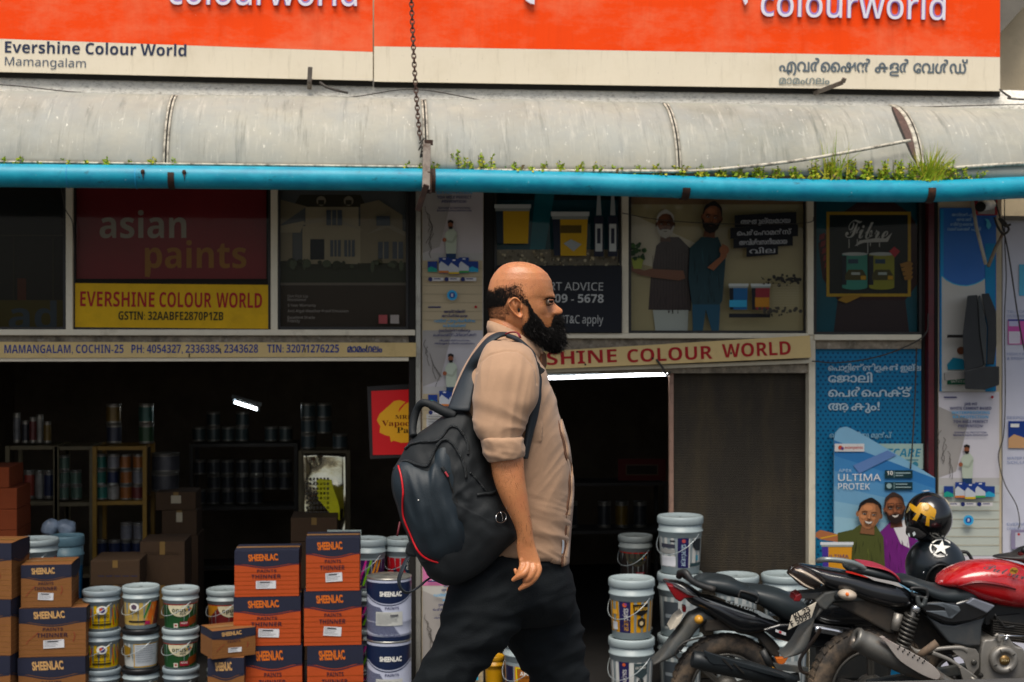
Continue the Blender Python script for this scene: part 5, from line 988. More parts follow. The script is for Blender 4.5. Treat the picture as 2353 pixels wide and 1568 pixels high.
for i, x in enumerate((40, 66, 92, 113)): tin(x, 1146.5, 23, 66, 11.1, ['24305a', 'b5402c', 'a8a49c', '24305a'][i], ['tall navy tin at the left end of the lower olive shelf', 'tall red tin on the lower olive shelf', 'tall pale tin on the lower olive shelf', 'tall navy tin at the right end of the lower olive shelf'][i], 'tall tins on the lower olive shelf')
for i in range(5): tin(146+(i % 2)*29, 1148-(i//2)*34, 26, 33.5, 11.1, '5f7f6c', 'pale green tin stacked on the second olive rack', 'pale green tins')
for i in range(9): tin(708+(i % 3)*36, 1031-(i//3)*35, 34, 34.5, 11.35, '4a6068', 'dark bluish tin in the three by three stack above the foil sheet', 'tins above the foil sheet')
for r_ in range(2):
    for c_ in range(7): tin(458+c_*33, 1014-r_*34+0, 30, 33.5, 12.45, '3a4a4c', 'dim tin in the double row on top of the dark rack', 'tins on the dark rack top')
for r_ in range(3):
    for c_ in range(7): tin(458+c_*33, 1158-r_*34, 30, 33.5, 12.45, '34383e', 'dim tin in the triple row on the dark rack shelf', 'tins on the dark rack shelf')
for i in range(4): tin(262+(i % 2)*75, 1019-(i//2)*46, 34, 45, 11.1, ['3a3f55', '2e5a34', '8a6a20', '2a6a60'][i], ['navy tin on top of the yellow rack', 'green tin on top of the yellow rack at right', 'ochre tin stacked over the navy one on the yellow rack', 'teal tin stacked over the green one on the yellow rack'][i], 'tins on top of the yellow rack')
for i in range(2): tin(378+(i % 2)*2, 1128-i*44, 62, 43.5, 11.2, ['4a4a50', '585860'][i], ['dark grey can low in the pair standing on the brown cartons', 'dark grey can high in the pair standing on the brown cartons'][i], 'wide cans on the brown cartons')
mBrC = mat('brown_carton', '4a3520', .85, var=.12, bump=.1, bs=40); mBrS = mat('carton_label_paper', 'b9ac90', .7)
def plainbox(px0, px1, yt, yb, Y, dep, mt, label, sticker=None, z0=None, name='carton', words=None):
    pc = (px0+px1)/2; b = P(pc, yb, Y); z0 = b.z if z0 is None else z0; zt = P(pc, yt, Y).z; xa = P(px0, 1200, Y).x; xb = P(px1, 1200, Y).x; e = empty(name, ((xa+xb)/2, Y+dep/2, z0), label, 'carton')
    m = MB(); m.box(((xa+xb)/2, Y+dep/2, (z0+zt)/2), (xb-xa, dep, zt-z0-.002), mt)
    pr = Print(m, lambda x, y, L: P(x, y, Y-.0005-L*.0006))
    for t, x, y, hgt, w, c in (words or []): pr.text(t, x, y, hgt, mm(c), w=w, bold=.03)
    pr.rect(pc-6, yt, pc+6, yt+(yb-yt)*.3, mm('8a6c3c')); put(m, 'box', e, bevel=.004)
    if sticker: m = MB(); pr = Print(m, lambda x, y, L: P(x, y, Y-.003-L*.0006)); pr.rect(*sticker, mBrS); put(m, 'sticker', e)
plainbox(358, 450, 1131, 1173, 10.9, .35, mBrC, 'brown carton with a pale label stacked behind the yellow rack', (393, 1139, 416, 1157)); plainbox(372, 452, 1173, 1231, 10.9, .35, mBrC, 'brown carton under the labelled one behind the yellow rack', (405, 1178, 419, 1200)); plainbox(360, 455, 1231, 1500, 10.9, .4, mBrC, 'tall brown carton at the foot of the carton stack by the yellow rack', None, SL)
plainbox(322, 424, 1245, 1345, 10.0, .4, mBrC, 'big brown carton with faint printed words in the middle of the left shop', None, None, words=[('PIDILITE ASTRAL', 332, 1276, 7, 80, '3a2a1a')]); plainbox(322, 424, 1345, 1600, 10.0, .4, mBrC, 'brown carton beneath the big printed one', None, SL)
plainbox(208, 321, 1288, 1345, 9.7, .4, mBrC, 'wide brown carton with a blue stripe behind the pail columns', None, None, words=[('-----', 225, 1328, 12, 90, '24305a')]); plainbox(208, 321, 1345, 1600, 9.7, .4, mBrC, 'brown carton beneath the blue striped one', None, SL)
plainbox(668, 775, 1190, 1245, 10.2, .4, mBrC, 'dark brown carton lying before the foil sheet', None, None); plainbox(668, 775, 1245, 1600, 10.2, .4, mBrC, 'brown carton supporting the one before the foil sheet', None, SL)
mOrD = mat('dull_orange_carton', '8a3c12', .85, var=.12)
for i, (x1, y0, y1) in enumerate(((21, 1074, 1122), (39, 1122, 1171), (39, 1171, 1219), (39, 1219, 1600))): plainbox(-60, x1, y0, y1, 10.0, .4, mOrD, ['dull orange carton topping the pile at the left edge of the dark shop', 'dull orange carton second in the pile at the left edge', 'dull orange carton third in the pile at the left edge', 'lowest dull orange carton of the pile at the left edge'][i], None, SL if i == 3 else None)
# light box sign
lb = empty('light_box', P(904, 972, 9.7), 'red and yellow paint light box sign beside the middle pillar', 'light box')
m = MB(); fr = mat('black_sign_frame', '2a2624', .5); m.prism([(843, 888), (975, 880), (975, 1050), (850, 1056)], lambda x, y: P(x, y, 9.62), lambda x, y: P(x, y, 9.72), fr); put(m, 'case', lb, bevel=.004)
m = MB(); pr = Print(m, lambda x, y, L: P(x, y, 9.614-L*.0008)); yl = mat('light_box_yellow', 'd89a0c', .5, emit=.16, var=.04)
pr.poly([(853, 899), (975, 894), (975, 1044), (857, 1046)], mat('light_box_red', 'b8060c', .5, emit=.22, var=.04))
pts = [(866, 966), (872, 952), (890, 936), (906, 922), (918, 920), (932, 924), (918, 938), (915, 948), (930, 930), (944, 922), (955, 924), (956, 935), (952, 950), (960, 975), (958, 990), (945, 1003), (938, 1017), (922, 1018), (905, 1013), (898, 1016), (896, 1003), (884, 1000), (872, 994), (874, 980)]
pr.poly(pts, yl); k2 = mm('5a1008')
pr.text('MRF', 908, 963, 9, k2, w=38, f='S', bold=.02); pr.text('Vapocure', 877, 979, 12.5, mm('8a0e08'), w=98, f='S', bold=.02); pr.text('Paints', 912, 995, 13, mm('1c1408'), w=66, f='S', bold=.025); put(m, 'face', lb)
# foil wrapped chart, bags, small notice
mFoil = mat('shiny_foil', 'b9b39a', .12, .95, var=.25, vs=9, bump=.6, bs=7)
def foil(m):
    n = 18; vs = []
    for j in range(n+1):
        for i in range(n+1):
            u = i/n; v = j/n; p = P(697+96*u+4*v, 1042+(172+12*u)*v, 10.6); vs.append(p+Vector((0, .05*math.sin(u*3+v*2)*u-.03*noise.noise(Vector((u*3, v*3, 1))), 0)))
    m.add(vs, [(j*(n+1)+i, j*(n+1)+i+1, (j+1)*(n+1)+i+1, (j+1)*(n+1)+i) for j in range(n) for i in range(n)], mFoil, True)
fo = empty('shade_chart', P(745, 1210, 10.6), 'foil wrapped shade chart with yellow patches leaning in the dark left shop', 'shade chart')
m = MB(); foil(m); put(m, 'foil_sheet', fo, solid=.004)
m = MB(); pr = Print(m, lambda x, y, L: P(x, y, 10.5-L*.001)); ye = mat('yellow_film', 'c9c40c', .3, var=.2, emit=.04); pr.poly([(727, 1100), (762, 1103), (765, 1120), (776, 1150), (780, 1165), (781, 1196), (760, 1182), (742, 1160), (730, 1148)], ye)
for r_ in range(8):
    for c_ in range(7): pr.L = 1; pr.rect(703+c_*8, 1098+r_*11, 708+c_*8, 1104+r_*11, mm('4a443c'))
put(m, 'colour_patches', fo)
mBag = mat('clear_plastic_bag', '8f9fb0', .18, var=.3, vs=12, bump=.8, bs=12, spec=.8)
for i, (x, y, r_) in enumerate(((116, 1212, 19), (152, 1214, 20))):
    m = MB(); c = P(x, y, 10.2); q = r_/(F/10.2); m.ell(c, q*1.05, q*.8, q, mBag, 20, 12); m.v = [c+(v-c)*(1+.25*noise.noise(v*22)) for v in m.v]; put(m, 'plastic_bag', None, ['crumpled clear plastic bag at left on the blue pail', 'crumpled clear plastic bag at right on the blue pail'][i], 'bag', 'plastic bags')
nt_ = MB(); pr = Print(nt_, lambda x, y, L: P(x, y, 9.55-L*.001)); nt_.prism(quad(752, 1218, 830, 1236), lambda x, y: P(x, y, 9.55), lambda x, y: P(x, y, 9.56), mm('9aa6a0')); pr.circ(788, 1227, 6, mm('8a3a3a')); pr.circ(788, 1227, 4, mm('9aa6a0')); pr.text('2', 757, 1233, 10, mm('4a5450')); pr.rect(800, 1221, 803, 1233, mm('4a5450')); put(nt_, 'notice_card', None, 'pale notice card behind the tall orange carton stack', 'card')
plainbox(752, 832, 1236, 1600, 9.56, .15, mBrC, 'brown carton backing the pale notice card', None, SL)
for i, (x, y) in enumerate(((470, 940), (560, 960), (640, 965))): pass
# right shop back: dim shelf and framed picture
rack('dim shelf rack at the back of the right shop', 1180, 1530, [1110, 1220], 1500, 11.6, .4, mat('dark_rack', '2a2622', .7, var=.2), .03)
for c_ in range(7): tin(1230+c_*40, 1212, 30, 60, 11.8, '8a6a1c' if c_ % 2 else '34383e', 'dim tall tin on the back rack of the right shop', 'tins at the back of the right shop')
m = MB(); m.prism(quad(1420, 1055, 1530, 1105), lambda x, y: P(x, y, 11.75), lambda x, y: P(x, y, 11.78), mm('5a1c1c')); pr = Print(m, lambda x, y, L: P(x, y, 11.74-L*.001)); pr.rect(1438, 1068, 1512, 1092, mm('6a5a4a')); pr.rect(1440, 1070, 1510, 1090, mm('2a2018')); put(m, 'framed_sign', None, 'dim maroon framed sign on the back rack of the right shop', 'sign')
# ------------------------------------------------------------------ motorbikes and helmets
def c8(x, y): return (1721.2+.2711*x, 1143.2+.2711*y)
def c1(x, y): return (1493.7+.20148*x, 1252.4+.20148*y)
def c2(x, y): return (1895.8+.20154*x, 1252.4+.20154*y)
def secs(mb, L, tr, d, m, e=2.4, n=22, caps=True):
    "loft of rounded sections: (top x, top y, bottom x, bottom y, half width[, depth])"
    rs = []
    for q in L:
        dd = q[5] if len(q) > 5 else d
        a = C(*tr(q[0], q[1]), dd); b = C(*tr(q[2], q[3]), dd); c = (a+b)/2; v = (a-b)/2; r = []
        for j in range(n):
            t = 2*math.pi*j/n; s, k = math.sin(t), math.cos(t)
            r.append(c+v*(abs(s)**(2/e)*(1 if s > 0 else -1))+FW*(q[4]*abs(k)**(2/e)*(1 if k > 0 else -1)))
        rs.append(r)
    mb.rings(rs, m, caps)
def dens(L, n=5):
    "smooth in-betweens for a list of section tuples"
    K = len(L); out = []
    for i in range(K-1):
        p0 = L[max(i-1, 0)]; p1 = L[i]; p2 = L[i+1]; p3 = L[min(i+2, K-1)]
        for j in range(n):
            t = j/n; out.append(tuple(.5*((2*b)+(c-a)*t+(2*a-5*b+4*c-d)*t*t+(3*b-a-3*c+d)*t**3) for a, b, c, d in zip(p0, p1, p2, p3)))
    return out+[tuple(L[-1])]
def slab(mb, pts, tr, d, th, m, smooth=0):
    if smooth:
        q = catmull([Vector((x, y, 0)) for x, y in pts], smooth, closed=True); pts = [(v.x, v.y) for v in q]
    mb.prism(pts, lambda x, y: C(*tr(x, y), d), lambda x, y: C(*tr(x, y), d)+FW*th, m)
def tubeC(mb, pts, tr, d, r, m, n=8, k=5, flat=1.):
    P3 = [C(*tr(p[0], p[1]), p[2] if len(p) > 2 else d) for p in pts]; mb.tube(catmull(P3, k) if k else P3, r, m, n, flat=flat)
mBkB = mat('gloss_black_bike_paint', '0d0f12', .22, var=.1, coat=.6, dirt_sheen=('4a4238', .25, 5, .55, .8)); mBkM = mat('matt_black_bike_plastic', '1d1f20', .5, var=.15, dirt_sheen=('574c3e', .45, 6, .5, .8)); mSeatM = mat('bike_seat_vinyl', '22292c', .42, var=.08, vs=8, spec=.4, dirt_sheen=('4d5352', .3, 5, .5, .8))
mRedP = mat('red_tank_paint', 'b4060f', .2, var=.05, coat=.8, dirt_sheen=[('d8868a', .45, 5, .46, .72, (1, 1, .6))]); mTyre = mat('dusty_tyre', '34302c', .85, var=.2, vs=18, dirt_sheen=('857059', .7, 9, .45, .7)); mAl = mat('grey_cast_metal', '8f8b84', .45, .55, var=.15, dirt_sheen=('4a4034', .5, 8, .5, .75)); mChr = mat('chrome', 'c9cccf', .12, .95, var=.05); mExh = mat('dusty_exhaust', '77756f', .42, .6, var=.22, dirt_sheen=[('7d5c42', .8, 5, .47, .68), ('2f3a42', .6, 3, .5, .7)]); mShield = mat('worn_heat_shield', 'a8a099', .5, .3, var=.12, dirt_sheen=[('7a3f3a', .4, 7, .52, .7), ('6d5a45', .5, 5, .55, .75)]); mFend = mat('grey_mudguard', '3c4142', .55, var=.15, dirt_sheen=('7d7160', .5, 5, .45, .75)); mLens = mat('clear_lens', 'b9aa98', .12, var=.2, vs=20, spec=.8); mRedL = mat('red_lens', '7a0f16', .2, var=.1, spec=.7); mAmb = mat('amber_lens', 'c08a2c', .25, var=.15); mPlate = mat('number_plate', 'c9c0ae', .5, var=.08, dirt_sheen=('6d5c44', .5, 9, .5, .75)); mSpr = mat('dark_spring_steel', '4c4a46', .4, .6); mDust = mat('dusty_black', '2a2723', .8, var=.25, dirt_sheen=('5a4a38', .5, 7, .45, .75))  # pink layer on the red tank is a painted sky reflection
def wheel(name, par, c, Rr, tw, ax, spokes, rimm):
    "tyre, rim and hub of one wheel around c"
    e = empty(name, c, None, None); e.parent = par; e.matrix_parent_inverse = WM[par.name].inverted()
    u = ax.cross(UP).normalized(); pt = lambda a, r, o: c+u*(math.cos(a)*r)+UP*(math.sin(a)*r)+ax*o
    m = MB(); n = 60; rs = []
    prof = [(-.62, .66), (-.95, .76), (-1, .86), (-.85, .95), (-.45, .99), (0, 1.), (.45, .99), (.85, .95), (1, .86), (.95, .76), (.62, .66)]
    vs = []; fs = []
    for i in range(n):
        for o, q in prof: vs.append(pt(2*math.pi*i/n, Rr*q, tw*o))
    k = len(prof)
    for i in range(n):
        for j in range(k): fs.append((i*k+j, i*k+(j+1) % k, ((i+1) % n)*k+(j+1) % k, ((i+1) % n)*k+j))
    m.add(vs, fs, mTyre, True)
    for i in range(46):
        a = 2*math.pi*i/46
        for s in (-1, 1):
            p = [pt(a+da+s*.012, Rr*q, tw*o*s) for da, q, o in ((-.045, 1.0, .12), (.03, 1.0, .12), (.045, .965, .82), (-.03, .965, .82))]
            q_ = [pt(a+da+s*.012, Rr*(q+.018), tw*o*s) for da, q, o in ((-.045, 1.0, .12), (.03, 1.0, .12), (.045, .965, .86), (-.03, .965, .86))]
            m.hexa(p+q_, mTyre)
    put(m, 'tyre', e)
    m = MB(); m.tube([pt(2*math.pi*i/48, Rr*.64, -tw*.55) for i in range(48)], Rr*.03, rimm, 8, closed=True); m.tube([pt(2*math.pi*i/48, Rr*.64, tw*.55) for i in range(48)], Rr*.03, rimm, 8, closed=True)
    vs = [pt(2*math.pi*i/48, Rr*.63, o) for i in range(48) for o in (-tw*.55, tw*.55)]; m.add(vs, [(2*i, 2*i+1, (2*i+3) % 96, (2*i+2) % 96) for i in range(48)], rimm, True)
    for i in range(spokes):
        for s in (-.07, .07):
            a = 2*math.pi*i/spokes+.35; m.bar(pt(a+s*2.2, Rr*.16, 0), pt(a+s*.6, Rr*.63, 0), Rr*.045, tw*.5, rimm, up=ax)
    put(m, 'rim', e)
    m = MB(); m.lathe([(Rr*.06, -tw*1.2), (Rr*.2, -tw*.9), (Rr*.24, -tw*.5), (Rr*.24, tw*.5), (Rr*.2, tw*.9), (Rr*.06, tw*1.2)], c, rimm, 24, ax=ax); put(m, 'hub', e)
    return e
def bpt(bike):
    def f(name, fn, lab=None, **k):
        m = MB(); fn(m); return put(m, name, bike, lab, **k)
    return f
# ---- red and black motorbike, nearer
D1 = 6.9; hz = C(2002, 1585, D1); zg = hz.z-.31
rb = empty('motorbike', (hz.x, hz.y, zg), 'red and black motorbike parked nearest, with a dusty exhaust and grey engine', 'motorbike', 'parked motorbikes'); p = bpt(rb)
wheel('rear_wheel', rb, hz, .305, .058, FW, 5, mat('dark_alloy', '4a4844', .5, .5, var=.2)); fwc = hz+RT*1.32; wheel('front_wheel', rb, fwc, .305, .045, FW, 5, MATS['dark_alloy'])
p('tail_cowl', lambda m: secs(m, dens([(424, 556, 470, 610, .03), (520, 575, 560, 690, .075), (650, 596, 640, 752, .10), (820, 622, 800, 800, .115), (1000, 668, 980, 872, .125), (1180, 706, 1140, 912, .13), (1300, 755, 1280, 918, .12), (1390, 820, 1370, 900, .09)]), c8, D1, mBkB, 3.2), sub=0)
tl_ = p('tail_lamp', lambda m: secs(m, dens([(322, 640, 328, 652, .02), (358, 590, 372, 690, .055), (420, 566, 430, 742, .07), (500, 600, 500, 770, .075), (590, 660, 580, 760, .07)]), c8, D1-.025, mat('smoked_lamp', '241c18', .2, var=.1, spec=.7), 3.))
m = MB(); secs(m, dens([(372, 592, 376, 612, .06), (440, 598, 436, 640, .078), (540, 652, 530, 690, .084), (610, 712, 606, 726, .08)]), c8, D1-.03, mLens, 2.5); put(m, 'lens', tl_); m = MB(); secs(m, dens([(332, 634, 336, 650, .045), (390, 668, 384, 692, .07), (460, 716, 452, 742, .078), (530, 752, 524, 764, .07)]), c8, D1-.028, mLens, 2.5); put(m, 'lens', tl_)
p('grab_rail', lambda m: (tubeC(m, [(585, 540, D1-.07), (640, 527, D1-.12), (760, 532, D1-.125), (860, 550, D1-.125), (930, 575, D1-.115), (985, 606, D1-.10)], c8, D1, .013, mat('grey_rail', '7c8484', .35, .4, var=.08), 10), tubeC(m, [(585, 540, D1+.07), (640, 527, D1+.12), (860, 550, D1+.125), (985, 606, D1+.10)], c8, D1, .013, MATS['grey_rail'], 8)))
def rseat(m): secs(m, dens([(820, 566, 830, 620, .09), (940, 552, 930, 640, .115), (1080, 578, 1060, 672, .125), (1190, 622, 1160, 690, .12), (1238, 676, 1220, 704, .10)]), c8, D1, mSeatM, 2.8)
rs_ = p('pillion_seat', rseat); m = MB(); mRedV = mat('red_seat_vinyl', 'a02a3a', .4, var=.08)
secs(m, dens([(930, 546, 930, 556, .10), (1060, 562, 1060, 580, .118), (1160, 594, 1150, 615, .12), (1222, 640, 1205, 668, .112), (1242, 684, 1228, 700, .10)]), c8, D1-.012, mRedV, 3); put(m, 'red_panel', rs_)
p('rider_seat', lambda m: secs(m, dens([(1246, 668, 1262, 720, .09), (1330, 655, 1330, 760, .115), (1450, 696, 1440, 812, .13), (1600, 738, 1580, 868, .135), (1760, 728, 1720, 900, .125), (1880, 735, 1830, 902, .11), (1944, 752, 1900, 850, .08)]), c8, D1, mSeatM, 2.6))
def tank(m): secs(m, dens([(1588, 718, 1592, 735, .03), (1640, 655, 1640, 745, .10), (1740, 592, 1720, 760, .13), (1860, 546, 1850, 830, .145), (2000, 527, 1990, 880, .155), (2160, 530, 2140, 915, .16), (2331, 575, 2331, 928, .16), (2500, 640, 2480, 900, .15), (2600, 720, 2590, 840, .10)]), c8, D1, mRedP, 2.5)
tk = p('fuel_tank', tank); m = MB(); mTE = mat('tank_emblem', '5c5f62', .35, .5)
pr = Print(m, lambda x, y, L: C(*c8(x, y), D1-.172+.0000006*(max(0, 700-y))**2-L*.001)); pr.text('Pulsar', 1985, 606, 62, mTE, w=360, f='c', dx=1, dy=.27, bold=.01); pr.circ(2245, 622, 36, mat('gold_badge', 'b8862c', .35, .5), ry=28); pr.line([(2215, 622), (2275, 622)], 10, mm('6a4a14')); pr.line([(2225, 606), (2266, 640)], 8, mm('6a4a14')); put(m, 'emblem', tk)
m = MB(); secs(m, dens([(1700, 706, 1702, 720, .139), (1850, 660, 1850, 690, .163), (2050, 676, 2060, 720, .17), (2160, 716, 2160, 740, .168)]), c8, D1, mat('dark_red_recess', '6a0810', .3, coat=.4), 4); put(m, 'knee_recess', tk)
p('side_panel', lambda m: slab(m, [(1440, 928), (1490, 893), (1620, 882), (1760, 895), (1900, 850), (2085, 920), (2020, 1010), (1880, 1060), (1740, 1078), (1660, 1072), (1520, 1010)], c8, D1-.13, .26, mBkB), bevel=.012, seg=3)
p('side_panel_vent', lambda m: (slab(m, [(1500, 905), (1640, 893), (1780, 925), (1795, 960), (1720, 1030), (1690, 1025), (1500, 965), (1640, 962), (1740, 965), (1600, 918)], c8, D1-.138, .02, mat('grey_panel', '596066', .35, .2, var=.1))), bevel=.003)
p('lower_side_panel', lambda m: slab(m, [(1500, 1000), (1640, 1072), (1740, 1085), (2010, 1010), (1975, 1100), (1965, 1262), (1850, 1265), (1700, 1238), (1600, 1120)], c8, D1-.115, .22, mat('grey_lower_panel', '34383b', .45, var=.12, dirt_sheen=('6d6355', .4, 6, .5, .8))), bevel=.01, seg=3)
p('tank_trim', lambda m: slab(m, [(1840, 900), (1900, 852), (2090, 920), (2020, 985)], c8, D1-.145, .06, mat('silver_trim', '7d828c', .3, .4)), bevel=.006)
p('passenger_strap_loop', lambda m: tubeC(m, [(1375, 790), (1385, 770), (1480, 775), (1510, 800), (1500, 850), (1400, 830), (1375, 800)], c8, D1-.13, .008, mBkM, 8)); p('foot_hook', lambda m: (tubeC(m, [(1430, 835), (1432, 880), (1450, 912), (1480, 905), (1498, 850)], c8, D1-.135, .011, mFend, 8)))
p('mudguard', lambda m: secs(m, dens([(700, 790, 660, 900, .07), (640, 830, 615, 930, .075), (585, 890, 560, 990, .075), (545, 985, 480, 1070, .075), (520, 1090, 425, 1130, .08), (480, 1230, 370, 1220, .085), (420, 1300, 310, 1290, .085), (275, 1338, 262, 1328, .08)]), c8, D1, mFend, 4, 18))
p('mudguard_bracket', lambda m: slab(m, [(560, 880), (640, 810), (770, 780), (1010, 850), (1020, 880), (720, 885), (650, 960), (600, 930)], c8, D1-.085, .17, mFend), bevel=.008)
npl = p('number_plate', lambda m: slab(m, [(330, 1126), (362, 1002), (574, 886), (530, 1020)], c8, D1-.10, .008, mPlate), bevel=.002); m = MB(); pr = Print(m, lambda x, y, L: C(*c8(x, y), D1-.101-L*.0008)); pr.text('KL 23', 392, 1034, 44, iBlk, w=150, bold=.05, dx=1, dy=-.53, sh=-.0); pr.text('F 5099', 366, 1098, 48, iBlk, w=185, bold=.05, dx=1, dy=-.53); put(m, 'plate_number', npl)
ind = p('indicator', lambda m: m.ell(C(*c8(832, 825), D1-.13), .045, .05, .026, mLens, 20, 12, Matrix.Rotation(-YAW+.1, 3, 'Z') @ Matrix.Rotation(.12, 3, 'Y'))); m = MB(); m.ell(C(*c8(832, 822), D1-.172), .009, .012, .009, mat('orange_bulb', 'd2641c', .3, emit=.2), 10, 8); put(m, 'bulb', ind); m = MB(); tubeC(m, [(770, 830, D1-.12), (730, 850, D1-.05)], c8, D1, .018, mBkM, 8, 0); put(m, 'stem', ind)
rf_ = p('reflector', lambda m: slab(m, [(380, 882), (396, 832), (440, 812), (452, 850), (430, 885)], c8, D1-.06, .12, mRedL), bevel=.005); p('reflector_arm', lambda m: slab(m, [(440, 815), (640, 800), (600, 870), (440, 858)], c8, D1-.05, .1, mFend), bevel=.005)
p('rear_hugger', lambda m: slab(m, [(690, 895), (1000, 868), (1240, 960), (1260, 1000), (1240, 1165), (1180, 1150), (990, 1040), (830, 960)], c8, D1-.08, .16, mDust), bevel=.01)
p('frame_cover', lambda m: slab(m, [(1230, 960), (1420, 925), (1540, 1050), (1640, 1180), (1760, 1262), (1740, 1330), (1500, 1345), (1290, 1340), (1230, 1160)], c8, D1+.02, .06, mDust), bevel=.008)
def spring(m):
    a = C(*c8(1385, 985), D1-.12); b = C(*c8(1298, 1285), D1-.12); ax = (b-a).normalized(); u = ax.cross(FW).normalized(); pts = [a+(b-a)*(i/120)+u*(math.cos(i/120*2*math.pi*8.5)*.031)+FW*(math.sin(i/120*2*math.pi*8.5)*.031) for i in range(121)]; m.tube(pts, .0065, mSpr, 6)
sh_ = p('shock_absorber', lambda m: (m.tube([C(*c8(1405, 935), D1-.12), C(*c8(1275, 1360), D1-.12)], .016, mBkM, 10), m.lathe([(.01, -.02), (.02, -.015), (.02, .015), (.01, .02)], C(*c8(1412, 945), D1-.12), mChr, 14, ax=FW))); m = MB(); spring(m); put(m, 'spring', sh_); m = MB(); m.tube([C(*c8(1268, 985), D1-.1), C(*c8(1235, 1125), D1-.1)], .022, mAl, 14); put(m, 'gas_canister', sh_)
def exh(m):
    a = C(*c8(895, 1192), D1-.21); b = C(*c8(1330, 1400), D1-.20); d = (b-a); l = d.length
    m.lathe([(.022, .02), (.024, 0), (.05, -.004), (.056, .01), (.05, .03), (.056, .05), (.06, l*.5), (.058, l), (.046, l*1.35), (.026, l*1.75), (.022, l*2.1)], a, mExh, 30, ax=d, caps=False); m.lathe([(.001, .012), (.03, .012)], a, mDark, 20, ax=d)
ex = p('exhaust', exh); m = MB(); slab(m, [(1116, 1192), (1150, 1185), (1185, 1212), (1380, 1318), (1500, 1385), (1585, 1450), (1622, 1510), (1600, 1545), (1540, 1535), (1440, 1490), (1290, 1395), (1215, 1310), (1165, 1240)], c8, D1-.285, .03, mShield, 3); put(m, 'heat_shield', ex, bevel=.006)
m = MB()
for i in range(6):
    for j in range(2): x, y = 1262+i*42+j*14, 1268+i*24+j*(-2)+14*(1-j); m.ell(C(*c8(x, y), D1-.287), .0042, .003, .0042, mDark, 8, 6)
put(m, 'shield_holes', ex)
p('foot_peg', lambda m: m.tube([C(*c8(1430, 1345), D1-.20), C(*c8(1470, 1320), D1-.23), C(*c8(1595, 1232), D1-.24)], [.010, .017, .019], mat('dusty_rubber', '5a4c40', .8, var=.2, dirt_sheen=('8a7258', .5, 12, .45, .7)), 10))
p('footrest_hanger', lambda m: (secs(m, dens([(1370, 1256, 1372, 1275, .01), (1440, 1290, 1440, 1340, .012), (1600, 1268, 1600, 1300, .012), (1780, 1256, 1780, 1290, .012), (1850, 1275, 1840, 1320, .012)]), c8, D1-.16, mAl, 3), slab(m, [(1790, 1266), (1925, 1290), (1950, 1330), (1950, 1440), (1900, 1500), (1860, 1480), (1820, 1380), (1720, 1300)], c8, D1-.165, .012, mAl), secs(m, dens([(1560, 1300, 1545, 1335, .01), (1700, 1360, 1690, 1390, .01), (1820, 1440, 1812, 1468, .01), (1930, 1520, 1925, 1545, .01)]), c8, D1-.165, mAl, 3)), bevel=.003)
p('pivot_bolt', lambda m: m.lathe([(.004, 0), (.012, .004), (.014, -.006), (.007, -.008), (.001, -.009)], C(*c8(1905, 1398), D1-.168), mSpr, 14, ax=FW))
p('swingarm', lambda m: (m.bar(C(*c8(1000, 1590), D1-.10), C(*c8(1900, 1440), D1-.09), .05, .03, mFend, up=FW), m.bar(C(*c8(1000, 1590), D1+.10), C(*c8(1900, 1440), D1+.09), .05, .03, mFend, up=FW)), bevel=.006)
p('exhaust_pipe', lambda m: m.tube(catmull([C(*c8(1560, 1540), D1-.17), C(*c8(1800, 1590), D1-.15), C(*c8(2200, 1600), D1-.12), C(*c8(2420, 1400), D1-.1), C(*c8(2400, 1150), D1-.08)], 6), .02, mExh, 10))
def eng(m):
    for i in range(9): m.box(C(*c8(2235, 1040+i*19), D1), (.26, .2, .0045), mDust, Matrix.Rotation(-YAW, 3, 'Z') @ Matrix.Rotation(.12, 3, 'Y'))
    slab(m, [(2090, 1010), (2300, 990), (2420, 1040), (2400, 1200), (2120, 1200)], c8, D1-.085, .17, mBkM); slab(m, [(1990, 910), (2440, 920), (2430, 1020), (2010, 1080)], c8, D1-.06, .12, mBkM)
en = p('engine', eng); m = MB(); slab(m, [(1985, 1225), (2050, 1205), (2100, 1190), (2180, 1165), (2260, 1260), (2331, 1290), (2360, 1460), (2300, 1580), (2000, 1580), (1960, 1420)], c8, D1-.13, .24, mAl, 3); put(m, 'crankcase', en, bevel=.008)
m = MB(); cc = C(*c8(2152, 1372), D1-.135); m.lathe([(.068, .01), (.066, -.02), (.058, -.03), (.040, -.03), (.036, -.024), (.034, -.02), (.001, -.02)], cc, mAl, 36, ax=FW); 
for a in (.6, 2.0, 3.6, 5.2): m.bar(cc+(RT*math.cos(a)+UP*math.sin(a))*.042-FW*.031, cc+(RT*math.cos(a)+UP*math.sin(a))*.058-FW*.031, .004, .004, mSpr, up=FW)
put(m, 'clutch_cover', en); m = MB(); m.lathe([(.024, 0), (.024, -.005), (.001, -.006)], cc-FW*.022, mat('bronze_badge', '7a5f34', .4, .5), 24, ax=FW); pr = Print(m, lambda x, y, L: cc+RT*x+UP*y-FW*(.029+L*.0005)); pr.text('DTS-i', 0, -.004, .008, mm('c9b78a'), w=.032, al='c', bold=.03, up=-1); put(m, 'badge', en)
m = MB(); tubeC(m, [(2085, 1180), (2110, 1165), (2120, 1230)], c8, D1-.14, .008, mAl, 8, 4); tubeC(m, [(2190, 1180), (2165, 1225)], c8, D1-.145, .007, mChr, 8, 0); tubeC(m, [(2110, 1170), (2330, 1178)], c8, D1-.14, .004, mChr, 6, 0); tubeC(m, [(2080, 990), (2140, 1060), (2180, 1100), (2260, 1090)], c8, D1-.11, .004, mBkM, 6, 4); put(m, 'control_lever', en)
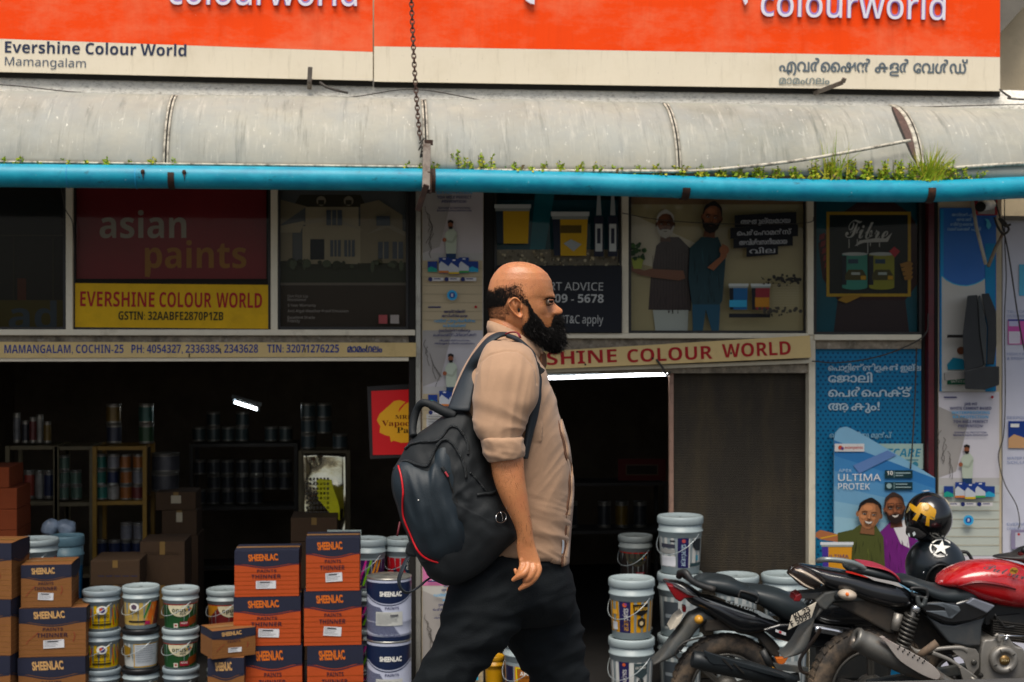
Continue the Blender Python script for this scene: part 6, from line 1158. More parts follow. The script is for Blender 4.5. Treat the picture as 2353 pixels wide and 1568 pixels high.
p('brake_pedal', lambda m: (slab(m, [(1785, 1445), (1805, 1440), (1890, 1510), (1880, 1560), (1820, 1560)], c8, D1-.19, .02, mAl), tubeC(m, [(1880, 1530), (2000, 1590), (2150, 1600)], c8, D1-.19, .008, mAl, 8, 4), m.ell(C(*c8(1965, 1508), D1-.2), .012, .012, .012, mDark, 10, 8)))
p('saree_guard', lambda m: tubeC(m, [(610, 1110), (560, 1190), (500, 1270), (440, 1360), (428, 1420), (455, 1480), (540, 1500)], c8, D1+.12, .009, mat('rusty_guard_tube', '5c5148', .6, .3, dirt_sheen=('7a5a3a', .6, 10, .45, .7)), 8))
p('handlebar', lambda m: (secs(m, dens([(2068, 500, 2076, 508, .02), (2110, 486, 2115, 515, .04), (2250, 470, 2255, 535, .08), (2340, 420, 2345, 570, .10), (2460, 400, 2470, 640, .10), (2540, 470, 2540, 600, .06)]), c8, D1+.05, mBkM, 2.4), tubeC(m, [(2300, 470, D1-.12), (2360, 440, D1-.34), (2330, 450, D1-.42)], c8, D1, .014, mBkM, 8)))
p('fork', lambda m: (m.tube([C(*c8(2480, 560), D1-.09), fwc-FW*.09], .022, mAl, 10), m.tube([C(*c8(2480, 560), D1+.09), fwc+FW*.09], .022, mAl, 10)))
p('tail_decal', lambda m: (lambda pr: (pr.poly([(820, 622), (870, 630), (1000, 672), (1010, 685), (880, 650), (820, 636)], mm('c0281c')), pr.poly([(960, 655), (1100, 690), (1260, 722), (1310, 770), (1200, 735), (1060, 705)], mm('a9a6a4'))))(Print(m, lambda x, y, L: C(*c8(x, y), D1-.128-.006*((x-800)/400)-L*.001))))
# ---- black motorbike behind
D2 = 7.62; hz2 = C(*c1(872, 1640), D2); zg2 = hz2.z-.30
kb = empty('motorbike', (hz2.x, hz2.y, zg2), 'black motorbike behind, with dark exhaust and grey mudguard flap at the tail', 'motorbike', 'parked motorbikes'); p = bpt(kb)
wheel('rear_wheel', kb, hz2, .295, .05, FW, 6, MATS['dark_alloy']); wheel('front_wheel', kb, hz2+RT*1.27, .295, .04, FW, 6, MATS['dark_alloy'])
p('tail_cowl', lambda m: secs(m, dens([(140, 396, 150, 420, .02), (330, 410, 300, 500, .07), (470, 478, 440, 650, .10), (600, 560, 580, 712, .11), (760, 600, 740, 828, .12), (1000, 690, 980, 985, .125), (1200, 745, 1180, 985, .12), (1360, 820, 1330, 945, .11), (1482, 886, 1470, 900, .08)]), c1, D2, mBkB, 3.2))
kt = p('tail_lamp', lambda m: slab(m, [(192, 455), (262, 462), (400, 530), (545, 595), (400, 612), (345, 655), (292, 622), (230, 530)], c1, D2-.105, .21, mRedL), bevel=.008); m = MB(); slab(m, [(262, 462), (285, 470), (548, 590), (545, 600), (430, 566)], c1, D2-.112, .02, mChr); put(m, 'chrome_edge', kt)
p('pillion_seat', lambda m: secs(m, dens([(505, 378, 540, 420, .08), (620, 335, 640, 490, .12), (800, 342, 800, 540, .13), (930, 372, 930, 575, .13), (1050, 436, 1040, 600, .125), (1200, 462, 1190, 660, .12)]), c1, D2, mSeatM, 2.8))
p('rider_seat', lambda m: secs(m, dens([(1100, 440, 1180, 640, .11), (1240, 456, 1260, 690, .125), (1400, 480, 1400, 780, .135), (1540, 524, 1520, 850, .135), (1680, 600, 1640, 870, .12), (1800, 700, 1780, 800, .08)]), c1, D2, mSeatM, 2.6))
p('seat_buckle', lambda m: tubeC(m, [(1010, 600), (1025, 540), (1060, 530), (1220, 585), (1225, 650), (1200, 660)], c1, D2-.128, .006, mBkM, 6))
p('grab_rail', lambda m: (tubeC(m, [(330, 360, D2-.03), (352, 318, D2-.06), (410, 320, D2-.1), (470, 400, D2-.12), (560, 455, D2-.125), (740, 515, D2-.13)], c1, D2, .018, mBkM, 10), tubeC(m, [(330, 360, D2+.03), (352, 318, D2+.06), (470, 400, D2+.12), (740, 515, D2+.13)], c1, D2, .018, mBkM, 8)))
p('side_stripe', lambda m: (lambda pr: (pr.poly([(560, 590), (700, 640), (1000, 745), (1200, 812), (1200, 822), (980, 758), (690, 652)], mm('6d7276')), pr.poly([(1180, 735), (1260, 762), (1470, 880), (1280, 822), (1240, 800)], mm('7d8488')), pr.text('CENTURO', 860, 650, 26, mm('8f979a'), w=400, bold=.02, dx=1, dy=.365, f='b')))(Print(m, lambda x, y, L: C(*c1(x, y), D2-.131-L*.001))))
p('mudguard_flap', lambda m: secs(m, dens([(560, 720, 760, 850, .07), (490, 760, 610, 880, .075), (430, 790, 520, 960, .075), (340, 920, 430, 1080, .075), (230, 1060, 330, 1200, .08), (120, 1215, 205, 1275, .085), (20, 1322, 26, 1334, .085)]), c1, D2, mFend, 4, 18))
p('number_plate', lambda m: slab(m, [(228, 972), (300, 850), (378, 788), (345, 880), (290, 950)], c1, D2-.08, .16, mPlate), bevel=.002)
p('indicator', lambda m: (m.ell(C(*c1(556, 852), D2-.13), .024, .03, .024, mAmb, 16, 10), tubeC(m, [(590, 858, D2-.11), (640, 870, D2-.04)], c1, D2, .014, mBkM, 8, 0)))
p('reflector', lambda m: slab(m, [(372, 690), (415, 700), (410, 770), (375, 770)], c1, D2-.05, .05, mRedL), bevel=.004)
p('inner_mudguard', lambda m: slab(m, [(600, 860), (780, 850), (1000, 980), (1300, 1000), (1480, 1160), (1480, 1300), (1380, 1260), (1250, 1080), (1040, 1000), (840, 980), (620, 1000)], c1, D2-.075, .15, mDust), bevel=.01)
p('side_panel', lambda m: slab(m, [(1280, 965), (1480, 905), (1800, 890), (2300, 950), (2500, 1150), (1900, 1180), (1640, 1130), (1430, 1070)], c1, D2-.12, .24, mBkB), bevel=.012, seg=3)
p('warning_sticker', lambda m: (lambda pr: (pr.poly([(1432, 962), (1552, 1002), (1545, 1034), (1430, 992)], mm('c4c6ca')), pr.poly([(1470, 978), (1500, 988), (1496, 1012), (1468, 1002)], mm('b8202c'))))(Print(m, lambda x, y, L: C(*c1(x, y), D2-.124-L*.001))))
p('chrome_tube', lambda m: tubeC(m, [(1880, 960), (2000, 975), (2190, 1012)], c1, D2-.14, .02, mChr, 12, 4))
def exh2(m):
    a = C(*c1(480, 1300), D2-.19); b = C(*c1(1560, 1530), D2-.19); d = b-a; l = d.length
    m.lathe([(.001, .01), (.03, .008), (.036, -.002), (.044, .004), (.046, .04), (.05, .1), (.049, l*.6), (.042, l*.85), (.034, l), (.03, l*1.1)], a, mat('black_exhaust', '1f2427', .42, .3, var=.12, dirt_sheen=('565a58', .35, 6, .5, .8)), 28, ax=d)
kx = p('exhaust', exh2); m = MB(); slab(m, [(610, 1205), (680, 1230), (1000, 1330), (1240, 1400), (1500, 1480), (1540, 1530), (1300, 1470), (1000, 1390), (720, 1362), (650, 1290)], c1, D2-.245, .02, mat('black_shield', '272d31', .35, .2, var=.1), 2); put(m, 'heat_shield', kx, bevel=.005)
m = MB()
for (x, y) in ((880, 1350), (1010, 1405)): m.bar(C(*c1(x-55, y-55), D2-.247), C(*c1(x+60, y+60), D2-.247), .008, .006, mDark, up=FW)
put(m, 'shield_slots', kx)
p('shock_absorber', lambda m: (m.tube([C(*c1(1280, 1200), D2-.11), C(*c1(1400, 1430), D2-.11)], .02, mBkM, 10), m.ell(C(*c1(1400, 1420), D2-.13), .012, .012, .012, mAmb, 10, 8)))
p('chain_stay', lambda m: (m.bar(C(*c1(1400, 1380), D2-.1), C(*c1(1800, 1430), D2-.1), .03, .03, mFend, up=FW), m.bar(C(*c1(880, 1640), D2-.09), C(*c1(1700, 1500), D2-.09), .04, .03, mBkM, up=FW), m.bar(C(*c1(915, 1252), D2-.07), C(*c1(1260, 1370), D2-.1), .008, .008, mChr, up=FW)))
p('oil_cap', lambda m: slab(m, [(1430, 1290), (1580, 1284), (1540, 1350), (1500, 1372), (1450, 1350)], c1, D2-.1, .04, mat('orange_part', 'c2641c', .5)), bevel=.004)
p('tyre_guard_wire', lambda m: (tubeC(m, [(640, 1050), (500, 1075), (390, 1115), (310, 1190), (290, 1260), (330, 1310)], c1, D2-.08, .006, mBkM, 6), tubeC(m, [(370, 1130), (420, 1160)], c1, D2-.08, .004, mBkM, 6, 0), tubeC(m, [(320, 1200), (370, 1225)], c1, D2-.08, .004, mBkM, 6, 0)))
p('fuel_tank', lambda m: secs(m, dens([(1780, 640, 1780, 800, .08), (1900, 520, 1900, 900, .12), (2100, 440, 2100, 930, .14), (2500, 440, 2500, 930, .14), (2800, 470, 2800, 900, .13), (3000, 560, 3000, 800, .08)]), c1, D2, mBkB, 2.5))
p('engine', lambda m: slab(m, [(1900, 1000), (2800, 1000), (2750, 1560), (1900, 1560)], c1, D2-.1, .2, mBkM), bevel=.02); p('fork', lambda m: m.tube([C(*c1(3000, 560), D2-.08), hz2+RT*1.27-FW*.08], .02, mBkM, 10))
p('handlebar', lambda m: m.tube([C(*c1(2900, 420), D2-.35), C(*c1(2950, 460), D2), C(*c1(2900, 420), D2+.35)], .014, mBkM, 8))
# ---- helmets
def ellp(cx, cy, rx, ry, d, rz):
    k = F/d
    def fn(x, y, L):
        q = 1-((x-cx)/rx)**2-((y-cy)/ry)**2; s = math.sqrt(max(q, 0)); g = 1+(.003+L*.0006)/.13
        return C(cx+(x-cx)*g, cy+(y-cy)*g, d-(rz*g)*s)
    return fn
def shell(mb, cx, cy, rx, ry, d, rz, m, cut=None, n=56, k=36):
    vs = []; fs = []
    for i in range(k+1):
        a = math.pi*i/k
        for j in range(n):
            b = 2*math.pi*j/n; vs.append(C(cx, cy, d)+RT*(math.sin(a)*math.cos(b)*rx*d/F)+FW*(math.sin(a)*math.sin(b)*rz)+UP*(math.cos(a)*ry*d/F))
    keep = lambda q: not (cut and cut((q-CAM).dot(RT)/((q-CAM).dot(FW))*F+CX, CY-(q.z-H)/((q-CAM).dot(FW))*F, (q-CAM).dot(FW)))
    for i in range(k):
        for j in range(n):
            f = (i*n+j, i*n+(j+1) % n, (i+1)*n+(j+1) % n, (i+1)*n+j)
            if keep(sum((vs[q] for q in f), Vector())/4): fs.append(f)
    mb.add(vs, fs, m, True)
mHelm = mat('satin_black_helmet', '12191d', .3, var=.05, coat=.2); mHelmIn = mat('helmet_lining', '0c0b0b', .9)
DH = 7.45
h1 = empty('helmet', C(2150, 1362, DH), 'black open face helmet with a white circled star, resting by the red tank', 'helmet', 'helmets on the bikes')
cutf = lambda x, y, dd: (((x-2163)/32)**2+((y-1338)/40)**2 < 1) or y > 1352
m = MB(); shell(m, 2150, 1302, 66, 67, DH, .165, mHelm, cutf); put(m, 'shell', h1, solid=.006); m = MB(); shell(m, 2150, 1302, 60, 61, DH, .15, mHelmIn, lambda x, y, dd: y > 1350); put(m, 'lining', h1)
m = MB(); fn = ellp(2150, 1302, 66, 67, DH, .165); pr = Print(m, fn, 3); sx, sy = 2162.5, 1260.5; tw = .2
n = 40
for i in range(n):
    a0, a1 = 2*math.pi*i/n, 2*math.pi*(i+1)/n
    if i % 8 == 7: continue
    pr.L = 1; pr.sub = 0; pr.poly([(sx+26*math.cos(a0), sy+20.5*math.sin(a0)), (sx+26*math.cos(a1), sy+20.5*math.sin(a1)), (sx+22.5*math.cos(a1), sy+17.6*math.sin(a1)), (sx+22.5*math.cos(a0), sy+17.6*math.sin(a0))], iWh)
pr.sub = 3; pr.poly([(sx+(22 if i % 2 == 0 else 8.6)*math.cos(-math.pi/2+.12+i*math.pi/5), sy+(17.6 if i % 2 == 0 else 7)*math.sin(-math.pi/2+.12+i*math.pi/5)) for i in range(10)], iWh); put(m, 'star_decal', h1)
m = MB(); pts = [fn(2163+34*math.cos(a), 1340+42*math.sin(a), 3) for a in [math.pi+math.pi*i/20 for i in range(21)]]; m.tube(pts, .006, mBkM, 6); put(m, 'rim_trim', h1); m = MB(); pts = [fn(x, y, 4) for x, y in ((2200, 1268), (2207, 1290), (2208, 1310), (2206, 1330))]; m.tube(pts, .006, mBkM, 6); put(m, 'edge_trim', h1)
m = MB(); m.tube(catmull([C(2208, 1268, DH), C(2222, 1270, DH), C(2230, 1280, DH), C(2236, 1292, DH)], 4), .009, mBkM, 8); put(m, 'peak_bar', h1)
m = MB(); m.ell(fn(2123, 1316, 1), .005, .004, .005, mChr, 8, 6); put(m, 'stud', h1); m = MB(); m.ell(fn(2190, 1292, 1), .005, .004, .005, mChr, 8, 6); put(m, 'stud', h1)
h2 = empty('helmet', C(2133, 1245, DH+.02), 'black and yellow full face helmet balanced on top of the star helmet', 'helmet', 'helmets on the bikes')
m = MB(); shell(m, 2133, 1190, 53, 59, DH+.02, .14, mat('gloss_black_helmet', '0d0e10', .18, var=.05, coat=.7)); put(m, 'shell', h2)
fn = ellp(2133, 1190, 53, 59, DH+.02, .14); hx = lambda x, y: (3560/1.7407+x*.26786/1.7407, 1900/1.7407+y*.26786/1.7407)
m = MB(); pr = Print(m, fn, 3); yq = mat('yellow_helmet_print', 'c9950c', .3, var=.12, coat=.5); gq = mm('8a7a4a')
for pl, mt in (([(300, 425), (350, 450), (400, 485), (450, 420), (560, 425), (680, 520), (690, 590), (750, 605), (845, 680), (830, 730), (740, 690), (590, 660), (585, 765), (530, 750), (545, 620), (460, 570), (400, 690), (340, 665), (400, 580), (330, 530), (290, 470)], yq), ([(760, 420), (830, 490), (870, 600), (860, 680), (820, 560), (770, 470)], gq), ([(590, 610), (720, 670), (800, 780), (780, 860), (740, 780), (680, 690)], gq), ([(250, 570), (280, 500), (300, 480), (310, 520), (270, 570)], gq), ([(800, 350), (870, 420), (905, 520), (880, 500), (840, 430)], mm('b0a890')), ([(470, 260), (560, 245), (600, 255), (520, 268)], mm('a8a8a4'))): pr.poly([hx(*q) for q in pl], mt)
pr.circ(*hx(545, 490), 6, mm('d9b87a')); put(m, 'yellow_graphics', h2)
m = MB(); m.prism([hx(*q) for q in ((240, 760), (420, 800), (560, 900), (470, 960), (300, 940), (230, 880))], lambda x, y: C(x, y, DH-.10), lambda x, y: C(x, y, DH+.05), mHelmIn); put(m, 'chin_opening', h2, bevel=.01)
m = MB(); m.prism([hx(*q) for q in ((335, 870), (365, 845), (385, 890), (350, 920))], lambda x, y: C(x, y, DH-.105), lambda x, y: C(x, y, DH-.1), mm('b9c4c4')); m.prism([hx(*q) for q in ((265, 880), (285, 865), (300, 930), (280, 920))], lambda x, y: C(x, y, DH-.105), lambda x, y: C(x, y, DH-.1), mm('b9c4c4')); put(m, 'strap_buckle', h2)
# ------------------------------------------------------------------ the walking man
D = 4.3
k_m = D/F                                    # metres per px at the man
def hc(x, y): return (1091.5+x*.15388, 586+y*.15388)
def q2(x, y): return (1011.1+x*.21983, 723.9+y*.21983)
def b3(x, y): return (884.7+x*.30775, 896.2+y*.30775)
def hd(x, y): return (1126+x*.15388, 1126+y*.15388)
def ring(L, n=40, e=2.0, yfn=None):
    "L = (x back, y back, x front, y front, half width, depth offset): a slice of a limb or the trunk"
    xb, yb, xf, yf, hw = L[:5]; yo = L[5] if len(L) > 5 else 0; r = []
    for j in range(n):
        t = 2*math.pi*j/n; c, s = math.cos(t), math.sin(t); a = abs(c)**(2/e)*(1 if c > 0 else -1); b = abs(s)**(2/e)*(1 if s > 0 else -1)
        px = (xb+xf)/2+(xf-xb)/2*a; py = (yb+yf)/2+(yf-yb)/2*a+(yfn(a, b) if yfn else 0)
        r.append(C(px, py, D+yo)+FW*(b*hw))
    return r
def fuse(name, mb, parent, voxel, m, smooth=2, label=None, disp=None):
    "join the shapes of a builder into one continuous skin"
    me = bpy.data.meshes.new('tmp'); me.from_pydata(mb.v, [], mb.f); bm = bmesh.new(); bm.from_mesh(me); bmesh.ops.recalc_face_normals(bm, faces=bm.faces); bm.to_mesh(me); bm.free()
    o = bpy.data.objects.new('tmp', me); _ts.collection.objects.link(o)
    r = o.modifiers.new('r', 'REMESH'); r.mode = 'VOXEL'; r.voxel_size = voxel
    s = o.modifiers.new('s', 'SMOOTH'); s.factor = .5; s.iterations = smooth
    _ts.view_layers[0].update(); e = o.evaluated_get(_ts.view_layers[0].depsgraph); em = e.to_mesh()
    vs = [v.co.copy() for v in em.vertices]; fs = [list(p.vertices) for p in em.polygons]; ns = [v.normal.copy() for v in em.vertices]; e.to_mesh_clear(); bpy.data.objects.remove(o)
    if disp: vs = [v+n*disp(v) for v, n in zip(vs, ns)]
    out = MB(); out.add(vs, fs, m, True); return out
mSkin = mat('warm_brown_skin', 'c98555', .34, var=.09, vs=30, bump=.22, bs=300, sss=.10, spec=.55, coat=.12, dirt_sheen=[('c06c48', .4, 9, .48, .7), ('7d482c', .45, 38, .56, .72), ('cf9a76', .35, 14, .6, .75)])
mShirt = mat('beige_cotton', 'ae8b6e', .88, var=.05, vs=30, bump=.12, bs=420, sheen=.15); mShirtIn = mat('brown_shirt_lining', '6a4630', .85); mTrou = mat('black_trousers', '14181b', .85, var=.15, vs=14, bump=.3, bs=320, spec=.2, dirt_sheen=('191e20', .6, 5, .45, .75))
mHair = mat('black_hair', '0b0908', .75, var=.25, vs=60, spec=.15); mGrayH = mat('grey_beard_hair', '6f6b68', .6, spec=.2); mHairB = mat('brown_stubble', '2c1a10', .7, spec=.15); mBtn = mat('shirt_button', '9a7a60', .35)
man = empty('person', C(1150, 1932, D), 'bald bearded man in a beige rolled sleeve shirt and black trousers walking right', 'person')
# head profile: (y, x back, x face, x profile, half width mm, nose/brow width mm) in the head crop
HP = [(108, 560, 740, 740, 22, 20), (122, 490, 815, 815, 36, 20), (150, 420, 900, 900, 49, 20), (200, 352, 990, 990, 61, 22), (280, 283, 1080, 1082, 70, 30), (380, 228, 1128, 1142, 75, 34), (480, 200, 1138, 1162, 77, 34), (560, 188, 1138, 1172, 78, 30), (620, 184, 1132, 1200, 78, 30), (655, 184, 1112, 1194, 77.5, 20), (690, 185, 1100, 1174, 77, 12), (740, 188, 1098, 1210, 76, 9), (780, 192, 1100, 1264, 75, 11), (815, 197, 1100, 1306, 74, 13), (845, 200, 1100, 1314, 73, 14), (878, 204, 1096, 1303, 72, 16), (900, 207, 1092, 1240, 71, 17), (930, 212, 1088, 1182, 70, 24), (980, 255, 1080, 1190, 68, 24), (1040, 330, 1070, 1195, 64, 24), (1100, 420, 1060, 1165, 58, 26), (1160, 520, 1050, 1160, 50, 24), (1220, 640, 1020, 1120, 38, 24), (1250, 760, 960, 1040, 22, 20)]
def hp(y):
    y = min(max(y, HP[0][0]), HP[-1][0])
    for a, b in zip(HP, HP[1:]):
        if a[0] <= y <= b[0]:
            t = (y-a[0])/(b[0]-a[0]); return [p+(q-p)*t for p, q in zip(a, b)]
NOS = [(1092, 716, -7, 36), (1000, 800, 3, 80), (1195, 868, 13, 30), (1170, 700, -2, 22), (960, 640, -2, 70), (1060, 660, 3, 40), (770, 860, -2, 90)]   # x, y, outward mm, radius
def head_pt(y, t, off=0.):
    "a point of the head: height y in the crop, t the angle from the face (negative is the side we see)"
    _, xb, xc, xf, hw, sg = hp(y); c, s = math.cos(t), math.sin(t); e = 2.15
    a = abs(c)**(2/e)*(1 if c > 0 else -1); b = abs(s)**(2/e)*(1 if s > 0 else -1)
    x = (xb+xc)/2+(xc-xb)/2*a; lat = b*hw
    x += (xf-xc)*math.exp(-(lat/sg)**2) if a > 0 else 0
    g = sum(am*math.exp(-((x-X)**2+(y-Y)**2)/(r*r)) for X, Y, am, r in NOS)
    if abs(lat) > 6 or a > 0: lat += g*(1 if b > 0 else -1)*min(1, abs(b)*1.6)
    lat += off*1000*b; x += off*1000/.2025*a*.9
    return C(*hc(x, y), D)+FW*(lat/1000), x
thetas = []
t = 0
while t < math.pi: thetas.append(t); t += .035 if t < .5 else .075
thetas = [-q for q in thetas[:0:-1]]+thetas
bdy = MB(); ys = [HP[0][0]+(HP[-1][0]-HP[0][0])*i/110 for i in range(111)]
bdy.rings([[head_pt(y, t)[0] for t in thetas+[math.pi]] for y in ys], mSkin)
bdy.rings([ring(l) for l in [(*hc(225, 880), *hc(760, 1000), .055), (*hc(215, 960), *hc(780, 1120), .060), (*hc(205, 1060), *hc(850, 1220), .066), (*hc(190, 1180), *hc(880, 1330), .075), (*hc(160, 1300), *hc(900, 1480), .09)]], mSkin)
TR = [(1128, 760, 1236, 822, .085), (1112, 777, 1252, 848, .14), (1092, 803, 1258, 864, .185), (1067, 843, 1263, 884, .205), (1049, 882, 1272, 906, .215), (1040, 914, 1280, 944, .218), (1046, 960, 1290, 978, .212), (1060, 1010, 1301, 1016, .206), (1072, 1060, 1308, 1064, .200), (1082, 1105, 1312, 1108, .195), (1090, 1150, 1311, 1150, .190), (1094, 1200, 1307, 1198, .186), (1096, 1245, 1303.5, 1245, .184), (1096, 1292, 1301, 1291, .182)]
bdy.rings([ring((l[0]+18, l[1]+14, l[2]-16, l[3]+10, l[4]-.022)) for l in TR[1:-1]], mSkin)
ARM = [(1130, 830, 1200, 830, .034, -.205), (1118, 860, 1210, 860, .046, -.225), (1112, 930, 1206, 925, .05, -0.255), (1124, 1000, 1188, 996, .042, -.262), (1127, 1050, 1202, 1046, .045, -0.270), (1129, 1075, 1204, 1070, .046, -0.270), (1133, 1098, 1206, 1092, .047, -0.270), (1141, 1124, 1209, 1118, .046, -0.270), (1154, 1154, 1214, 1148, .042, -0.268), (1170, 1184, 1218, 1178, .037, -0.266), (1183, 1212, 1223, 1208, .031, -0.264), (1188, 1235, 1226, 1234, .027, -0.262), (1187, 1257, 1231, 1256, .021, -0.262), (1190, 1280, 1238, 1278, .017, -0.264), (1195, 1294, 1243, 1296, .015, -0.266), (1200, 1306, 1243, 1310, .012, -0.267)]
bdy.rings([ring(l, 28, 2.1) for l in dens(ARM, 3)], mSkin)
def chain(pts, rs, mb=None): (mb or bdy).tube(catmull([C(*hd(x, y), D+o-.03) for x, y, o in pts], 5), [r for r in _ease(rs, (len(pts)-1)*5+1)], mSkin, 12)
def _ease(rs, n): return [rs[min(int(i/(n-1)*(len(rs)-1)), len(rs)-2)]*(1-(i/(n-1)*(len(rs)-1)-min(int(i/(n-1)*(len(rs)-1)), len(rs)-2)))+rs[min(int(i/(n-1)*(len(rs)-1)), len(rs)-2)+1]*(i/(n-1)*(len(rs)-1)-min(int(i/(n-1)*(len(rs)-1)), len(rs)-2)) for i in range(n)]
FR = [.0098, .0092, .0086, .0074, .0045]
chain([(700, 1120, -.238), (722, 1190, -.243), (680, 1290, -.25), (600, 1380, -.248), (500, 1440, -.243), (424, 1492, -.24)], [.0116, .0110, .0105, .0097, .0084, .005])        # index
chain([(640, 1110, -.24), (650, 1190, -.252), (605, 1290, -.256), (545, 1345, -.250), (505, 1345, -.24)], [.0114, .0110, .0102, .0092, .0066])                                  # middle
chain([(560, 1090, -.24), (560, 1170, -.252), (505, 1250, -.260), (420, 1295, -.254), (330, 1355, -.247)], [.0112, .0108, .0102, .0094, .0054])                              # ring
chain([(480, 1060, -.236), (478, 1130, -.246), (445, 1215, -.25), (400, 1240, -.24), (368, 1175, -.232)], [.0095, .0088, .0080, .0072, .0045])                                # little
chain([(520, 860, -.222), (640, 960, -.205), (700, 1080, -.200), (690, 1180, -.204), (650, 1240, -.212)], [.012, .0125, .011, .0095, .006])                                   # thumb, on the body side
for x, y in ((735, 1135), (655, 1085), (570, 1075), (480, 1050)): bdy.ell(C(*hd(x-6, y+6), D-.2755), .0075, .0045, .0075, mSkin, 12, 8)
# far arm swings back; only the finger tips show below the bag
bdy.rings([ring(l, 20) for l in [(1110, 830, 1200, 830, .055, .17), (1090, 930, 1170, 930, .05, .22), (1066, 1040, 1136, 1040, .046, .24), (1050, 1080, 1118, 1085, .045, .24), (1046, 1160, 1102, 1165, .038, .24), (1048, 1250, 1088, 1255, .028, .24), (1040, 1290, 1080, 1295, .018, .24), (1036, 1316, 1076, 1318, .014, .24)]], mSkin)
for pts in ([(1066, 1316), (1054, 1338), (1036, 1350), (1029, 1360)], [(1056, 1314), (1042, 1332), (1026, 1338), (1015, 1341)], [(1074, 1318), (1070, 1345), (1056, 1362), (1046, 1366)], [(1046, 1310), (1034, 1326), (1026, 1330), (1022, 1328)], [(1080, 1290), (1088, 1312), (1084, 1334), (1076, 1342)]):
    bdy.tube(catmull([C(x, y, D+.24+i*.004) for i, (x, y) in enumerate(pts)], 4), [.0098, .0097, .0095, .0094, .0093, .0092, .009, .0088, .0086, .0084, .008, .0072, .0055], mSkin, 10)
out = fuse('body', bdy, man, .0025, mSkin, 2)
m = MB()
for _ in range(110):
    q = R.random(); L_ = dens(ARM, 6); l = L_[int(len(L_)*(.28+.5*q))]; t = -R.uniform(.4, 2.9); a, b = math.cos(t), math.sin(t); p = C((l[0]+l[2])/2+(l[2]-l[0])/2*a, (l[1]+l[3])/2+(l[3]-l[1])/2*a, D+l[5])+FW*(b*l[4]); o_ = (RT*a+FW*b); w_ = .0003
    d_ = (o_*.35+UP*-.9+RT*R.uniform(-.5, .3)).normalized(); s_ = d_.cross(FW).normalized(); ln = R.uniform(.008, .016); m.add([p-s_*w_, p+s_*w_, p+d_*ln], [(0, 1, 2)], mat('forearm_hair', '5a3420', .7, spec=.1))
put(m, 'arm_hair', man)
# near ear: a little relief laid on the side of the head
EO = [(520, 690), (550, 655), (585, 641), (625, 650), (660, 680), (690, 720), (706, 770), (712, 830), (716, 880), (714, 930), (700, 962), (670, 960), (630, 935), (580, 890), (540, 845), (505, 790), (488, 740), (494, 710)]
ecx, ecy = 610, 795; NE = 72; NR = 22
eo = catmull([Vector((x, y, 0)) for x, y in EO], 4, True)
def ear_h(u, x, y):
    rim = math.exp(-((u-.87)/.10)**2)*(1 if not (x > 668 and 715 < y < 900) else .25); h = .006+.008*rim
    h += .0055*math.exp(-(((x-585-.25*(y-760))/30)**2+((y-770)/95)**2))*(u < .8)             # inner fold
    h -= .009*math.exp(-(((x-652)/24)**2+((y-825)/48)**2)); h -= .004*math.exp(-(((x-610)/16)**2+((y-715)/40)**2))
    h += .005*math.exp(-(((x-690)/14)**2+((y-800)/26)**2)); h += .003*math.exp(-(((x-672)/30)**2+((y-925)/30)**2))
    return h*(1-max(0, (u-.93)/.07)**2*.8)
def side_lat(x, y):
    _, xb, xc, xf, hw, sg = hp(y); a = (x-(xb+xc)/2)/((xc-xb)/2); a = max(-.99, min(.99, a)); return hw*(1-abs(a)**2.15)**(1/2.15)/1000
ev = []; ef = []
for i in range(NR+1):
    u = i/NR
    for j in range(len(eo)):
        x = ecx+(eo[j].x-ecx)*u; y = ecy+(eo[j].y-ecy)*u; base = side_lat(680, y)*.98 if u < 1 else side_lat(680, y)*.985-.003
        flare = max(0, (690-x)/200)*.010
        ev.append(C(*hc(x, y), D)-FW*(base+(ear_h(u, x, y)+flare if u < 1 else flare*.8)))
ne = len(eo)
for i in range(NR):
    for j in range(ne): ef.append((i*ne+j, i*ne+(j+1) % ne, (i+1)*ne+(j+1) % ne, (i+1)*ne+j))
out.add(ev, ef, mSkin, True); 
out.add([C(*hc(ecx+(p.x-ecx)*1.0, ecy+(p.y-ecy)*1.0), D)-FW*(side_lat(680, p.y)*.985-.003+max(0, (690-p.x)/200)*.008) for p in eo]+[C(*hc(700+(p.x-700)*.35, ecy+(p.y-ecy)*.9), D)-FW*(side_lat(680, p.y)*.9) for p in eo], [(j, (j+1) % ne, ne+(j+1) % ne, ne+j) for j in range(ne)], mSkin, True)
# far ear
out.ell(C(*hc(610, 800), D)+FW*.078, .02, .008, .031, mSkin, 16, 10)
body = put(out, 'body', man)
m = MB(); m.ell(C(*hc(652, 832), D)-FW*(side_lat(652, 830)*1.0+.003), .0035, .003, .006, mDark, 10, 8); put(m, 'ear_canal', man)
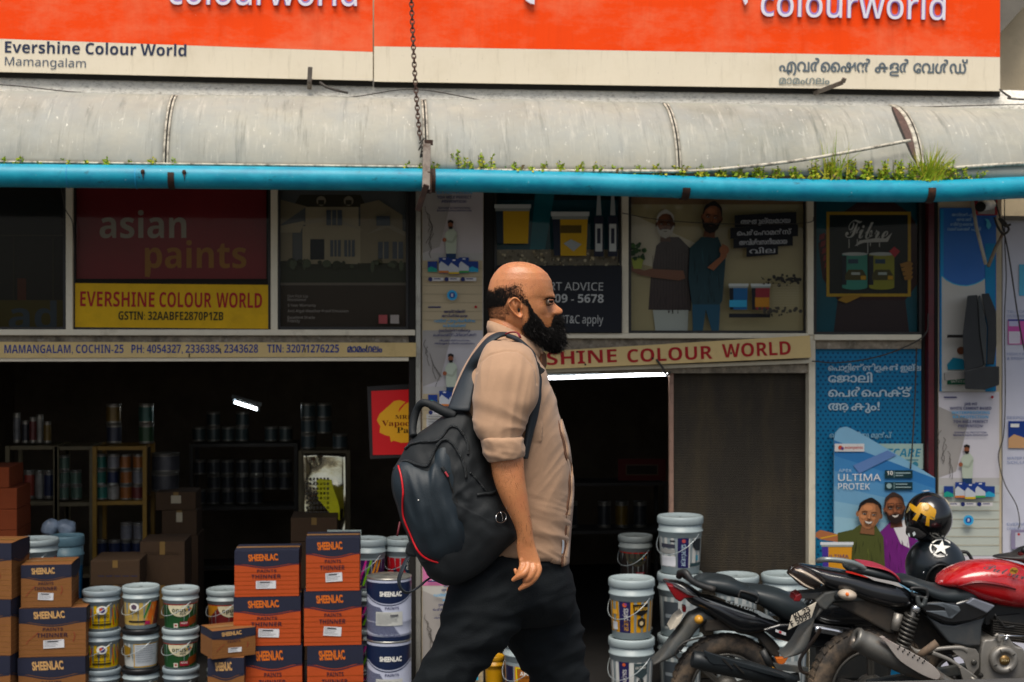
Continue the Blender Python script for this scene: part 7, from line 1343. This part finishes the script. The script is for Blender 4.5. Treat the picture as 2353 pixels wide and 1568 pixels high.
# eye, lids, brow
mEye = mat('eye_white', '6b5a4c', .35, var=.05); mIris = mat('dark_iris', '120a07', .12, var=0); mLid = mat('dark_eyelid', '7d4c30', .55, var=.1)
def eye(s):
    c = C(*hc(1096, 713), D)+FW*(s*.0305); m = MB(); m.ell(c, .0112, .0112, .0112, mEye, 20, 14); e = put(m, 'eye', man)
    m = MB(); dr = (RT*.86+FW*(s*.5)).normalized(); m.lathe([(.0001, .0121), (.0026, .0120), (.0042, .0113)], c, mIris, 16, ax=dr); put(m, 'iris', e)
    m = MB()
    for (dy, th, lo) in ((.0028, .0022, 0), (-.0048, .0020, 1)): m.tube([c+(RT*math.cos(a)+FW*(s*math.sin(a)))*.0118+UP*(dy+(.001 if lo else -.0022)*math.cos((a-.55)*2.2)) for a in [-.25+1.7*i/12 for i in range(13)]], th, mLid if lo else mHair, 6)
    m.tube([c+(RT*math.cos(a)+FW*(s*math.sin(a)))*.0122+UP*.0062 for a in [-.3+1.8*i/12 for i in range(13)]], .0032, mLid, 8); put(m, 'eyelids', e)
eye(-1); eye(1)
def strand(m, p, d, l, w, mt, curl=0., droop=0.):
    d = d.normalized(); s = d.cross(FW); s = s.normalized() if s.length > .05 else RT; a = R.uniform(-1, 1); s = (s+FW*a*.5).normalized()
    c1_ = Vector((R.gauss(0, 1), R.gauss(0, 1), R.gauss(0, 1)))*curl*l; p1 = p+d*l*.5+c1_; p2 = p+d*l+c1_*R.uniform(-1, 1.6)+UP*(-droop*l)
    m.add([p-s*w/2, p+s*w/2, p1+s*w*.42, p1-s*w*.42, p2+s*w*.08, p2-s*w*.08], [(0, 1, 2, 3), (3, 2, 4, 5)], mt, True)
def head_n(y, t):
    p, x = head_pt(y, t); q1 = head_pt(y+6, t)[0]-p; q2_ = head_pt(y, t+.03)[0]-p; n = q1.cross(q2_).normalized(); c = C(*hc(650, y), D)
    return p, x, n if n.dot(p-c) > 0 else -n
HM = [(150, 505), (300, 470), (420, 425), (520, 395), (620, 378), (700, 392), (760, 432), (800, 510), (800, 600), (795, 680), (815, 760), (770, 740), (700, 690), (650, 640), (585, 615), (500, 640), (470, 720), (430, 760), (250, 780), (150, 800)]
m = MB(); n = 0
while n < 19000:
    y = R.uniform(380, 985); t = -R.uniform(.55, math.pi)*R.choice((1, 1, -1)); p, x, nn = head_n(y, t)
    if inpoly(x, y, HM):
        top = 505-abs(x-200)*.0 if x < 300 else 470-(x-300)*.27 if x < 620 else 385+max(0, x-700)*1.0
        edge = min(1, max(.02, (y-top+8)/85))**1.15; edge *= min(1, max(.03, (805-x)/110)) if y < 650 else 1
        edge *= min(1, max(.3, (815-y)/90)) if x < 470 else 1
        if R.random() > edge: continue
        strand(m, p-nn*.001, nn*.14+Vector((0, 0, -.8))-RT*R.uniform(.1, .6), R.uniform(.005, .010)*(.6+.4*edge), .0006+.0006*edge, mHair if edge > .45 else R.choice((mHair, mHairB)), .1); n += 1
    elif 740 < y < 975 and x < 520+(-60 if y > 900 else 0) and R.random() < (1. if y < 880 else .7):
        strand(m, p-nn*.0006, nn*.3+Vector((0, 0, -1)), R.uniform(.002, .004), .0005, mHairB, .1); n += 1
for _ in range(40):
    y = R.uniform(110, 200); t = R.uniform(-3, 3); p, x, nn = head_n(y, t); strand(m, p, nn+RT*R.uniform(-.3, .6), R.uniform(.004, .008), .0005, mHair, .1)
put(m, 'hair', man)
m = MB(); BR = [(1020, 684), (1050, 656), (1100, 640), (1160, 640), (1200, 652), (1200, 680), (1150, 668), (1090, 658), (1050, 668)]; n = 0
while n < 380:
    y = R.uniform(630, 695); t = R.uniform(0, 1.35)*R.choice((-1, -1, 1)); p, x, nn = head_n(y, t)
    if inpoly(x, y, BR): strand(m, p, nn*.35+RT*.1+UP*.12-FW*(.8 if t < 0 else -.8), R.uniform(.006, .009), .0010, mHair, .06); n += 1
put(m, 'eyebrows', man)
# beard: dense inner volume plus curls
BP = [(790, 735), (822, 800), (845, 850), (900, 905), (980, 985), (1040, 1062), (1085, 1092), (1140, 1090), (1160, 1010), (1180, 945), (1212, 902), (1290, 920), (1300, 970), (1280, 1030), (1304, 1090), (1330, 1200), (1332, 1290), (1280, 1380), (1190, 1416), (1060, 1392), (960, 1325), (850, 1245), (750, 1165), (690, 1120), (715, 1050), (775, 990), (802, 920), (790, 840)]
BV = [(735, 470, 1130, 79.5), (830, 440, 1140, 79), (900, 440, 1252, 79), (940, 440, 1292, 78), (985, 440, 1286, 76), (1030, 440, 1276, 74), (1060, 440, 1290, 73), (1100, 440, 1308, 72), (1200, 470, 1324, 67), (1290, 560, 1320, 58), (1360, 760, 1284, 44), (1405, 990, 1206, 18)]
def beard_pt(y, t, off=0.):
    y = min(max(y, 735), 1405)
    for a, b in zip(BV, BV[1:]):
        if a[0] <= y <= b[0]: q = (y-a[0])/(b[0]-a[0]); _, xb, xf, hw = [i+(j-i)*q for i, j in zip(a, b)]; break
    e = 2.3; c, s = math.cos(t), math.sin(t); a = abs(c)**(2/e)*(1 if c > 0 else -1); b = abs(s)**(2/e)*(1 if s > 0 else -1)
    x = (xb+xf)/2+(xf-xb)/2*a
    return C(*hc(x+off*a*4900, y), D)+FW*((b*hw)/1000+off*b), x
m = MB(); vs = []; NT = 90; NY = 56; keep = []; ok = {}
for i in range(NY+1):
    y = 735+(1405-735)*i/NY
    for j in range(NT+1):
        t = -2.6+5.2*j/NT; p, x = beard_pt(y, t); nz = noise.noise(p*70)*.004+noise.noise(p*180)*.002; p, x = beard_pt(y, t, nz-.003); vs.append(p); ok[(i, j)] = inpoly(x, y, BP)
fs = [(i*(NT+1)+j, i*(NT+1)+j+1, (i+1)*(NT+1)+j+1, (i+1)*(NT+1)+j) for i in range(NY) for j in range(NT) if ok[(i, j)] and ok[(i+1, j)] and ok[(i, j+1)] and ok[(i+1, j+1)]]
m.add(vs, fs, mHair, True)
n = 0
while n < 12000:
    y = R.uniform(735, 1408); t = R.uniform(0, 2.6)*R.choice((-1, -1, -1, 1)); p, x = beard_pt(y, t)
    if not inpoly(x, y, BP): continue
    o = p-C(*hc(760, min(y, 1150)), D); o.normalize(); low = (y-735)/670
    mt = mGrayH if R.random() < (.004 if y < 1000 else .006+.12*(x > 1250)*(y > 1080)+.01*(y > 1300)) else mHair
    strand(m, p-o*.004, o*.55+Vector((0, 0, -.45-.5*low))+RT*.2, R.uniform(.008, .015)+.006*low, .0008 if mt == mHair else .0006, mt, .3); n += 1
for _ in range(1500):   # soft edge along the cheek
    a = R.choice(range(10)); q = R.random(); x = BP[a][0]+(BP[a+1][0]-BP[a][0])*q+R.gauss(0, 9); y = BP[a][1]+(BP[a+1][1]-BP[a][1])*q+R.gauss(0, 9)
    l = side_lat(min(x, hp(y)[2]-15), y); strand(m, C(*hc(x, y), D)-FW*(l+.0005), Vector((0, 0, -1))+RT*.35-FW*.3, R.uniform(.004, .008), .0009, mHair, .2)
put(m, 'beard', man)
m = MB(); m.ell(C(*hc(1232, 1052), D), .012, .02, .0052, mat('lip_skin', '8a5048', .45, var=.1), 14, 10, Matrix.Rotation(.5, 3, 'Y')); put(m, 'lips', man)
m = MB(); m.tube([C(*hd(548+14*math.cos(a), 1222+30*math.sin(a)*.4), D-.2485-.012*abs(math.sin(a/1)) if 0 else D-.282)+FW*(.0105*(1-math.cos(a)))+UP*.0 for a in [2*math.pi*i/16 for i in range(16)]], .0014, mat('gold_ring', 'd99a14', .25, .9, var=0), 6, closed=True); m.ell(C(*hd(545, 1238), D-.2935), .0034, .002, .0034, mat('gold_ring', 'd99a14'), 8, 6); put(m, 'ring', man)

# shirt
def fold(v):
    x = (v-CAM).dot(RT)/k_m/(F/F); d = noise.noise(Vector((v.x*9, v.y*9, v.z*3.2)))*.0045+noise.noise(Vector((v.x*22+v.z*10, v.y*16, v.z*7)))*.0028
    return d
sh = MB(); hem = lambda a, b: -32*abs(b)**1.6*(1 if b < 0 else 1)*(a < .75)
TRd = dens(TR, 4)
rs = []
for i, l in enumerate(TRd):
    f = max(0, (i/len(TRd)-.86)/.14); rs.append(ring(l, 96, 2.25, (lambda a, b, f=f: f*(-38*abs(b)**1.5+(6 if a > .6 else 0)))))
sh.rings(rs, mShirt)
SLV = [(1128, 782, 1205, 788, .055, -0.147), (1112, 800, 1222, 806, .07, -0.187), (1100, 836, 1232, 838, .078, -0.212), (1094, 868, 1237, 868, .080, -0.227), (1088, 912, 1235, 912, .078, -0.240), (1090, 944, 1219, 942, .074, -0.248), (1093, 972, 1204, 974, .068, -0.254), (1100, 996, 1198, 998, .062, -0.258), (1108, 1010, 1197, 1010, .060, -0.260)]
sh.rings([ring(l, 64, 2.1) for l in dens(SLV, 5)], mShirt)
sh.rings([ring(l, 40) for l in dens([(1120, 790, 1210, 790, .055, .125), (1098, 840, 1215, 840, .07, .19), (1076, 920, 1180, 920, .07, .225), (1060, 1020, 1150, 1020, .062, .24), (1050, 1060, 1136, 1064, .06, .24)], 4)], mShirt)
YOKE = [q2(*q) for q in ((400, 600), (430, 500), (500, 430), (590, 400), (680, 378), (800, 382), (880, 430), (950, 510), (985, 600), (1000, 720))]
def segd(x, y, ax, ay, bx, by):
    t = max(0, min(1, ((x-ax)*(bx-ax)+(y-ay)*(by-ay))/((bx-ax)**2+(by-ay)**2))); return math.hypot(x-ax-t*(bx-ax), y-ay-t*(by-ay))
def shdisp(v):
    px = CX+F*(v-CAM).dot(RT)/(v-CAM).dot(FW); py = CY-F*(v.z-H)/(v-CAM).dot(FW); dep = (v-CAM).dot(FW)-D
    rg = lambda x, y, z: (1-2*abs(noise.noise(Vector((x, y, z)))))
    d = 0
    if dep < -.12 and py < 900:
        ds = min(segd(px, py, *p_, *q_) for p_, q_ in zip(YOKE, YOKE[1:])); d -= .0035*math.exp(-(ds/2.4)**2)
    if dep < -.15 and py < 1015 and px < 1242:      # sleeve: creases running down from the yoke, crossing folds near the cuff
        u = (px-1165)*.9+(py-900)*.14; f1 = min(1, max(0, (py-800)/50)); d += .0038*rg(u*.020, py*.0035, 3)*f1+.0026*rg(u*.05, py*.006, 8)*f1
        w = max(0, min(1, (py-900)/80)); d += .0065*w*rg((px+py*.6)*.008, (py-px*.45)*.026, 7)
    else:
        w = max(0, min(1, (py-1120)/90)); d += w*(.0068*rg(px*.006, (py-.42*px)*.026, 1)+.0036*rg(px*.015, (py-.3*px)*.06, 5))
        d += (.0038*rg((px+.45*py)*.014, py*.004, 9)+.002*rg((px+.6*py)*.04, py*.01, 2))*(1-w)
    return d
out = fuse('shirt', sh, man, .004, mShirt, 2, disp=shdisp)
shirt = put(out, 'shirt', man)
m = MB(); CUF = [(1108, 1004, 1197, 1003, .062, -.266), (1104, 1010, 1203, 1010, .070, -.267), (1107, 1026, 1206, 1024, .072, -.268), (1110, 1042, 1207, 1037, .070, -.270), (1119, 1060, 1204, 1048, .064, -.270), (1124, 1061, 1200, 1048, .056, -.270), (1126, 1050, 1196, 1040, .050, -.270)]
rr = [ring(l, 64, 2.1) for l in dens(CUF, 4)]; rr = [[p+(p-C(1156, 1030, D-.268)).normalized()*(.004*noise.noise(Vector((p.x*16+p.z*60, p.y*16, p.z*36)))+.003*noise.noise(p*60)) for p in r] for r in rr]; m.rings(rr, mShirt, False); m.rings([ring((1125, 1058, 1199, 1047, .055, -.270), 64, 2.1), ring((1128, 1040, 1198, 1034, .050, -.270), 64, 2.1)], mShirtIn, False); put(m, 'rolled_cuff', shirt)
# collar
def collar_ring(xb, yb, xf, yf, hw, n=60, dip=0): return [C((xb+xf)/2+(xf-xb)/2*math.cos(t), (yb+yf)/2+(yf-yb)/2*math.cos(t)+dip*abs(math.sin(t)), D)+FW*(math.sin(t)*hw) for t in [.16+(2*math.pi-.32)*j/n for j in range(n+1)]]
cr = [collar_ring(1122, 741, 1243, 804, .070, dip=-9), collar_ring(1120.5, 740, 1246, 806, .074, dip=-10), collar_ring(1119, 752, 1247, 820, .082, dip=-4), collar_ring(1122, 768, 1234, 836, .092, dip=2)]
m = MB(); N_ = len(cr[0]); m.add([p for r in cr for p in r], [(i*N_+j, i*N_+j+1, (i+1)*N_+j+1, (i+1)*N_+j) for i in range(3) for j in range(N_-1)], mShirt, True)
put(m, 'collar', shirt, solid=.003); m = MB(); m.tube([cr[3][j]-FW*.002-UP*.002 for j in range(31, 52)], .0022, mat('collar_seam', '5a4436', .9), 6); put(m, 'collar_seam', shirt)
m = MB(); m.add([C(1224, 842, D-.03), C(1246, 806, D-.035), C(1255, 814, D-.012), C(1256, 838, D-.01), C(1250, 852, D-.02), C(1243, 858, D-.04)], [(0, 1, 2, 3, 4, 5)], mShirtIn); put(m, 'collar_inside', shirt, solid=.003)
m = MB()
for x, y, o in ((1245, 810, -.041), (1246.5, 842.5, -.026)): m.lathe([(.001, 0), (.0046, 0), (.0052, -.0016), (.0034, -.0022), (.001, -.0016)], C(x, y, D+o), mBtn, 14, ax=(FW*-1+RT*.5)*-1)
put(m, 'buttons', shirt)
# placket edge with its dark gap, and the white tag
def front(py):
    py = min(max(py, TRd[0][3]), TRd[-1][3])
    for a, b in zip(TRd, TRd[1:]):
        if a[3] <= py <= b[3]: q = (py-a[3])/(b[3]-a[3]+1e-9); return a[2]+(b[2]-a[2])*q
    return TRd[-1][2]
def fsurf(px, py, off=.004):
    for a, b in zip(TRd, TRd[1:]):
        if a[3] <= py <= b[3]: q = (py-a[3])/(b[3]-a[3]+1e-9); l = [u+(w-u)*q for u, w in zip(a, b)]; break
    else: l = TRd[-1] if py > 1000 else TRd[0]
    s = min(.999, abs((px-(l[0]+l[2])/2)/((l[2]-l[0])/2))); return C(px, py, D)-FW*(l[4]*(1-s**2.25)**(1/2.25)+off)
m = MB(); yy = [962+(1289-962)*i/50 for i in range(51)]; off = lambda y: 6.5+2.4*math.sin(y*.045)+1.2*math.sin(y*.11)+(4 if y > 1170 else 0)
m.strip([fsurf(front(y)-off(y)-1, y, .017) for y in yy], [fsurf(front(y)-off(y)+3.8, y, .017) for y in yy], mShirtIn); put(m, 'placket_gap', shirt, solid=.002)
m = MB(); m.strip([fsurf(front(y)-off(y)+3.4, y, .019) for y in yy], [fsurf(front(y)-.4, y, .024)+RT*.007 for y in yy], mShirt); put(m, 'placket', shirt, solid=.003)
m = MB(); tg = [(1076, 665), (1092, 665), (1108, 700), (1110, 760), (1100, 840), (1092, 862), (1062, 856), (1074, 780), (1078, 710)]; m.prism([(hd(*q)[0]-3, hd(*q)[1]) for q in tg], lambda x, y: fsurf(x, y, .018), lambda x, y: fsurf(x, y, .012), mat('white_tag', 'd2d6da', .6)); put(m, 'care_tag', shirt)
# trousers
tr = MB()
tr.rings([ring(l, 48, 2.2) for l in dens([(1056, 1262, 1299, 1262, .17), (1050, 1290, 1302, 1290, .178), (1040, 1336, 1312, 1336, .182), (1031, 1373, 1315, 1373, .18), (1040, 1400, 1310, 1400, .13), (1075, 1425, 1290, 1425, .08)], 3)], mTrou)
tr.rings([ring(l, 36, 2.1) for l in dens([(1058, 1300, 1225, 1300, .09, -.085), (1036, 1348, 1222, 1348, .10, -.09), (1024, 1404, 1205, 1404, .10, -.095), (1011, 1447, 1182, 1447, .097, -.098), (1009, 1467, 1168, 1467, .095, -.1), (997, 1488, 1153, 1488, .09, -.1), (981, 1518, 1128, 1518, .087, -.1), (962, 1549, 1102, 1549, .083, -.1), (951, 1568, 1088, 1568, .08, -.1), (905, 1640, 1025, 1640, .075, -.1), (850, 1740, 960, 1740, .068, -.1), (806, 1850, 905, 1850, .062, -.1), (790, 1885, 890, 1885, .06, -.1)], 3)], mTrou)
tr.rings([ring(l, 36, 2.1) for l in dens([(1120, 1300, 1300, 1300, .09, .085), (1125, 1348, 1312, 1348, .1, .09), (1134, 1404, 1321, 1404, .1, .095), (1150, 1447, 1336, 1447, .097, .1), (1164, 1467, 1338, 1467, .095, .1), (1180, 1492, 1335, 1492, .09, .1), (1190, 1508, 1333, 1508, .087, .1), (1205, 1530, 1340, 1530, .085, .1), (1225, 1568, 1351, 1568, .08, .1), (1243, 1640, 1372, 1640, .075, .1), (1265, 1740, 1378, 1740, .068, .1), (1282, 1850, 1380, 1850, .062, .1), (1288, 1895, 1382, 1895, .06, .1)], 3)], mTrou)
def trd(v):
    px = CX+F*(v-CAM).dot(RT)/(v-CAM).dot(FW); py = CY-F*(v.z-H)/(v-CAM).dot(FW)
    rg = lambda q: 1-2*abs(noise.noise(q))
    return .0075*rg(Vector((px*.005, (py+.35*px)*.022, 1)))+.006*rg(Vector(((px+py*.5)*.02, (py-.2*px)*.02, 3)))+.008*noise.noise(Vector(((px-.3*py)*.012, py*.035, 4)))*max(0, min(1, (py-1330)/80))
put(fuse('trousers', tr, man, .0065, mTrou, 3, disp=trd), 'trousers', man)
m = MB(); mShoe = mat('black_shoe', '141312', .4)
def shoe(px, py, yo, pitch):
    b = C(px, py, D+yo); M = Matrix.Rotation(pitch, 3, FW); v = MB()
    rs = []
    for x, h, w, z0 in ((-.10, .055, .026, .01), (-.085, .085, .034, 0), (-.02, .09, .036, .006), (.05, .07, .042, .004), (.11, .05, .045, 0), (.15, .035, .04, .004), (.175, .02, .02, .01)):
        rs.append([b+(M @ (RT*x+FW*(math.cos(a)*w)+UP*(z0+h/2+math.sin(a)*h/2))) for a in [2*math.pi*i/16 for i in range(16)]])
    v.rings(rs, mShoe); return v
put(shoe(858, 1908, -.1, .35), 'shoe', man); put(shoe(1338, 1922, .1, -.12), 'shoe', man)

# ------------------------------------------------------------------ the backpack he carries
bp_ = empty('backpack', C(1040, 1345, D), 'black backpack with a curved red piping line hanging on the back of the man', 'backpack')
mBag1 = mat('black_bag_nylon', '13181b', .68, var=.15, vs=9, bump=.12, bs=500, spec=.45); mBag2 = mat('bag_front_panel', '15222a', .55, var=.18, vs=5, bump=.15, bs=300, spec=.5); mZip = mat('bag_zip', '1d2225', .45, var=.3, vs=120, bump=.8, bs=300); mRedPipe = mat('red_piping', 'c4101c', .4, var=.03)
BO = [(610, 150), (560, 150), (500, 165), (430, 195), (330, 268), (240, 330), (170, 402), (110, 510), (60, 595), (46, 680), (58, 780), (88, 870), (120, 985), (165, 1085), (200, 1170), (245, 1262), (290, 1335), (330, 1400), (400, 1442), (480, 1462), (600, 1432), (750, 1340), (900, 1190), (982, 1115), (990, 1075), (970, 1035), (922, 890), (855, 750), (800, 640), (770, 530), (735, 400), (700, 320), (650, 195)]
FO = [(100, 545), (160, 522), (230, 535), (320, 552), (352, 500), (390, 412), (440, 372), (490, 384), (545, 440), (590, 540), (612, 640), (615, 760), (640, 900), (650, 1020), (640, 1130), (580, 1240), (440, 1295), (330, 1295), (245, 1262), (185, 1110), (130, 985), (95, 870), (64, 780), (52, 680), (66, 600)]
def pillow(outl, ctr, near, far, yo, pw=2.6, dsp=None):
    o = catmull([Vector((x, y, 0)) for x, y in outl], 3, True); n = len(o); K = 16
    def pt(r, j, sgn, dep):
        x = ctr[0]+(o[j].x-ctr[0])*r; y = ctr[1]+(o[j].y-ctr[1])*r; h = dep*max(0, 1-r**pw)**(1/1.8)
        px, py = b3(x, y); return C(px, py, D+yo)+FW*(sgn*h-(dsp(x, y, r) if dsp and sgn < 0 else 0))
    m_ = []; rows = []
    for i in range(K+1): rows.append([pt(max(i/K, .001), j, -1, near) for j in range(n)])
    for i in range(K-1, -1, -1): rows.append([pt(max(i/K, .001), j, 1, far) for j in range(n)])
    return rows, o
def surf(outl_s, ctr, near, yo, pw=2.6, dsp=None):
    n = len(outl_s)
    def f(x, y, L=0):
        dx, dy = x-ctr[0], y-ctr[1]; best = 1e9
        for j in range(n):
            a = outl_s[j]; b = outl_s[(j+1) % n]; ex, ey = b.x-a.x, b.y-a.y; den = dx*ey-dy*ex
            if abs(den) < 1e-9: continue
            tt = ((a.x-ctr[0])*ey-(a.y-ctr[1])*ex)/den; uu = ((a.x-ctr[0])*dy-(a.y-ctr[1])*dx)/den
            if tt > 0 and -.001 <= uu <= 1.001: best = min(best, tt)
        r = min(1/best, .995); h = near*max(0, 1-r**pw)**(1/1.8)
        return C(*b3(x, y), D+yo)-FW*(h+(dsp(x, y, r) if dsp else 0)+.003+L*.0008)
    return f
def bagd(x, y, r): return (noise.noise(Vector((x*.006, y*.004, 2)))*.010+noise.noise(Vector(((x+y*.6)*.014, (y-x*.3)*.010, 6)))*.008+noise.noise(Vector((x*.03, y*.03, 8)))*.003+.006*(1-2*abs(noise.noise(Vector(((x-y*.5)*.009, (y+x*.4)*.006, 15))))))*(1-r**4)
def frd(x, y, r): return (noise.noise(Vector(((x*1.1-y*.3)*.010, y*.0022, 12)))*.013+noise.noise(Vector((x*.012, y*.006, 3)))*.005+.006*(1-2*abs(noise.noise(Vector(((x*1.1-y*.35)*.012, y*.003, 21))))))*(1-r**4)
rows, bo = pillow(BO, (500, 800), .075, .22, -.205, dsp=bagd); m = MB(); m.rings(rows, mBag1); put(m, 'main_compartment', bp_)
bs = surf(bo, (500, 800), .075, -.205, dsp=bagd)
rows, fo_ = pillow(FO, (350, 850), .062, .06, -.235, dsp=frd); m = MB(); m.rings(rows, mBag2); fp = put(m, 'front_pocket', bp_)
fs_ = surf(fo_, (350, 850), .062, -.235, dsp=frd)
def line(f, pts, r, mt, n=6, flat=1.): q = catmull([Vector((x, y, 0)) for x, y in pts], 6); mm_ = MB(); mm_.tube([f(v.x, v.y) for v in q], r, mt, n, flat=flat); return mm_
put(line(fs_, [(103, 562), (125, 620), (140, 690), (146, 760), (140, 830), (140, 920), (158, 985), (190, 1060), (225, 1140), (265, 1205), (310, 1245), (370, 1272), (432, 1288)], .0030, mRedPipe), 'red_piping', fp)
put(line(bs, [(70, 590), (110, 545), (170, 520), (240, 540), (318, 552), (350, 500), (395, 405), (440, 362), (490, 372), (540, 425), (580, 500), (606, 580), (612, 640)], .0042, mZip), 'zip', bp_); put(line(bs, [(150, 440), (200, 400), (280, 380), (380, 372), (430, 340), (480, 275), (520, 262), (560, 285), (600, 340), (622, 400), (626, 470)], .0038, mZip), 'zip', bp_)
put(line(bs, [(640, 600), (690, 650), (735, 710), (765, 750)], .0026, mZip), 'zip', bp_)
m = line(fs_, [(432, 565), (450, 590), (475, 632)], .0055, mBag1); o_ = put(m, 'zip_puller', fp); m = line(lambda x, y: fs_(x, y)-FW*.004, [(456, 598), (465, 612), (478, 634)], .0034, mat('red_zip_tip', 'b8404a', .4)); put(m, 'red_tip', o_)
put(line(fs_, [(478, 640), (510, 740), (560, 860), (610, 960), (640, 1010)], .0016, mDark), 'pocket_seam', fp)
m = line(bs, [(690, 765), (740, 760), (800, 758), (840, 745), (852, 735)], .005, mBag1); put(m, 'side_pocket_hem', bp_)
m = MB(); kc = Vector((868, 934, 0)); 
m.tube([bs(868+38*math.cos(a), 934+40*math.sin(a))-FW*.007 for a in [2*math.pi*i/30 for i in range(30)]], .0017, mChr, 6, closed=True); m.tube([bs(x, y)-FW*.008 for x, y in ((862, 892), (872, 910), (880, 940), (876, 962))], .0015, mChr, 5); put(m, 'key_ring', bp_)
m = MB(); m.ell(fs_(262, 803), .0022, .0015, .0022, iWh, 8, 6); put(m, 'white_speck', fp)
# grab handle, shoulder straps, loose webbing
def band(pts, w, th, mt, nrm=None):
    m = MB(); P3 = catmull(pts, 8); m.tube(P3, w, mt, 10, flat=th/w); return m
hp3 = [C(*b3(x, y), D-.2+o) for x, y, o in ((525, 192, -.02), (440, 160, -.02), (360, 118, -.015), (300, 97, -.01), (265, 108, 0), (238, 150, .01), (216, 220, .01), (206, 300, .0), (212, 345, -.01))]
m = MB(); m.tube(catmull(hp3, 6), [.0145 if i < 14 else .0115 for i in range(49)], mBag1, 10); put(m, 'grab_handle', bp_)
def ribbon(L, Rr_, mt, name):
    a = catmull([C(*q2(x, y), D+o) for x, y, o in L], 6); b = catmull([C(*q2(x, y), D+o) for x, y, o in Rr_], 6); m = MB(); n = len(a); K = 8; vs = []
    for i in range(n):
        for j in range(K+1): t = j/K; vs.append(a[i]+(b[i]-a[i])*t-FW*.008*math.sin(math.pi*t))
    m.add(vs, [(i*(K+1)+j, i*(K+1)+j+1, (i+1)*(K+1)+j+1, (i+1)*(K+1)+j) for i in range(n-1) for j in range(K)], mt, True); return put(m, name, bp_, solid=.009)
mStrap = mat('dark_padded_strap', '1d262d', .55, var=.12, vs=14, bump=.25, bs=420)
ribbon([(85, 990, -.215), (165, 790, -.16), (255, 590, -.13), (330, 455, -.145), (410, 350, -.15), (500, 250, -.145), (600, 198, -.125), (690, 192, -.095)], [(310, 1005, -.235), (345, 800, -.19), (385, 600, -.15), (425, 470, -.172), (475, 370, -.178), (545, 290, -.172), (640, 228, -.15), (720, 212, -.11)], mStrap, 'shoulder_strap')
ribbon([(700, 205, -.12), (800, 240, -.15), (900, 320, -.175), (975, 400, -.18), (1005, 500, -.19), (1028, 600, -.20), (1030, 680, -.212), (1022, 770, -.222), (985, 900, -.23), (948, 1000, -.232), (920, 1100, -.232), (898, 1250, -.232), (878, 1400, -.23), (865, 1500, -.23)], [(700, 225, -.13), (790, 262, -.16), (880, 340, -.185), (945, 420, -.19), (985, 510, -.2), (1042, 640, -.185), (1050, 700, -.195), (1044, 790, -.21), (1045, 850, -.216), (1030, 960, -.22), (1005, 1080, -.222), (968, 1220, -.222), (935, 1360, -.222), (905, 1500, -.222)], mStrap, 'shoulder_strap')
m = MB(); m.prism([q2(*q) for q in ((985, 420), (1005, 470), (1040, 510), (1050, 540), (1098, 575), (1085, 600), (1042, 632), (1030, 560), (1000, 500))], lambda x, y: C(x, y, D-.215), lambda x, y: C(x, y, D-.195), mBag1); put(m, 'strap_buckle', bp_, bevel=.003)
m = MB(); m.tube(catmull([C(*q2(x, y), D+o) for x, y, o in ((690, 198, -.17), (740, 182, -.18), (790, 182, -.185), (820, 200, -.19), (838, 236, -.2))], 5), .006, mat('maroon_hang_loop', '7a1426', .6, var=.3, vs=90), 8, flat=.4); put(m, 'hang_loop', bp_)
def web(pts, w, name):
    a = catmull([C(*b3(x, y), D-.18+o) for x, y, o in pts], 6); m = MB(); m.tube(a, w, mStrap, 8, flat=.25); return put(m, name, bp_)
web([(215, 1200, -.03), (160, 1270, -.04), (125, 1350, -.05), (104, 1420, -.05), (118, 1480, -.05), (165, 1515, -.05), (240, 1480, -.03), (300, 1430, 0), (345, 1400, .02)], .013, 'loose_webbing')
m = MB(); m.prism([b3(*q) for q in ((165, 1150), (195, 1120), (240, 1180), (262, 1225), (240, 1250), (175, 1242), (148, 1215))], lambda x, y: C(x, y, D-.23), lambda x, y: C(x, y, D-.19), mBag1); put(m, 'ladder_lock', bp_, bevel=.008)
m = MB(); m.tube([C(*b3(x, y), D-.2) for x, y in ((112, 985), (100, 1050), (92, 1090))], .0035, mat('red_zip_cord', '7a3038', .5), 6); put(m, 'zip_cord', bp_)
bpy.data.objects.remove(_to); bpy.data.scenes.remove(_ts)
